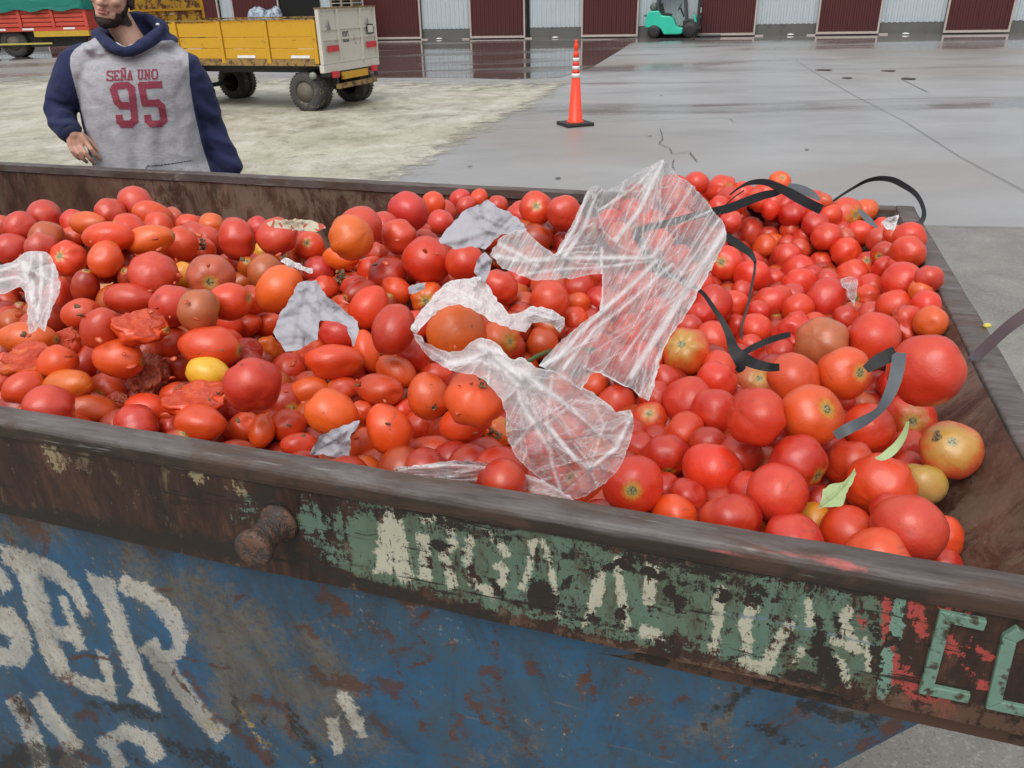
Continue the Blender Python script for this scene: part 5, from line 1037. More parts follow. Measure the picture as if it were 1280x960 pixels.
for i, T_ in enumerate(TOM):
    o = tom_objs[i]; lab = None
    for (sx, sy), s_ in special.items():
        if math.hypot(T_['x']-sx, T_['y']-sy) < 9 and s_ not in used and s_ != 'x': lab = s_; break
    if lab is None:
        best = []
        for (lx, ly), nm in LM:
            dd = math.hypot(T_['x']-lx, T_['y']-ly)
            if dd < 6: continue
            sec = int(round(math.degrees(math.atan2(-(T_['y']-ly), T_['x']-lx))/45)) % 8
            same = sorted((math.hypot(t['x']-lx, t['y']-ly), j) for j, t in enumerate(TOM) if cls[j] == cls[i] and int(round(math.degrees(math.atan2(-(t['y']-ly), t['x']-lx))/45)) % 8 == sec)
            rk = [j for _, j in same].index(i)
            if rk < len(RK): best.append((rk*60+dd, f'{cls[i]}, {RK[rk]} {DIRN[sec]} {nm}'))
        for _, s_ in sorted(best):
            if s_ not in used: lab = s_; break
    used.add(lab)
    tag(o, lab, 'tomato', 'plum tomatoes heaped in the skip' if T_['k'] == 'p' else 'round tomatoes heaped in the skip')
# fruit underneath, seen only through the gaps: one mass
gs, gt = np.meshgrid(np.arange(-3.0, .36, .062), np.arange(.90, 2.6, .058)); gs = gs.ravel()+rng.uniform(-.012, .012, gs.size); gt = gt.ravel()+rng.uniform(-.012, .012, gt.size)
Lt = toloc(P3)
d2 = (gs[:, None]-Lt[:, 0])**2+(gt[:, None]-Lt[:, 1])**2; ww = np.exp(-d2/(2*.07**2))+1e-7*np.exp(-d2/(2*.3**2)); hz = (ww*Lt[:, 2]).sum(1)/ww.sum(1)
hmin = np.array([Lt[d2[k] < .09**2, 2].min() if (d2[k] < .09**2).any() else 9 for k in range(len(gs))]); hz = np.minimum(hz, hmin+.012)
near_ = np.sqrt(d2.min(1)); tnear = Lt[d2.argmin(1), 1]; hz = np.where((near_ > .08) & (gt > tnear), H-.22-.5*np.clip(near_-.08, 0, .3), hz)
sv, sf_, sp_, sc_ = [], [], [], []
nu, nv = 14, 9
th = np.pi*np.arange(nv+1)/nv; aa = 2*np.pi*np.arange(nu)/nu
US = np.array([(math.sin(t)*math.cos(a), math.sin(t)*math.sin(a), math.cos(t)) for t in th for a in aa]); UP = np.array([t/math.pi for t in th for a in aa])
UF = np.array([(k*nu+j, (k+1)*nu+j, (k+1)*nu+(j+1) % nu, k*nu+(j+1) % nu) for k in range(nv) for j in range(nu)])
cnt = 0
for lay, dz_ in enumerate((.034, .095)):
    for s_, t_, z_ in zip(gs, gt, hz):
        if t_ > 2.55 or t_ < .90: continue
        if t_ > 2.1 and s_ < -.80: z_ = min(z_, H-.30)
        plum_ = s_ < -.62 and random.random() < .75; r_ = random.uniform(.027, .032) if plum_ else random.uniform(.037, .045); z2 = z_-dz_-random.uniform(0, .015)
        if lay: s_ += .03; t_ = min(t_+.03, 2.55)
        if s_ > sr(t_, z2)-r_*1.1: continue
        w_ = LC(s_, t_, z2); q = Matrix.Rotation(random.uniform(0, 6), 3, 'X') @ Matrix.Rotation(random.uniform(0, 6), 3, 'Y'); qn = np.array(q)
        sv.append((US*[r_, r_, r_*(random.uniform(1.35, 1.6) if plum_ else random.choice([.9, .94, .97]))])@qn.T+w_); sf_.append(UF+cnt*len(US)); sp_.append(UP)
        cb = np.array(random.choice([COLS['R'], COLS['D'], COLS['D'], COLS['K'], COLS['O']]))*random.uniform(.45, .75)*(np.array([1.05, 1.5, 1]) if s_ < -.55 else 1); sc_.append(np.tile([*cb, random.choice([0, 0, .2])], (len(US), 1))); cnt += 1  # buried fruit coloured darker, to deepen the shade in the gaps
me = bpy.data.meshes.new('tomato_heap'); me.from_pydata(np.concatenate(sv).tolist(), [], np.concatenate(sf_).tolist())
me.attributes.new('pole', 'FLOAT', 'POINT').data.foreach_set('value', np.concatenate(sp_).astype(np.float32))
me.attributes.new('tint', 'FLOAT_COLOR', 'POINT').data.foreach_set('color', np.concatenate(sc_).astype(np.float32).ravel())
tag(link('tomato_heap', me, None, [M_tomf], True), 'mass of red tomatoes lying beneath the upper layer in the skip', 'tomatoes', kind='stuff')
print('TOMATOES', len(TOM), 'round', sum(t['k'] == 'r' for t in TOM), 'below', cnt, 'rel z', np.percentile(P3[:, 2]-H, [0, 10, 50, 90, 100]).round(3))
if 0: pass
# ================================================================== FILM, PAPER, STRAPS
def surf_depth(x, y, sig=16):
    """distance of the visible heap surface along the ray (front of the fruit)"""
    x = np.atleast_1d(np.asarray(x, float)); y = np.atleast_1d(np.asarray(y, float)); out = np.empty(len(x))
    front = dep-R3*.6
    for a in range(0, len(x), 4000):
        d2 = (x[a:a+4000, None]-tx)**2+(y[a:a+4000, None]-ty_)**2; w_ = np.exp(-d2/(2*sig*sig))+1e-6*np.exp(-d2/(2*60**2))
        out[a:a+4000] = (w_*front).sum(1)/w_.sum(1)
    return out
def drape(x, y, k=.6, under=(), sig=0):
    """depth of a cloth tented over the fruit: k = how steeply it falls between them (metres per metre)"""
    x = np.atleast_1d(np.asarray(x, float)); y = np.atleast_1d(np.asarray(y, float)); out = np.empty(len(x)); front = dep-R3
    use = np.ones(len(tx), bool)
    for ux, uy in under: use[int(np.argmin(np.hypot(tx-ux, ty_-uy)))] = False
    X_, Y2, F_, R_, D_ = tx[use], ty_[use], front[use], tr_[use], dep[use]
    for a in range(0, len(x), 3000):
        d = np.hypot(x[a:a+3000, None]-X_, y[a:a+3000, None]-Y2); q = d/R_
        cap = np.where(q < 1, F_+R3[use]*(1-np.sqrt(np.clip(1-q*q, 0, 1))), F_+R3[use]+(d-R_)*D_/F*k)
        tent = F_+np.maximum(0, d-R_*.25)*D_/F*k
        v = np.minimum(cap, tent) if k < 1 else cap
        m0 = v.min(1, keepdims=True); tau = .006; out[a:a+3000] = (m0[:, 0]-tau*np.log(np.exp(-(v-m0)/tau).sum(1)))
    return out
def fbm(x, y, z, o=4):
    return sum(noise.noise((x*2**k, y*2**k, z+k*3.1))*.5**k for k in range(o))
def sheet(name, poly, step, lift, mat, creases=(), rough=.004, rs=.06, seed=0, follow=16, stretch=None, uvdir=0.0, parent=None, crumple=0.0, slope=.6, under=(), lk=.25, anchors=(), folds=0, dens=None, ragged=1.3):
    """a thin sheet: outline and folds as seen in the photo, laid over the fruit. lift: list of (x, y, metres towards the eye)"""
    jr = random.Random(seed+50); pj = []
    for (ax_, ay_), (bx_, by_) in zip(poly, list(poly[1:])+[poly[0]]):
        n_ = max(1, int(math.hypot(bx_-ax_, by_-ay_)/4)); L_ = math.hypot(bx_-ax_, by_-ay_)+1e-9
        for k in range(n_):
            t = k/n_; o_ = jr.gauss(0, .55*ragged) if k else jr.gauss(0, .3*ragged); pj.append((ax_+(bx_-ax_)*t-(by_-ay_)/L_*o_, ay_+(by_-ay_)*t+(bx_-ax_)/L_*o_))
    poly = pj; pa = np.array(poly); x0, y0 = pa.min(0)-step; x1, y1 = pa.max(0)+step
    xs = np.arange(x0, x1+step, step); ys = np.arange(y0, y1+step, step); X, Y_ = np.meshgrid(xs, ys); nx_ = len(xs)
    cx = (X[:-1, :-1]+step/2).ravel(); cy = (Y_[:-1, :-1]+step/2).ravel(); ins = inpoly(cx, cy, poly)
    fj, fi = np.divmod(np.where(ins)[0], nx_-1); base_ = fj*nx_+fi
    F_ = np.stack([base_, base_+nx_, base_+nx_+1, base_+1], -1)
    X = X.ravel().copy(); Y_ = Y_.ravel().copy(); us = np.unique(F_); inv = -np.ones(len(X), int); inv[us] = np.arange(len(us)); F_ = inv[F_]; X, Y_ = X[us], Y_[us]
    # boundary vertices move onto the outline
    cnt_ = np.bincount(F_.ravel(), minlength=len(us)); bd = np.where(cnt_ < 4)[0]
    for b in bd:
        best = (1e9, 0, 0)
        for (ax_, ay_), (bx_, by_) in zip(poly, poly[1:]+poly[:1]):
            dx, dy = bx_-ax_, by_-ay_; t = max(0, min(1, ((X[b]-ax_)*dx+(Y_[b]-ay_)*dy)/(dx*dx+dy*dy+1e-9))); qx, qy = ax_+t*dx, ay_+t*dy; d = math.hypot(qx-X[b], qy-Y_[b])
            if d < best[0]: best = (d, qx, qy)
        if best[0] < step*1.2: X[b], Y_[b] = best[1], best[2]
    la = np.array(lift, float); w_ = 1/((X[:, None]-la[:, 0])**2+(Y_[:, None]-la[:, 1])**2+30); lf = (w_*la[:, 2]).sum(1)/w_.sum(1)
    cr = np.zeros(len(X)); hgt = np.zeros(len(X))
    for it in creases:
        wd_, pts = it[0], it[1]; k_ = it[2] if len(it) > 2 else 1.0
        d = wd_/2-segd(X, Y_, pts, wd_); g_ = np.exp(-(d/(wd_*.55))**2)*k_; cr = np.maximum(cr, g_); hgt += g_*.004*k_
    ca, sa = math.cos(uvdir), math.sin(uvdir); U_ = X*ca+Y_*sa; V_ = -X*sa+Y_*ca
    st = stretch or (1, 1)
    nn = np.array([fbm(u*rs*st[0], v*rs*st[1], seed, 4) for u, v in zip(U_, V_)])
    rr_ = random.Random(seed*7+1); fold = np.zeros(len(X)); cxl = [p[0] for p in poly]; cyl = [p[1] for p in poly]
    def oneline(px_, py_, an_, L_, w_, k_):
        nonlocal cr, fold
        x2, y2 = px_+math.cos(an_)*L_, py_+math.sin(an_)*L_; xm, ym = (px_+x2)/2-math.sin(an_)*L_*rr_.uniform(-.12, .12), (py_+y2)/2+math.cos(an_)*L_*rr_.uniform(-.12, .12)
        d = -segd(X, Y_, [(px_, py_), (xm, ym), (x2, y2)], 0); fold = fold+np.exp(-d/(w_*3.2))*k_; cr = np.maximum(cr, np.exp(-(d/w_)**2)*abs(k_)*.9)
    for (ax0, ay0, cnt0, len0, *rest) in anchors:
        a0, a1 = rest if rest else (0, 2*math.pi)
        for _ in range(cnt0): oneline(ax0+rr_.uniform(-2, 2), ay0+rr_.uniform(-2, 2), rr_.uniform(a0, a1), len0*rr_.uniform(.35, 1), rr_.uniform(.8, 1.8), rr_.choice([1, 1, -.6])*rr_.uniform(.35, 1))
    for _ in range(folds):
        i_ = rr_.randrange(len(X)); an_ = uvdir+rr_.gauss(0, .13) if stretch else rr_.uniform(0, math.pi)
        oneline(X[i_], Y_[i_], an_+(math.pi if rr_.random() < .5 else 0), rr_.uniform(.15, .6)*max(max(cxl)-min(cxl), max(cyl)-min(cyl)), rr_.uniform(.7, 1.5), rr_.choice([1, -.6])*rr_.uniform(.25, .9))
    nn = nn+fold*crumple
    dn = np.zeros(len(X))
    if dens: da = np.array(dens, float); w_ = 1/((X[:, None]-da[:, 0])**2+(Y_[:, None]-da[:, 1])**2+60)**1.3; dn = (w_*da[:, 2]).sum(1)/w_.sum(1)
    D_ = drape(X, Y_, slope, under)-lf*lk-hgt-nn*rough
    Pw = CP+rays(X, Y_)*D_[:, None]
    # keep clear of the near lip
    me = bpy.data.meshes.new(name); me.from_pydata(Pw.tolist(), [], F_[:, ::-1].tolist())
    me.attributes.new('dens', 'FLOAT', 'POINT').data.foreach_set('value', dn.astype(np.float32))
    me.attributes.new('crease', 'FLOAT', 'POINT').data.foreach_set('value', cr.astype(np.float32))
    uv = me.attributes.new('flow', 'FLOAT_VECTOR', 'POINT'); uv.data.foreach_set('vector', np.stack([U_/40, V_/40, 0*U_], -1).astype(np.float32).ravel())
    ed = np.abs(polyd(X, Y_, poly)); me.attributes.new('hem', 'FLOAT', 'POINT').data.foreach_set('value', ed.astype(np.float32))
    return link(name, me, parent, [mat], True)
def film_mat(name, lo_, hi_, stretch=(.14, 2.6, 1), tone=(.95, .95, .96), rough=.25, net=.0):
    m = NT(name); fl = m.attr('flow', 'Vector'); mp = m.n('Mapping'); m.L(fl, mp.inputs[0]); mp.inputs['Scale'].default_value = stretch
    n1 = m.noise(3.0, mp.outputs[0], 6, .7, .5); mp2 = m.n('Mapping'); m.L(fl, mp2.inputs[0]); n2 = m.noise(2.2, mp2.outputs[0], 6, .75, 1.2); n3 = m.noise(9, mp2.outputs[0], 5, .75, .6)
    cr = m.attr('crease'); hem = m.math('SUBTRACT', 1, m.step(m.attr('hem'), 1.2, 1.0))
    st = m.step(n1, .57, .06); st2 = m.math('MULTIPLY', m.step(m.noise(7.0, mp.outputs[0], 5, .75, .3), .57, .05), m.step(n2, .42, .15)); ft = m.step(m.noise(30, mp2.outputs[0], 3, .7), .64, .04)
    op = m.math('ADD', m.math('ADD', lo_, m.attr('dens')), m.math('MULTIPLY', st, hi_*(1-net))); op = m.math('ADD', op, m.math('MULTIPLY', st2, .30*(1-net*.8))); op = m.math('ADD', op, m.math('MULTIPLY', m.math('SUBTRACT', n2, .5), .5)); op = m.math('ADD', op, m.math('MULTIPLY', ft, .10))
    op = m.math('ADD', op, m.math('MULTIPLY', m.math('MULTIPLY', m.math('POWER', cr, 1.5), m.math('ADD', .40, n1)), 1.05)); op = m.math('ADD', op, m.math('MULTIPLY', hem, .2)); op = m.math('MAXIMUM', op, .03)
    lw = m.n('LayerWeight'); lw.inputs[0].default_value = .35; op = m.math('ADD', op, m.math('MULTIPLY', lw.outputs['Facing'], .07)); op = m.math('MINIMUM', op, .97)
    m.set(Base_Color=tone, Roughness=rough); m.b.inputs['Specular IOR Level'].default_value = .8
    m.bump(m.math('ADD', m.math('MULTIPLY', n1, 1.0), m.math('ADD', m.math('MULTIPLY', n2, .8), m.math('ADD', m.math('MULTIPLY', n3, .35), m.math('MULTIPLY', cr, .8)))), .9, .007)
    tl = m.n('BsdfTranslucent'); tl.inputs[0].default_value = (*tone, 1); mx_ = m.n('MixShader'); mx_.inputs[0].default_value = .28; m.L(m.b.outputs[0], mx_.inputs[1]); m.L(tl.outputs[0], mx_.inputs[2])
    tr_n = m.n('BsdfTransparent'); gl = m.n('BsdfGlossy'); gl.inputs['Roughness'].default_value = .12; m.L(m.b.inputs['Normal'].links[0].from_socket, gl.inputs['Normal'])
    g2 = m.n('MixShader'); fr = m.n('Fresnel'); fr.inputs[0].default_value = 1.22; m.L(m.b.inputs['Normal'].links[0].from_socket, fr.inputs['Normal']); m.L(fr.outputs[0], g2.inputs[0]); m.L(tr_n.outputs[0], g2.inputs[1]); m.L(gl.outputs[0], g2.inputs[2])
    fin_ = m.n('MixShader'); m.L(op, fin_.inputs[0]); m.L(g2.outputs[0], fin_.inputs[1]); m.L(mx_.outputs[0], fin_.inputs[2])
    m.L(fin_.outputs[0], m.out.inputs[0]); return m.m
M_film = film_mat('clear_film', .04, .24, net=.1); M_bag = film_mat('crumpled_bag_film', .06, .2, (.5, 1.4, 1), net=.8); M_white = film_mat('white_foam_film', .74, .2, (.6, 1.2, 1), (.96, .96, .97), net=.9)
m = NT('grey_paper'); fl = m.attr('flow', 'Vector'); n1 = m.noise(2.5, fl, 6, .7, .8); n2 = m.noise(14, fl, 4, .7)
v_ = m.n('TexVoronoi', feature='DISTANCE_TO_EDGE'); v_.inputs['Scale'].default_value = 1.6; dd_ = m.n('VectorMath', operation='ADD'); m.L(fl, dd_.inputs[0]); m.L(m.noise(1.5, fl, 3, .6, 0, 1), dd_.inputs[1]); m.L(dd_.outputs[0], v_.inputs['Vector'])
pc_ = m.mix(m.step(n2, .66, .03), m.mix(n1, (.33, .315, .345), (.41, .39, .425)), (.10, .07, .06)); pc_ = m.mix(m.math('MULTIPLY', m.attr('crease'), .28), pc_, (.17, .155, .17))  # fold shading put into the colour: paper darker along its creases
m.set(Base_Color=pc_, Roughness=.8); m.bump(m.math('ADD', m.math('MULTIPLY', m.attr('crease'), .6), m.math('MULTIPLY', n1, .6)), .6, .005)
m.b.inputs['Sheen Weight'].default_value = .1; M_paper = m.m
GB = 'plastic film and bags on the tomatoes'; GP = 'paper scraps among the tomatoes'
# paper first
def paper(poly, lab, lift, seed, **k):
    o = sheet('paper_scrap', poly, 2.0, lift, k.pop('mat', M_paper), creases=k.pop('creases', ()), rough=k.pop('rough', .007), rs=k.pop('rs', .05), seed=seed, crumple=k.pop('crumple', 2.6), folds=k.pop('folds', 18), **k)
    return tag(o, lab, 'paper', GP)
paper([(548, 300), (556, 288), (581, 263), (596, 256), (610, 249), (621, 259), (636, 264), (649, 274), (659, 287), (648, 296), (636, 292), (627, 293), (615, 303), (607, 312), (590, 308), (568, 312)], 'crumpled grey paper poking up beside the far end of the clear film', [(600, 280, .02)], 1, under=[(580, 327), (534, 325), (600, 250), (603, 256), (583, 248)])
paper([(592, 340), (598, 322), (606, 315), (616, 324), (612, 340), (606, 354), (600, 352)], 'narrow twist of grey paper hanging below the crumpled upper paper', [(600, 330, .02)], 2, under=[(580, 327), (634, 367)])
paper([(372, 355), (384, 351), (395, 350), (402, 362), (412, 372), (430, 388), (447, 402), (449, 412), (442, 434), (438, 422), (434, 408), (418, 402), (400, 400), (398, 412), (397, 425), (376, 436), (357, 440), (348, 426), (341, 415), (346, 402), (350, 390), (360, 378)], 'large crumpled grey paper wrapped over plum tomatoes in the middle', [(380, 390, .035), (440, 410, .02)], 3, under=[(350, 361), (423, 417), (417, 452)], creases=[(4, [(380, 360), (372, 395), (366, 430)]), (3, [(395, 355), (400, 398)]), (3, [(400, 400), (438, 410)])])
paper([(387, 567), (396, 552), (399, 545), (410, 541), (420, 535), (434, 530), (450, 525), (446, 536), (440, 542), (438, 560), (436, 575), (424, 573), (412, 570)], 'flat grey paper scrap tucked between tomatoes and near rim', [(420, 550, .03)], 4, rough=.005, under=[(412, 515), (455, 555)])
paper([(1101, 277), (1110, 271), (1124, 268), (1122, 276), (1118, 287), (1109, 287)], 'small white shard of paper in the far right corner', [(1110, 278, .06)], 5, mat=M_white)
paper([(350, 326), (356, 322), (366, 326), (378, 333), (392, 336), (391, 341), (376, 338), (360, 333)], 'thin white strip of paper above the large grey paper', [(370, 330, .02)], 6, mat=M_white)
paper([(510, 358), (522, 354), (533, 353), (531, 361), (518, 367), (512, 368)], 'small grey paper corner between tomatoes left of the white film', [(520, 360, .02)], 7)
m = NT('printed_sack'); fl = m.attr('flow', 'Vector'); n1 = m.noise(3, fl, 5, .7)
m.set(Base_Color=m.mix(m.step(m.noise(2.3, fl, 2, .4, 2.5), .56, .02), m.mix(n1, (.42, .36, .25), (.55, .49, .38)), (.45, .08, .05)), Roughness=.8); m.bump(m.noise(30, fl), .4, .003); M_sack = m.m
paper([(333, 279), (345, 275), (365, 274), (385, 275), (402, 279), (408, 285), (396, 290), (378, 288), (352, 286), (338, 285)], 'flattened beige sack with red printing behind the left tomatoes', [(370, 280, -.12)], 8, mat=M_sack, rough=.004, under=[(396, 295), (346, 295), (360, 320), (407, 303), (387, 307)], lk=1)
# film pieces
o = sheet('plastic_film', [(545, 366), (560, 352), (580, 348), (600, 346), (609, 355), (617, 368), (626, 380), (636, 393), (646, 392), (655, 388), (664, 382), (676, 384), (690, 387), (706, 397), (705, 408), (700, 417), (690, 405), (676, 402), (665, 404), (657, 416), (643, 412), (630, 407), (615, 402), (600, 392), (575, 380), (556, 384), (540, 395), (528, 408), (520, 418), (513, 412), (520, 398), (530, 384)], 2.0, [(600, 360, .004), (560, 370, .0), (680, 395, .012)], M_white, under=[(571, 409), (634, 367), (635, 424), (677, 425)], creases=[(5, [(560, 358), (600, 380)]), (4, [(590, 352), (625, 396)]), (4, [(660, 392), (700, 404)]), (3, [(665, 386), (700, 395)])], rough=.006, rs=.07, seed=11, crumple=1.2, folds=46, anchors=[(600, 350, 8, 50), (690, 400, 10, 40), (520, 410, 6, 40)])
tag(o, 'white crinkled film piece lying under the large orange round tomato', 'plastic film', GB)
ring = [(516, 416), (521, 428), (530, 440), (545, 452), (562, 463), (578, 466), (592, 468), (604, 474), (614, 484), (626, 498), (632, 515), (633, 530), (634, 548), (640, 563), (650, 577), (665, 590), (682, 603), (700, 614), (722, 623), (736, 618), (745, 612), (760, 600), (770, 590), (779, 575), (785, 560), (790, 545), (792, 530), (791, 517), (788, 512), (778, 513), (770, 516), (764, 508), (757, 502), (750, 498), (742, 490), (734, 487), (722, 483), (712, 474), (700, 466), (684, 462), (668, 458), (660, 452), (652, 446), (640, 449), (630, 440), (622, 430), (612, 424), (600, 422), (588, 428), (578, 438), (562, 440), (548, 436), (535, 430), (527, 420)]
o = sheet('plastic_bag', ring, 1.8, [(560, 455, .02), (620, 460, .035), (680, 500, .05), (740, 540, .05), (720, 610, .03), (780, 540, .04), (530, 430, .015)], M_bag, seed=12, slope=.35, under=[(571, 409), (635, 424)], rough=.006, rs=.04, crumple=1.3, folds=34, anchors=[(610, 440, 14, 90), (655, 470, 16, 130, .1, 1.9), (738, 585, 12, 70), (790, 520, 9, 70, 2, 4.2), (530, 425, 8, 60, -.4, 1.0)], dens=[(540, 440, .16), (600, 440, .5), (640, 462, .6), (660, 500, .35), (700, 500, .22), (735, 510, .25), (760, 540, .16), (700, 560, .02), (690, 600, .0), (740, 600, .05), (640, 545, .12), (782, 540, .22), (720, 575, -.08), (575, 455, .3)],
  creases=[(9, [(560, 455), (600, 448), (640, 462), (700, 500)], .8), (7, [(640, 455), (650, 500), (686, 560)], .7), (6, [(683, 530), (720, 575), (738, 585)], 1), (6, [(738, 585), (770, 560), (790, 520)], .9), (5, [(683, 530), (720, 500), (760, 505)], .6), (5, [(690, 470), (684, 520), (690, 580), (700, 610)], .6), (10, [(620, 440), (640, 470), (650, 480)], 1), (4, [(740, 500), (755, 530), (738, 585)], .5), (8, [(600, 430), (660, 470)], .7), (6, [(700, 470), (760, 500)], .6), (5, [(640, 560), (665, 530), (683, 530)], .5), (4, [(525, 430), (570, 458)], .6)])
tag(o, 'crumpled clear plastic bag beaded with water in front of the stretched film', 'plastic bag', GB)
film = [(613, 318), (622, 300), (640, 289), (652, 287), (662, 292), (676, 306), (693, 318), (703, 302), (715, 280), (725, 258), (733, 241), (740, 233), (750, 233), (758, 239), (768, 234), (785, 222), (806, 210), (829, 199), (837, 208), (846, 218), (865, 231), (880, 247), (893, 265), (904, 279), (909, 290), (906, 303), (899, 318), (885, 345), (871, 368), (861, 388), (850, 404), (838, 420), (830, 436), (822, 462), (816, 488), (811, 502), (800, 496), (790, 486), (777, 481), (760, 471), (745, 466), (735, 474), (727, 488), (714, 478), (700, 470), (686, 462), (673, 457), (684, 444), (697, 430), (718, 411), (740, 394), (750, 388), (752, 365), (753, 343), (738, 343), (725, 346), (700, 349), (680, 350), (664, 349), (645, 342), (628, 336)]
o = sheet('stretched_film', film, 1.8, [(829, 199, .05), (745, 236, .05), (800, 270, .05), (905, 285, .06), (860, 380, .05), (812, 498, .03), (720, 440, .03), (690, 325, .03), (640, 310, .02), (770, 380, .05), (740, 480, .02)], M_film, seed=14, rough=.006, rs=.03, slope=.22, crumple=.55, folds=60, anchors=[(829, 201, 12, 120, 1.6, 2.7), (907, 290, 12, 170, 1.75, 2.5), (815, 322, 9, 90), (695, 320, 8, 60, -1.4, .3), (690, 455, 8, 100, -1.1, -.4), (808, 498, 10, 110, -1.6, -1.0)], dens=[(640, 320, .30), (700, 325, .28), (760, 325, .2), (815, 322, .18), (700, 460, .25), (740, 420, .05), (790, 260, -.02), (850, 280, -.02), (790, 400, -.03), (890, 310, .25), (850, 380, .18), (720, 270, .05), (800, 480, .12)], stretch=(.3, 2.2), uvdir=math.radians(118), follow=38,
  creases=[(7, [(829, 200), (822, 215), (800, 262), (770, 300)], 1), (4, [(829, 200), (790, 236), (750, 262)], .8), (4, [(735, 240), (720, 280), (700, 316)], 1), (5, [(744, 245), (730, 285), (705, 322)], .9), (6, [(620, 320), (660, 326), (700, 322), (760, 322), (815, 322)], .9), (4, [(640, 345), (700, 336), (750, 334), (820, 325)], .7), (4, [(752, 310), (752, 345), (752, 388)], .9), (9, [(906, 288), (880, 330), (850, 375), (820, 420), (790, 470)], .9), (4, [(898, 275), (860, 330), (820, 390), (776, 450)], .8), (4, [(905, 300), (885, 345), (860, 385)], 1), (6, [(820, 326), (780, 365), (740, 400), (700, 445), (676, 458)], 1), (5, [(840, 330), (790, 375), (745, 410), (705, 460)], .8), (3, [(890, 262), (850, 280), (815, 322)], .7), (3, [(865, 232), (835, 280), (815, 322)], .7), (3, [(846, 218), (820, 270), (800, 322)], .5), (3, [(815, 322), (780, 310), (755, 290), (740, 240)], .5), (4, [(727, 487), (735, 440), (755, 400)], .5), (3, [(730, 459), (760, 471), (800, 495)], 1), (4, [(812, 500), (822, 450), (845, 410)], .9), (3, [(800, 495), (812, 440), (838, 400)], .7), (3, [(750, 235), (790, 240), (840, 232)], .5), (3, [(760, 420), (800, 400), (850, 370)], .5), (3, [(740, 440), (790, 410), (860, 350)], .5), (6, [(625, 305), (650, 318), (672, 332)], .8), (4, [(845, 340), (800, 430), (790, 480)], .6)])
tag(o, 'tall sheet of clear plastic film stretched in folds over the tomato mound', 'plastic film', GB)
o = sheet('plastic_film', [(490, 584), (505, 583), (530, 581), (552, 577), (575, 576), (600, 577), (625, 580), (642, 586), (662, 594), (682, 602), (700, 612), (722, 626), (735, 640), (700, 640), (650, 632), (600, 622), (540, 606), (500, 596)], 2.0, [(520, 586, .045), (600, 590, .05), (700, 620, .05)], M_bag, seed=16, rough=.005, rs=.05, crumple=.8, folds=30, stretch=(.3, 2), follow=30, lk=1, dens=[(550, 580, .25), (610, 600, .0), (700, 615, .35)], creases=[(4, [(500, 586), (560, 580), (620, 583), (680, 603), (720, 624)], .9), (3, [(560, 596), (600, 584), (640, 590)], .7), (3, [(540, 598), (620, 600), (700, 620)], .8)])
tag(o, 'sheet of clear film bulging along the inside of the near rim', 'plastic film', GB)
o = sheet('plastic_film', [(-30, 340), (-10, 334), (0, 331), (14, 328), (24, 322), (30, 316), (37, 314), (48, 314), (58, 315), (66, 324), (72, 340), (75, 352), (74, 366), (66, 383), (60, 400), (56, 415), (48, 408), (44, 414), (36, 417), (34, 400), (35, 380), (31, 366), (25, 358), (12, 364), (0, 368), (-20, 374)], 1.8, [(40, 350, .035), (50, 400, .03), (0, 350, .02)], M_bag, seed=18, rough=.005, rs=.05, crumple=1.2, folds=12, anchors=[(36, 340, 12, 60), (46, 412, 8, 60, -2.2, -1.0)], dens=[(38, 345, .5), (10, 350, .2), (50, 390, .2), (60, 340, .25)], creases=[(8, [(30, 330), (38, 352), (42, 380)], 1), (5, [(50, 318), (52, 350), (46, 400)], .9), (4, [(0, 350), (20, 346), (34, 352)], .8), (4, [(0, 338), (24, 330)], .7), (4, [(66, 330), (64, 370), (56, 408)], .7)])
tag(o, 'small crumpled scrap of clear film at the left edge of the heap', 'plastic film', GB)
# torn tomato skin
o = sheet('tomato_skin', [(1050, 349), (1058, 345), (1068, 346), (1072, 356), (1071, 370), (1068, 384), (1062, 374), (1058, 362), (1052, 358)], 1.5, [(1062, 360, .02)], M_bag, seed=21, rough=.004, rs=.09, crumple=.8, folds=10)
tag(o, 'shred of torn translucent tomato skin on the right of the mound', 'tomato skin')
# torn bits of skin and pulp lying about the left half
g = MB(); rb = random.Random(3)
for _ in range(95):
    x, y = rb.uniform(10, 620), rb.uniform(290, 570)
    if y > 500+.165*x-14: continue
    r = rb.uniform(1.5, 5.5); d = float(drape(x, y, .9)[0])-.001; c0 = atd(x, y, d); s_ = r*d/F; q = Matrix.Rotation(rb.uniform(0, 6), 3, 'X') @ Matrix.Rotation(rb.uniform(0, 6), 3, 'Z')
    b0 = len(g.v); g.ell(c0, (s_*1.2, s_*.8, s_*.35), q, 10, rb.choice([0, 0, 1]))
    for k in range(b0, len(g.v)):
        p = Vector(g.v[k]); o_ = p-Vector(c0); g.v[k] = tuple(Vector(c0)+o_*(1+.7*noise.noise(p*190)))
m = NT('pulp_bits'); n1 = m.noise(60, None, 5, .7); m.set(Base_Color=m.mix(n1, (.42, .022, .01), (.56, .10, .02)), Roughness=.28); M_pb = m.m
m = NT('dirt_bits'); n1 = m.noise(80, None, 5, .7); m.set(Base_Color=m.mix(n1, (.05, .03, .015), (.25, .14, .06)), Roughness=.8)
tag(g.build('pulp_bits', [M_pb, m.m], None, True), 'torn bits of tomato skin, pulp and dirt scattered over the left half', 'pulp', kind='stuff')
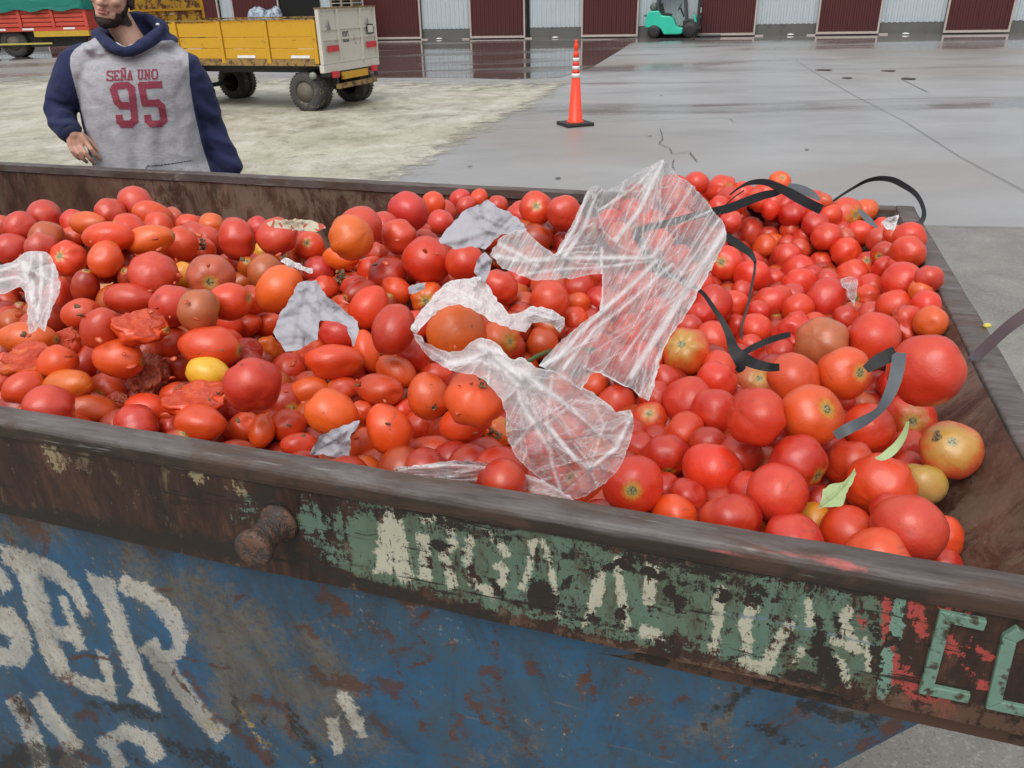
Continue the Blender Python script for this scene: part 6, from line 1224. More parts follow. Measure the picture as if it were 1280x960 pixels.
# dark pulpy mass of rotten fruit
me = tomato_mesh('r', 99, 90, 60); me.name = 'rotten_tomato'
for v in me.vertices:
    p = Vector(v.co); k = 1+.28*noise.noise(p*1.6+Vector((3, 1, 0)))+.15*noise.noise(p*4)+.12*noise.noise(p*9)+.05*noise.noise(p*20); v.co = p*k
me.materials.clear(); m = NT('pulp'); n1 = m.noise(2.2, None, 6, .75, .6); n2 = m.noise(9, None, 5, .75)
m.set(Base_Color=m.mix(m.step(n2, .56, .06), m.mix(n1, (.42, .045, .022), (.60, .16, .08)), (.16, .07, .045)), Roughness=.35); m.bump(m.math('ADD', n1, n2), .35, .06); me.materials.append(m.m); M_pulp = m.m
for (x, y, r, lab) in ((186, 470, 30, 'dark pulpy mass of a rotten tomato left of the yellow plum tomato'), (226, 492, 13, 'small crushed red pulp lump below the big rotten mass'), (152, 500, 10, 'small red pulp lump near the left near rim'), (165, 458, 13, 'ragged brown pulp scrap upper left on the rotten mass')):
    o = bpy.data.objects.new('rotten_tomato', me); C.objects.link(o); d = float(surf_depth(x, y)[0])-.004; o.location = tuple(atd(x, y, d)); s_ = r*d/F; o.scale = (s_, s_*.9, s_*.8); o.rotation_euler = (x, y, 0); tag(o, lab, 'rotten tomato', 'rotten pulp in the heap')
# rotten calyx blotches sitting on single fruit
m = NT('rot_crust'); n2 = m.noise(60, None, 5, .8, .5); m.set(Base_Color=m.mix(m.step(n2, .5, .1), (.03, .022, .012), (.28, .20, .10)), Roughness=.9); m.bump(n2, 1, .004); M_rot = m.m
for k, (x, y, r, lab) in enumerate([(520, 565, 10, 'dark dried rot on the plum tomato by the near rim'), (250, 305, 7, 'dark dried calyx on the brownish tomato upper left'), (619, 541, 8, 'dark rot patch at the edge of the crumpled bag'), (428, 345, 9, 'grey rot on the split orange tomato'), (540, 507, 6, 'rot speck at the lower tip of the scarred plum tomato'), (1172, 545, 6, 'cracked scar on the yellow-green end-wall tomato'), (604, 478, 7, 'dark rot below the crumpled bag edge'), (690, 443, 0, '')]):
    if not r: continue
    n_ = int(np.argmin(np.hypot(tx-x, ty_-y)-tr_*.5)); Pc = P3[n_]; d = ray(x, y); L0 = CP-Pc; A_ = d@d; B_ = 2*L0@d; C_ = L0@L0-(R3[n_]*1.0)**2; q = B_*B_-4*A_*C_
    t = (-B_-math.sqrt(q))/(2*A_) if q > 0 else float(surf_depth(x, y)[0]); pw = CP+d*t
    g = MB()
    rr_ = random.Random(k)
    for j in range(14):
        a = rr_.uniform(0, 6.28); q_ = math.sqrt(rr_.random())*r*t/F; off = rt*math.cos(a)*q_+up*math.sin(a)*q_; g.ell(pw+off+fw*.002*q_/(r*t/F), (rr_.uniform(.2, .4)*r*t/F,)*2+(rr_.uniform(.15, .35)*r*t/F,), n=8)
    tag(g.build('rot_crust', M_rot, None, True), lab, 'rot crust', 'rot crusts on the fruit')
# green bits
def ribbon(name, pts, wpx, mat, lab, cat, group=None, lifts=None, thick=.0012, twist=None, samp=8, follow=18, widthdir=None, offs=None):
    """flat strap along photo points; every point carries a lift above the fruit, the width turns by twist (radians)"""
    n = len(pts); pts = np.array(pts, float); lifts = np.array(lifts if lifts is not None else [.012]*n, float); wv = np.array(wpx if hasattr(wpx, '__len__') else [wpx]*n, float); tw = np.array(twist if twist is not None else [0]*n, float)
    dd = drape(pts[:, 0], pts[:, 1], .4)-lifts*.35 if offs is None else np.array(offs, float)
    def cr(a, t):   # catmull-rom
        out = []
        for i in range(n-1):
            p0, p1, p2, p3 = a[max(i-1, 0)], a[i], a[i+1], a[min(i+2, n-1)]
            for k in range(samp):
                u = k/samp; out.append(.5*((2*p1)+(-p0+p2)*u+(2*p0-5*p1+4*p2-p3)*u*u+(-p0+3*p1-3*p2+p3)*u**3))
        out.append(a[-1]); return np.array(out)
    PX = cr(pts, 0); DD = cr(dd, 0); WW = cr(wv, 0); TW = cr(tw, 0); Pw = CP+rays(PX[:, 0], PX[:, 1])*DD[:, None]; N = len(Pw); vs = []
    for i in range(N):
        t = Vector(Pw[min(i+1, N-1)]-Pw[max(i-1, 0)]).normalized(); vdir = Vector(CP-Pw[i]).normalized(); sd_ = t.cross(vdir).normalized(); nrm = sd_.cross(t).normalized()
        sd2 = sd_*math.cos(TW[i])+nrm*math.sin(TW[i]); n2_ = nrm*math.cos(TW[i])-sd_*math.sin(TW[i]); hw = WW[i]*DD[i]/F/2; p = Vector(Pw[i])
        vs += [p+sd2*hw+n2_*thick/2, p-sd2*hw+n2_*thick/2, p-sd2*hw-n2_*thick/2, p+sd2*hw-n2_*thick/2]
    fs = [(4*i+a, 4*i+4+a, 4*i+4+(a+1) % 4, 4*i+(a+1) % 4) for i in range(N-1) for a in range(4)]+[(0, 1, 2, 3), (4*N-1, 4*N-2, 4*N-3, 4*N-4)]
    g = MB(); g.add(vs, fs); o = g.build(name, mat); return tag(o, lab, cat, group)
m = NT('strap_plastic'); n1 = m.noise(30, None, 4); m.set(Base_Color=m.mix(n1, (.006, .006, .007), (.016, .016, .019)), Roughness=.42); m.bump(m.noise(120, None, 3), .15, .001); m.b.inputs['Specular IOR Level'].default_value = .25; M_strap = m.m
m = NT('strap_grey'); n1 = m.noise(40, None, 5, .7); m.set(Base_Color=m.mix(n1, (.08, .09, .105), (.15, .165, .185)), Roughness=.5); m.bump(n1, .2, .001); M_sgrey = m.m
m = NT('strap_dark_grey'); n1 = m.noise(40, None, 5, .7); n2 = m.noise(9, None, 4, .7); m.set(Base_Color=m.mix(m.step(n2, .6, .1), m.mix(n1, (.04, .048, .058), (.085, .095, .11)), (.12, .10, .09)), Roughness=.5); M_sdark = m.m
m = NT('strap_pale_grey'); n1 = m.noise(40, None, 5, .7); m.set(Base_Color=m.mix(n1, (.15, .17, .2), (.24, .26, .29)), Roughness=.5); M_spale = m.m
GS = 'strapping bands lying over the tomatoes'
d_ = lambda x, y, l: float(surf_depth(x, y)[0])-l
dr = float(dplane(1150, 282, H+.02))
ribbon('strap', [(1038, 254), (1052, 244), (1070, 233), (1084, 226), (1100, 223), (1116, 225), (1130, 232), (1143, 241), (1151, 252), (1155, 265), (1153, 275), (1145, 283)], [3, 3, 3.5, 4.5, 6, 7, 7, 6, 5, 5, 6, 7], M_strap, 'black strap arching high in a loop above the far right corner', 'strap', GS, offs=[2.5, 2.5, 2.48, 2.45, 2.42, 2.38, 2.35, 2.32, 2.28, 2.25, 2.22, dr])
ribbon('strap', [(880, 268), (893, 264), (912, 260), (935, 251), (955, 244), (970, 241), (980, 236)], [9, 10, 11, 11, 10, 8, 4], M_strap, 'dark strap lying flat at the upper right corner of the stretched film', 'strap', GS, lifts=[.02, .03, .04, .04, .04, .03, .0])
ribbon('strap', [(912, 244), (925, 234), (940, 228), (958, 228), (975, 235), (992, 244), (1010, 254), (1027, 262)], [2, 3, 6, 8, 10, 12, 12, 12], M_strap, 'broad black strap folding over the top of the right mound', 'strap', GS, lifts=[.02, .04, .05, .05, .05, .05, .05, .04])
ribbon('strap', [(985, 232), (1000, 236), (1015, 243), (1024, 250)], [6, 10, 9, 3], M_sgrey, 'short grey strap end behind the mound beside the topmost orange tomato', 'strap', GS, lifts=[.0, .0, .0, .0])
ribbon('strap', [(898, 272), (904, 260), (916, 248), (930, 238)], 1.6, M_strap, 'hair-thin strap edge rising from the film corner', 'strap', GS, lifts=[.04]*4)
ribbon('strap', [(905, 294), (916, 301), (928, 309), (938, 317), (944, 327)], [9, 10, 10, 8, 4], M_strap, 'black strap coming out of the film and dropping into the thin vertical one', 'strap', GS, lifts=[.03]*5)
ribbon('strap', [(944, 327), (943, 340), (939, 360), (934, 385), (928, 405), (927, 424)], [3.5, 3.2, 3, 3, 3, 2.5], M_strap, 'thin dark strap hanging vertically over the right tomatoes', 'strap', GS, lifts=[.02, .02, .02, .02, .015, .0])
ribbon('strap', [(868, 358), (880, 368), (892, 385), (902, 400), (911, 418), (917, 436), (928, 447), (945, 455), (962, 459), (974, 459)], [5, 5, 6, 7, 9, 13, 15, 13, 11, 9], M_strap, 'black knotted strap curving down from the film to the right tomatoes', 'strap', GS, lifts=[.03, .03, .03, .03, .03, .04, .04, .03, .03, .01])
ribbon('strap', [(925, 444), (940, 435), (958, 427), (972, 422), (988, 418)], [6, 8, 8, 8, 7], M_strap, 'short black strap end lying across beside the knot', 'strap', GS, lifts=[.04, .03, .03, .025, .02])
ribbon('strap', [(914, 436), (922, 446), (926, 458), (921, 464)], [10, 14, 12, 6], M_strap, 'knot tail of black strap hanging below the curved strap', 'strap', GS, lifts=[.045, .045, .03, .01])
ribbon('strap', [(1082, 462), (1095, 453), (1108, 446), (1120, 441)], [10, 16, 17, 18], M_strap, 'dark inner turn of the folded grey strap by the huge tomato', 'strap', GS, lifts=[.0, .02, .035, .045])
ribbon('strap', [(1124, 441), (1122, 460), (1117, 480), (1109, 498), (1098, 514), (1080, 526), (1060, 536), (1044, 545)], [16, 16, 15, 13, 10, 13, 14, 12], M_sdark, 'folded grey strap running down from the huge tomato', 'strap', GS, lifts=[.05, .055, .05, .045, .045, .045, .045, .02], twist=[0, 0, 0, .2, .5, .3, 0, 0])
ribbon('strap', [(1190, 482), (1204, 464), (1222, 444), (1243, 424), (1265, 405), (1290, 388), (1330, 360)], [12, 14, 15, 16, 17, 19, 22], M_spale, 'long grey strap slanting over the right rim out of the picture', 'strap', GS, offs=[1.46, 1.44, 1.40, 1.34, 1.28, 1.22, 1.12], twist=[.6]*7)
ribbon('strap', [(1073, 262), (1080, 269), (1088, 277), (1097, 285)], [3, 7, 7, 2], M_sgrey, 'small grey strap end near the white shard in the far corner', 'strap', GS, lifts=[.04]*4)
ribbon('strap', [(884, 266), (860, 272), (830, 280), (806, 286), (795, 292), (802, 305), (810, 322), (826, 338), (846, 348), (868, 358)], [8, 9, 9, 9, 9, 10, 12, 12, 9, 6], M_strap, 'black strap seen blurred beneath the stretched film', 'strap', GS, lifts=[.01]*10)
m = NT('green_leaf'); n1 = m.noise(60, None, 4, .6); m.set(Base_Color=m.mix(n1, (.24, .32, .13), (.38, .45, .22)), Roughness=.55); m.bump(n1, .4, .002); M_leaf = m.m
m = NT('green_stem'); m.set(Base_Color=(.05, .13, .03), Roughness=.5); M_stem = m.m
o = sheet('leaf', [(1023, 637), (1027, 624), (1029, 612), (1036, 607), (1045, 604), (1055, 602), (1062, 594), (1071, 582), (1070, 592), (1064, 606), (1058, 618), (1056, 626), (1050, 633), (1040, 633), (1030, 634)], 1.5, [(1040, 620, .028), (1070, 585, .02)], M_leaf, seed=31, rough=.004, rs=.04, creases=[(3, [(1026, 632), (1048, 614), (1069, 586)], 1)])
tag(o, 'pale green leaf between round tomatoes near the near right corner', 'leaf')
ribbon('leaf_strip', [(1094, 572), (1102, 572), (1112, 566), (1122, 556), (1130, 543), (1135, 527)], [2, 8, 11, 10, 8, 3], M_leaf, 'curled pale green strip arching between round tomatoes', 'leaf', None, lifts=[.01, .02, .03, .035, .035, .03], twist=[0, .1, .2, .4, .6, .8])
g = MB(); g.tube([tuple(atd(660, 452, d_(660, 452, .012))), tuple(atd(670, 446, d_(670, 446, .015))), tuple(atd(682, 441, d_(682, 441, .015))), tuple(atd(692, 437, d_(692, 437, .01)))], [.004, .005, .005, .004], 10, caps='round'); tag(g.build('stem', M_stem, None, True), 'thick green stem poking out between the bag and the film', 'stem')
o = sheet('calyx', [(728, 436), (734, 433), (742, 434), (748, 438), (742, 439), (736, 442), (733, 439)], 1.0, [(738, 437, .02)], M_stem, seed=5, rough=.002); tag(o, 'small dark green calyx under the lower edge of the film', 'calyx')
# yellow crumb on the right rim
g = MB(); p = atz(1234, 407, 1.153); g.ell(p, (.009, .006, .005), n=8); tag(g.build('crumb', plain('yellow_crumb', (.6, .5, .1), .6), None, True), 'small yellow crumb on the worn right rim', 'crumb')

# ================================================================== THE MAN
mp_ = atz(150, 212, H); hd = np.array([mp_[0], mp_[1], 0]); Rrim = np.linalg.norm(hd); hn = hd/Rrim; MR = Rrim+.33
hr = np.array([hn[1], -hn[0], 0])        # to the right in the picture
def M(x, y, off=0.0): return atplane(x, y, hn, MR+off)
def Mw(x, off, z):   # point under photo column x (taken at his chest) at height z
    b = M(x, 120, off); return np.array([b[0], b[1], z])
mloc = MR*hn; man = empty('person', (mloc[0], mloc[1], 0), 0, label='bearded man in grey and navy hooded sweatshirt standing behind the skip', cat='person')
def remesh(mb, name, vox, mats, parent, smooth=2, attrs=None, disp=None):
    me = mb.mesh(name+'_raw'); o = bpy.data.objects.new(name, me); C.objects.link(o)
    r = o.modifiers.new('r', 'REMESH'); r.mode = 'VOXEL'; r.voxel_size = vox; r.use_smooth_shade = True
    if smooth: sm_ = o.modifiers.new('s', 'SMOOTH'); sm_.factor = .5; sm_.iterations = smooth
    dg = bpy.context.evaluated_depsgraph_get(); dg.update(); m2 = bpy.data.meshes.new_from_object(o.evaluated_get(dg)); m2.name = name
    m2.materials.clear()
    for k in mats: m2.materials.append(k)
    o.modifiers.clear(); o.data = m2; bpy.data.meshes.remove(me)
    n = len(m2.vertices); co = np.empty(n*3); m2.vertices.foreach_get('co', co); co = co.reshape(-1, 3)
    if disp is not None:
        no = np.empty(n*3); m2.vertices.foreach_get('normal', no); no = no.reshape(-1, 3); co = disp(co, no); m2.vertices.foreach_set('co', co.ravel()); m2.update()
    for k, f in (attrs or {}).items(): m2.attributes.new(k, 'FLOAT', 'POINT').data.foreach_set('value', f(co).astype(np.float32))
    m2.polygons.foreach_set('use_smooth', [True]*len(m2.polygons)); m2.polygons.foreach_set('material_index', [0]*len(m2.polygons))
    if parent is not None:
        o.parent = parent; m2.transform(Matrix.Translation(-Vector(parent.location)))
    return o
def loft(mb, secs, n=36, ex=2.3):
    """secs: list of (centre, half width along hr, half depth along hn, half height tilt)"""
    vs = []; fs = []
    for c_, a, b in secs:
        for j in range(n):
            t = 2*math.pi*j/n; cx_, sy = math.cos(t), math.sin(t); cx_ = math.copysign(abs(cx_)**(2/ex), cx_); sy = math.copysign(abs(sy)**(2/ex), sy)
            vs.append(c_+hr*a*cx_+hn*b*sy)
    for k in range(len(secs)-1):
        for j in range(n): l = (j+1) % n; fs.append((k*n+j, k*n+l, (k+1)*n+l, (k+1)*n+j))
    fs.append(tuple(range(n-1, -1, -1))); fs.append(tuple((len(secs)-1)*n+j for j in range(n))); mb.add(vs, fs)
def sec(y, xl, xr, b, off=0.0, grow=0.0):
    l, r = M(xl, y, off), M(xr, y, off); return ((l+r)/2, np.linalg.norm(r-l)/2+grow, b+grow)
# materials
m = NT('skin'); n1 = m.noise(40, None, 4); n2 = m.noise(9, None, 3)
m.set(Base_Color=m.mix(n2, (.52, .28, .20), (.64, .38, .28)), Roughness=.5); m.b.inputs['Subsurface Weight'].default_value = .08; m.b.inputs['Subsurface Radius'].default_value = (.01, .004, .002); m.bump(n1, .12, .002); M_skin = m.m
m = NT('sweatshirt'); c = m.coord(); kn = m.noise(300, m.coord(scale=(1, 1, .5)), 3, .6); gy = m.attr('greyzone'); msk = m.step(gy, 0, .0015)
mel = m.noise(160, m.coord(scale=(.3, .3, 1)), 4, .8); grey = m.mix(m.step(mel, .5, .15), (.33, .325, .355), (.43, .425, .455)); navy = m.mix(kn, (.009, .013, .052), (.018, .024, .084))
dirt_ = m.step(m.noise(9, c, 5, .7, .6), .64, .1); grey = m.mix(m.math('MULTIPLY', dirt_, .25), grey, (.24, .21, .17))
m.set(Base_Color=m.mix(msk, navy, grey), Roughness=.92); m.b.inputs['Sheen Weight'].default_value = .03; m.bump(m.math('ADD', kn, m.math('MULTIPLY', m.noise(14, c, 4, .6, .4), 3.0)), .5, .003); M_hood = m.m
M_cuff = plain('cuff_rib', (.018, .026, .065), .9, var=.2, scale=60); M_print = NT('maroon_print'); n1 = M_print.noise(180, None, 4, .8)
M_print.set(Base_Color=M_print.mix(M_print.step(n1, .64, .04), (.26, .035, .065), (.42, .38, .40)), Roughness=.8); M_print = M_print.m
m = NT('hair'); n1 = m.noise(250, m.coord(scale=(1, 1, .3)), 4, .8); m.set(Base_Color=m.mix(n1, (.014, .009, .007), (.075, .048, .035)), Roughness=.6); m.bump(n1, 1, .004); M_hair = m.m
m = NT('beard_hair'); n1 = m.noise(420, m.coord(scale=(1, 1, .35)), 4, .8); m.set(Base_Color=m.mix(n1, (.012, .008, .006), (.070, .045, .033)), Roughness=.7); m.bump(n1, 1, .004); m.L(m.step(m.math('ADD', m.attr('fade'), m.math('MULTIPLY', m.math('SUBTRACT', n1, .5), 1.6)), .35, .2), m.b.inputs['Alpha']); M_beard = m.m
M_denim = plain('dark_trousers', (.03, .035, .05), .9, var=.3, scale=80); M_boot = plain('boot_leather', (.03, .02, .015), .6)
PXM = np.linalg.norm(M(200, 120)-M(199, 120))
# key points
nb = M(172, 66, .02); shR, shL = M(98, 84, .0), M(226, 84, .0)
elR, wrR = M(75, 139, .02), M(92, 168, -.10); elL, wrL = M(262, 158, .03), M(292, 214, -.04)
torso_secs = [(60, 150, 196, .075), (66, 120, 214, .10), (76, 98, 234, .125), (92, 92, 240, .145), (115, 96, 243, .155), (145, 101, 248, .15), (175, 108, 255, .15), (205, 114, 262, .155)]
HY = M(188, 205)   # below the rim the shape simply goes on down
hem = [(Mw(192, 0, 1.02), .245, .155), (Mw(193, 0, .90), .235, .15)]
# continuous body
B = MB()
loft(B, [sec(y, xl+8, xr-8, b-.02) for y, xl, xr, b in torso_secs]+[(Mw(192, 0, 1.02), .20, .12), (Mw(193, 0, .88), .19, .12), (Mw(193, 0, .82), .12, .09)])
for s_ in (-1, 1):
    hip = Mw(193, 0, .90)+hr*s_*.10; knee = Mw(193, -.02, .50)+hr*s_*.12; ank = Mw(193, .02, .09)+hr*s_*.13
    B.tube([hip, knee+(0, 0, .05), knee, ank+(0, 0, .25)+hn*.02, ank], [.092, .066, .06, .055, .042], 16, caps='round'); B.tube([ank-(0, 0, .03), ank-hn*.15-(0, 0, .045)], [.045, .035], 12, caps='round')
B.tube([shR, elR], [.052, .042], 14, caps='round'); B.tube([elR, wrR], [.042, .027], 14, caps='round')
B.tube([shL, elL], [.052, .042], 14, caps='round'); B.tube([elL, wrL], [.042, .028], 14, caps='round')
# head, turned to the left of the picture and tilted
hc = M(139, -3, .0); tilt = math.radians(-12); yaw = math.radians(24)
fx = hr*math.cos(yaw)+hn*math.sin(yaw); fy = -(-hr*math.sin(yaw)+hn*math.cos(yaw))   # fy: where the face points (to the eye, then left)
fy = -hn*math.cos(yaw)-hr*math.sin(yaw); fx = np.cross(fy, (0, 0, 1.)); fx = fx/np.linalg.norm(fx)*1.0
if fx@hr < 0: fx = -fx
zz_ = np.array([0, 0, 1.])
RT = Matrix.Rotation(tilt, 3, Vector(fy)); fx = np.array(RT@Vector(fx)); uz = np.array(RT@Vector(zz_))
def Hd(a, b, c_): return hc+fx*a+fy*b+uz*c_      # a right, b forward, c up (metres)
RH = Matrix((fx, fy, uz)).transposed()
B.ell(Hd(0, -.015, .045), (.078, .097, .088), RH, 28); B.ell(Hd(0, .012, -.01), (.066, .078, .085), RH, 24); B.ell(Hd(0, .035, -.062), (.050, .052, .045), RH, 20); B.ell(Hd(0, .067, -.088), (.026, .022, .021), RH, 14)
B.ell(Hd(0, .060, .030), (.052, .036, .020), RH, 16)   # brow
B.tube([Hd(0, .082, .022), Hd(0, .098, .0), Hd(0, .107, -.018)], [.010, .012, .015], 12, caps='round'); B.ell(Hd(-.012, .094, -.021), (.010, .011, .008), RH, 10); B.ell(Hd(.012, .094, -.021), (.010, .011, .008), RH, 10)
B.ell(Hd(0, .084, -.045), (.026, .012, .006), RH, 14); B.ell(Hd(0, .083, -.056), (.022, .012, .007), RH, 14)
for s_ in (-1, 1): B.ell(Hd(.040*s_, .062, -.008), (.022, .022, .020), RH, 14); B.ell(Hd(.078*s_, -.008, .0), (.010, .020, .032), RH, 14)
nk0 = Hd(.0, -.025, -.06); B.tube([nk0+uz*.03, nk0, (nk0+nb)/2, nb, nb-(0, 0, .08)], [.058, .056, .056, .064, .09], 20, caps='round')
# right hand: back of the hand to the camera, fingers hanging down to the right
def Hp(x, y, o): return M(x, y, -.10+o)
for kx, ky in ((87.5, 181), (94, 183.5), (101, 183), (108.5, 179)): B.tube([Hp(91+(kx-97)*.35, 164, .004), Hp((91+kx)/2+(kx-97)*.25, (164+ky)/2, -.008), Hp(kx, ky, -.014)], [.0175, .0150, .0115], 12, caps='round')
FING = [([(87.5, 181), (90.5, 189), (95, 195), (100, 199)], .0088, (-.014, -.024, -.016, .0)), ([(94, 183.5), (98, 191.5), (103, 198), (108.5, 202.5)], .0094, (-.016, -.030, -.022, .0)),
        ([(101, 183), (106.5, 191), (112, 198), (117.5, 204)], .0096, (-.018, -.032, -.024, .0)), ([(108.5, 179), (114, 186.5), (119, 193), (124, 198.5)], .0094, (-.016, -.028, -.020, .0))]
for pts, r_, os_ in FING: B.tube([Hp(x, y, o) for (x, y), o in zip(pts, os_)], [r_*1.12, r_*1.02, r_, r_*.8], 12, caps='round')
B.tube([Hp(101, 168, .012), Hp(113, 177, .018), Hp(122, 187, .018), Hp(130, 194, .012)], [.014, .0115, .0100, .0075], 12, caps='round')
# left hand below the rim
w2 = wrL+np.array([0, 0, -.05]); B.tube([wrL, w2, w2-(0, 0, .05)], [.028, .032, .03], 14, caps='round', flat=.6)
for k in range(4):
    b0 = w2-(0, 0, .05)+hn*(.022-.015*k)*0+hr*(.02-.014*k); B.tube([b0, b0-(0, 0, .04-.003*abs(k-1)), b0-(0, 0, .07-.006*abs(k-1))+hn*-.015], [.0085, .008, .0065], 10, caps='round')
B.tube([w2+hr*.02, w2+hr*.03-hn*.03-(0, 0, .04), w2+hr*.025-hn*.045-(0, 0, .075)], [.013, .010, .008], 10, caps='round')
body = remesh(B, 'body', .0038, [M_skin], man, smooth=2)
# sweatshirt
Hm = MB(); loft(Hm, [sec(y, xl, xr, b) for y, xl, xr, b in torso_secs]+hem)
def sleeve(p, rs_): Hm.tube(p, rs_, 20, caps='round')
sleeve([M(112, 74, .01), shR, M(84, 112, .01), elR, M(80, 153, -.03), M(86, 163, -.075)], [.07, .078, .070, .060, .057, .050])
sleeve([M(215, 74, .01), shL, M(244, 112, .01), elL, M(276, 188, .0), M(288, 207, -.03)], [.07, .085, .080, .070, .066, .055])
for x, y in ((124, 60), (134, 66), (196, 58), (186, 64), (206, 52)): Hm.ell(M(x, y, .0), (.05, .10, .035), None, 14)
# collar of the hood lying round the neck
cp_ = [(128, 47, .07), (124, 44, .02), (128, 48, -.05), (137, 56, -.11), (148, 63, -.14), (158, 66, -.145), (170, 62, -.13), (184, 54, -.10), (196, 46, -.05), (203, 40, .02), (200, 36, .08)]
Hm.tube([M(x, y, o) for x, y, o in cp_], [.032, .032, .029, .025, .020, .017, .020, .025, .031, .036, .034], 14, caps='round')
Hm.tube([M(128, 46, .08), M(150, 34, .13), M(175, 30, .14), M(198, 36, .10)], [.040, .048, .05, .045], 14, caps='round'); Hm.ell(M(165, 52, .12), (.11, .08, .08), None, 18)
Hm.tube([M(182, 20, .05), M(192, 27, .03), M(203, 34, .0)], [.016, .024, .028], 12, caps='round'); Hm.tube([M(176, 58, -.10), M(190, 47, -.085), M(203, 37, -.05)], [.018, .024, .026], 12, caps='round')
GZ = [(119, 47), (104, 54), (93, 62), (88, 70), (87.5, 82), (93, 105), (102, 140), (112, 180), (118, 212), (120, 240), (266, 240), (263, 214), (252, 180), (243, 140), (237, 105), (236, 80), (235, 66), (228, 57), (215, 50), (202, 51), (192, 58.5), (179, 66), (167, 71), (153, 71.5), (140, 67), (128, 58.5)]
def gz(co):
    x, y, _ = topx(co); d = polyd(x, y, GZ); fr = (co@hn)-MR; return np.where(fr < .08, d*.0035, -np.abs(d)*.0035-.002)
def wrinkle(co, no):
    x, y, _ = topx(co); a = np.array([noise.noise((p[0]*5, p[1]*5, p[2]*3.2)) for p in co])
    fr = np.clip((MR+.05-(co@hn))/.1, 0, 1)
    b_ = np.array([1-abs(noise.noise((p[0]*9+p[2]*4, p[1]*9, p[2]*13)))*2 for p in co]); gzv = gz(co); d = .006*a+np.where(gzv < 0, .008, .0035)*(b_-.5)
    # hanging folds of the front, drag lines at elbow and shoulder
    for pts, w_, k in (([(128, 165), (134, 190), (140, 215)], 7, -.007), ([(146, 170), (156, 195), (160, 215)], 8, .007), ([(170, 175), (172, 215)], 8, -.006), ([(190, 160), (188, 215)], 9, .006), ([(205, 150), (200, 180), (210, 215)], 8, -.006), ([(236, 150), (230, 185), (240, 215)], 8, .007), ([(100, 100), (118, 130)], 6, -.005), ([(96, 90), (112, 104)], 5, .004), ([(236, 95), (222, 120)], 6, -.005),
                       ([(62, 125), (84, 134)], 4, -.009), ([(60, 133), (84, 142)], 3.5, .007), ([(64, 146), (86, 148)], 3.5, -.008), ([(66, 154), (82, 156)], 3, .007), ([(72, 110), (92, 124)], 5, .006), ([(240, 110), (262, 130)], 6, -.007), ([(246, 130), (270, 145)], 5, .007), ([(250, 150), (276, 162)], 5, -.008), ([(258, 170), (284, 180)], 5, .007), ([(266, 188), (292, 196)], 4, -.007), ([(228, 70), (250, 95)], 6, .005)):
        g_ = segd(x, y, pts, 0); d = d+k*np.exp(-(g_/w_)**2)*fr
    return co+no*d[:, None]
hood = remesh(Hm, 'sweatshirt', .0065, [M_hood], man, smooth=3, attrs=dict(greyzone=gz), disp=wrinkle)
g = MB(); g.tube([M(84.5, 160.5, -.065), M(88, 166, -.09), M(91, 171, -.11)], [.051, .046, .039], 24, caps=True); ck = g.build('cuff', M_cuff, man, True); ck.data.transform(Matrix.Translation(-Vector(man.location)))
# pocket seam
dgm = bpy.context.evaluated_depsgraph_get(); dgm.update()
def bvh_of(o):
    me = o.data; off = np.array(man.location); vs = [tuple(np.array(v.co)+off) for v in me.vertices]; return BVHTree.FromPolygons(vs, [tuple(p.vertices) for p in me.polygons])
bh = bvh_of(hood); bb = bvh_of(body)
def on(b, x, y, lift):
    d = ray(x, y); d = d/np.linalg.norm(d); h = b.ray_cast(Vector(CP), Vector(d), 20)
    return None if h[0] is None else np.array(h[0])-d*lift
def decal(name, tests, bbox, step, lift, mat, parent, b=bh, label=None):
    xs = np.arange(bbox[0], bbox[2], step); ys = np.arange(bbox[1], bbox[3], step); vs, fs, ix = [], [], {}
    def vid(i, j):
        if (i, j) not in ix:
            p = on(b, xs[i], ys[j], lift)
            if p is None: return None
            ix[i, j] = len(vs); vs.append(p-np.array(man.location))
        return ix[i, j]
    X, Y_ = np.meshgrid(xs[:-1]+step/2, ys[:-1]+step/2); ins = tests(X, Y_)
    for j, i in zip(*np.where(ins)):
        q = [vid(i, j), vid(i, j+1), vid(i+1, j+1), vid(i+1, j)]
        if None not in q: fs.append(q)
    g = MB(); g.add(vs, fs); o = g.build(name, mat, parent, True)
    if label: o['label'] = label
    return o
def sq(X, Y_, strokes):   # strokes with square ends
    ins = np.zeros(X.shape, bool)
    for w_, pts in strokes:
        for (x0, y0), (x1, y1) in zip(pts[:-1], pts[1:]):
            dx, dy = x1-x0, y1-y0; L_ = math.hypot(dx, dy); u = ((X-x0)*dx+(Y_-y0)*dy)/L_; v = np.abs((X-x0)*-dy+(Y_-y0)*dx)/L_
            ins |= (u > -w_*.30) & (u < L_+w_*.30) & (v < w_/2)
    return ins
nine = [(8.6, [(145, 107), (159, 106.5), (164.5, 111), (168.5, 150), (163.5, 155), (153, 155), (149.5, 151), (149, 146)]), (8.6, [(164, 132), (151, 132), (146, 127), (141.5, 112), (145, 107)])]
five = [(8.6, [(200, 105.5), (176.5, 106.5), (181, 129), (197, 128.5), (202, 133), (205, 150), (200.5, 154.5), (189, 154.5), (185, 150.5), (184.5, 146)])]
decal('printed_number', lambda X, Y_: sq(X, Y_, nine), (134, 98, 176, 164), .7, .0025, M_print, hood, label='maroon printed digit nine')
decal('printed_number', lambda X, Y_: sq(X, Y_, five), (168, 98, 214, 164), .7, .0025, M_print, hood, label='maroon printed digit five')
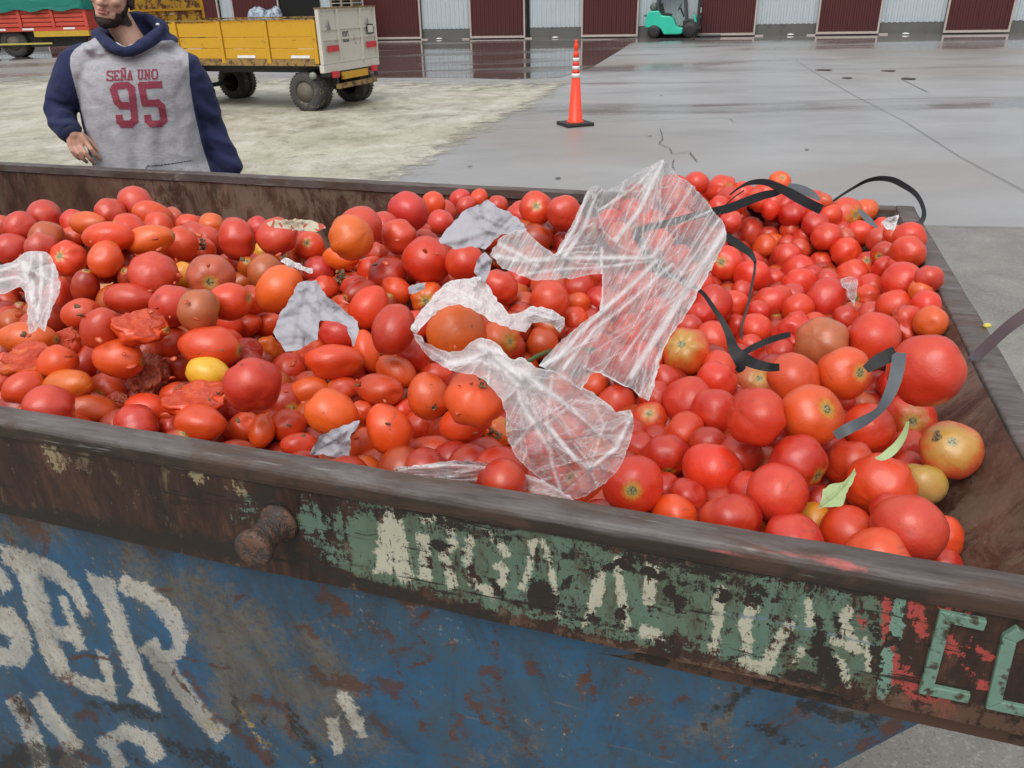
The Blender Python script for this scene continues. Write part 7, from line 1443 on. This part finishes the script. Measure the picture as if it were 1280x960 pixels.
LT = dict(S=[[(1, .2), (1, 0), (.1, 0), (0, .15), (0, .4), (1, .6), (1, .85), (.9, 1), (0, 1), (0, .8)]], E=[[(0, 0), (.95, 0), (.95, .2)], [(.2, 0), (.2, 1)], [(.2, .5), (.7, .5)], [(0, 1), (.95, 1), (.95, .8)]],
 N=[[(0, 0), (.25, 0)], [(.15, 0), (.15, 1)], [(0, 1), (.35, 1)], [(.15, 0), (.85, 1)], [(.85, 1), (.85, 0)], [(.7, 0), (1, 0)]], A=[[(0, 1), (.35, 1)], [(.15, 1), (.5, 0), (.85, 1)], [(.65, 1), (1, 1)], [(.3, .65), (.7, .65)]],
 U=[[(0, 0), (.35, 0)], [(.17, 0), (.17, .85), (.35, 1), (.65, 1), (.83, .85), (.83, 0)], [(.65, 0), (1, 0)]], O=[[(.2, 0), (.8, 0), (1, .2), (1, .8), (.8, 1), (.2, 1), (0, .8), (0, .2), (.2, 0)]])
LT['Ñ'] = LT['N']+[[(.2, -.22), (.45, -.32), (.6, -.2), (.85, -.3)]]
for ch, x0, y0 in (('S', 134, 89.2), ('E', 142.3, 88.7), ('Ñ', 150.6, 88.4), ('A', 159, 88.2), ('U', 172, 87.6), ('N', 180.5, 87.3), ('O', 190, 87)):
    st = [(1.9, [(x0+a*6.6, y0+b*11.2) for a, b in ln]) for ln in LT[ch]]
    decal('printed_letter', lambda X, Y_, st=st: sq(X, Y_, st), (x0-2, y0-5, x0+10, y0+14), .45, .0025, M_print, hood)
seam = [(.8, [(184, 207.5), (200, 206.5), (222, 203.5), (240, 200.5)]), (.8, [(184, 207.5), (181, 214)])]
decal('pocket_seam', lambda X, Y_: sq(X, Y_, seam), (178, 196, 246, 216), .6, .002, M_cuff, hood)
neckt = [(1.2, [(150, 61.5), (158, 63), (163, 60.5)])]
# white shirt edge in the neck, tab on the hood
g = MB(); g.tube([M(146, 56, -.085), M(152, 60, -.10), M(159, 61.5, -.10), M(166, 58, -.085)], .010, 10, caps='round'); o = g.build('undershirt', plain('white_cotton', (.6, .6, .62), .9), man, True); o.data.transform(Matrix.Translation(-Vector(man.location)))
tb = on(bh, 197, 30.5, .003)
if tb is not None:
    g = MB(); g.ell(tb-np.array(man.location), (.009, .005, .006), None, 10); g.build('hood_tab', M_refw, hood, True)
# beard and hair: shells a little outside the skin
bd_poly = [(111, 14), (114, 18), (117, 25), (122, 31), (127, 36.5), (135, 38.5), (146, 37), (155, 31), (160, 22), (163, 8), (164, -8), (158, -8), (155, 4), (150, 9), (143, 10), (137, 7), (130, 6), (121, 6), (114, 7)]
mouth = [(116, 14.3), (121, 12), (128, 11.2), (134, 13.5), (135, 16), (128, 17.8), (120, 18.8), (116, 17)]
def beard():
    me = body.data; off = np.array(man.location); n = len(me.vertices); co = np.empty(n*3); no = np.empty(n*3); me.vertices.foreach_get('co', co); me.vertices.foreach_get('normal', no); co = co.reshape(-1, 3)+off; no = no.reshape(-1, 3)
    q = co-hc; a, b, c_ = q@fx, q@fy, q@uz
    jaw = (c_ < -.018-.035*np.clip(b/.09, 0, 1)+.10*np.clip((.035-b)/.06, 0, 1)) & (c_ > -.125) & (b > -.012) & (np.abs(a) < .09) & (b+.35*(c_+.09) > -.01)
    must = (c_ < -.028) & (c_ > -.040) & (b > .05) & (np.abs(a) < .030)
    lips = (np.abs(a) < .027) & (c_ > -.0635) & (c_ < -.0385) & (b > .07)
    cheek = (c_ > -.045) & (b > .045) & (np.abs(a) < .06) & ~must
    sel = jaw & ~lips & ~cheek & ~((c_ > -.068) & (np.abs(a) < .036) & (b > .06)) & ((c_ > -.100) | (b > .03))
    f_ = [tuple(p.vertices) for p in me.polygons if all(sel[v] for v in p.vertices)]
    us = sorted({v for f in f_ for v in f}); mp2 = {v: i for i, v in enumerate(us)}
    vs = []
    for v in us:
        th = .0035+.004*min(1, max(0, (-.06-c_[v])/.03)); th *= 1+.8*noise.noise(Vector(co[v])*260); vs.append(co[v]+no[v]*th-off)
    g = MB(); g.add(vs, [tuple(mp2[v] for v in f) for f in f_]); o = g.build('beard', M_beard, man, True); me2 = o.data; n2_ = len(us); fade = np.ones(n2_); ec = {}
    for p in me2.polygons:
        for e in p.edge_keys: ec[e] = ec.get(e, 0)+1
    for e, c2 in ec.items():
        if c2 == 1: fade[e[0]] = fade[e[1]] = 0
    for _ in range(4):
        acc = np.zeros(n2_); cn = np.zeros(n2_)
        for a_, b_ in ec: acc[a_] += fade[b_]; acc[b_] += fade[a_]; cn[a_] += 1; cn[b_] += 1
        fade = np.minimum(fade, acc/np.maximum(cn, 1))
    me2.attributes.new('fade', 'FLOAT', 'POINT').data.foreach_set('value', fade.astype(np.float32)); return o
beard()
g = MB()
g.ell(Hd(0, -.022, .058), (.086, .104, .092), RH, 28); o = remesh(g, 'hair', .005, [M_hair], man, smooth=1, disp=lambda co, no: co+no*np.array([.006*noise.noise(Vector(p)*60) for p in co])[:, None])
q = np.array([np.array(v.co)+np.array(man.location)-hc for v in o.data.vertices]); 
bm = bmesh.new(); bm.from_mesh(o.data); bm.verts.ensure_lookup_table()
kill = [v for v, p in zip(bm.verts, q) if (p@fy > .045 and p@uz < .09) or p@uz < -.02]; bmesh.ops.delete(bm, geom=kill, context='VERTS'); bm.to_mesh(o.data); bm.free()
for s_ in (-1, 1):
    g = MB(); g.ell(Hd(.031*s_, .078, .012)-np.array(man.location), (.0135, .010, .009), RH, 14); e_ = g.build('eye', plain('eye_white', (.7, .68, .65), .2), man, True)
    g = MB(); g.ell(Hd(.031*s_, .087, .012)-np.array(man.location), (.006, .003, .006), RH, 10); g.build('iris', M_hair, e_, True)
    g = MB(); g.tube([Hd(.014*s_, .093, .032)-np.array(man.location), Hd(.032*s_, .092, .038)-np.array(man.location), Hd(.050*s_, .080, .032)-np.array(man.location)], [.004, .005, .003], 8, caps='round'); g.build('eyebrow', M_hair, man, True)
m = NT('lip_skin'); m.set(Base_Color=(.40, .13, .11), Roughness=.45); M_lip = m.m
g = MB(); L0 = np.array(man.location)
g.tube([Hd(-.024, .083, -.0475)-L0, Hd(-.008, .093, -.044)-L0, Hd(0, .094, -.0455)-L0, Hd(.008, .093, -.044)-L0, Hd(.024, .083, -.0475)-L0], [.0025, .0045, .0042, .0045, .0025], 10, caps='round'); g.tube([Hd(-.020, .084, -.0535)-L0, Hd(0, .093, -.0565)-L0, Hd(.020, .084, -.0535)-L0], [.003, .006, .003], 10, caps='round'); g.build('lips', M_lip, man, True)
# ring and trousers
rg = [M(94.5, 186, -.10-.02), M(97.5, 192, -.10-.026)]; pr = (rg[0]+rg[1])/2; 
ra = Vector(Hp(97, 192, -.028)-Hp(94, 185, -.014)).normalized(); rc = (Hp(97, 192, -.028)*.45+Hp(94, 185, -.014)*.55); qr = ra.to_track_quat('Z', 'Y').to_matrix(); g = MB()
vs, fs = [], []
for j in range(28):
    a = j*2*math.pi/28
    for rr, hh in ((.0095, -.0028), (.0106, -.0022), (.0106, .0022), (.0095, .0028)): vs.append(Vector(rc-L0)+qr@Vector((rr*math.cos(a), rr*math.sin(a), hh)))
for j in range(28):
    for k in range(4): fs.append((j*4+k, j*4+(k+1) % 4, ((j+1) % 28)*4+(k+1) % 4, ((j+1) % 28)*4+k))
g.add(vs, fs); m = NT('gold_ring'); m.set(Base_Color=(.85, .6, .4), Metallic=1.0, Roughness=.25); g.build('ring', m.m, man, True)
Tm = MB(); loft(Tm, [(Mw(193, 0, 1.0), .21, .135), (Mw(193, 0, .88), .215, .14), (Mw(193, 0, .84), .19, .12)])
for s_ in (-1, 1):
    hip = Mw(193, 0, .88)+hr*s_*.105; knee = Mw(193, -.02, .50)+hr*s_*.12; ank = Mw(193, .02, .10)+hr*s_*.13; Tm.tube([hip, knee, ank], [.112, .085, .07], 18, caps='round')
    g = MB(); g.tube([ank-L0-(0, 0, .02), ank-L0-(0, 0, .045)-hn*.08, ank-L0-(0, 0, .05)-hn*.18], [.06, .052, .045], 14, caps='round'); g.build('boot', M_boot, man, True)
remesh(Tm, 'trousers', .012, [M_denim], man, smooth=2)
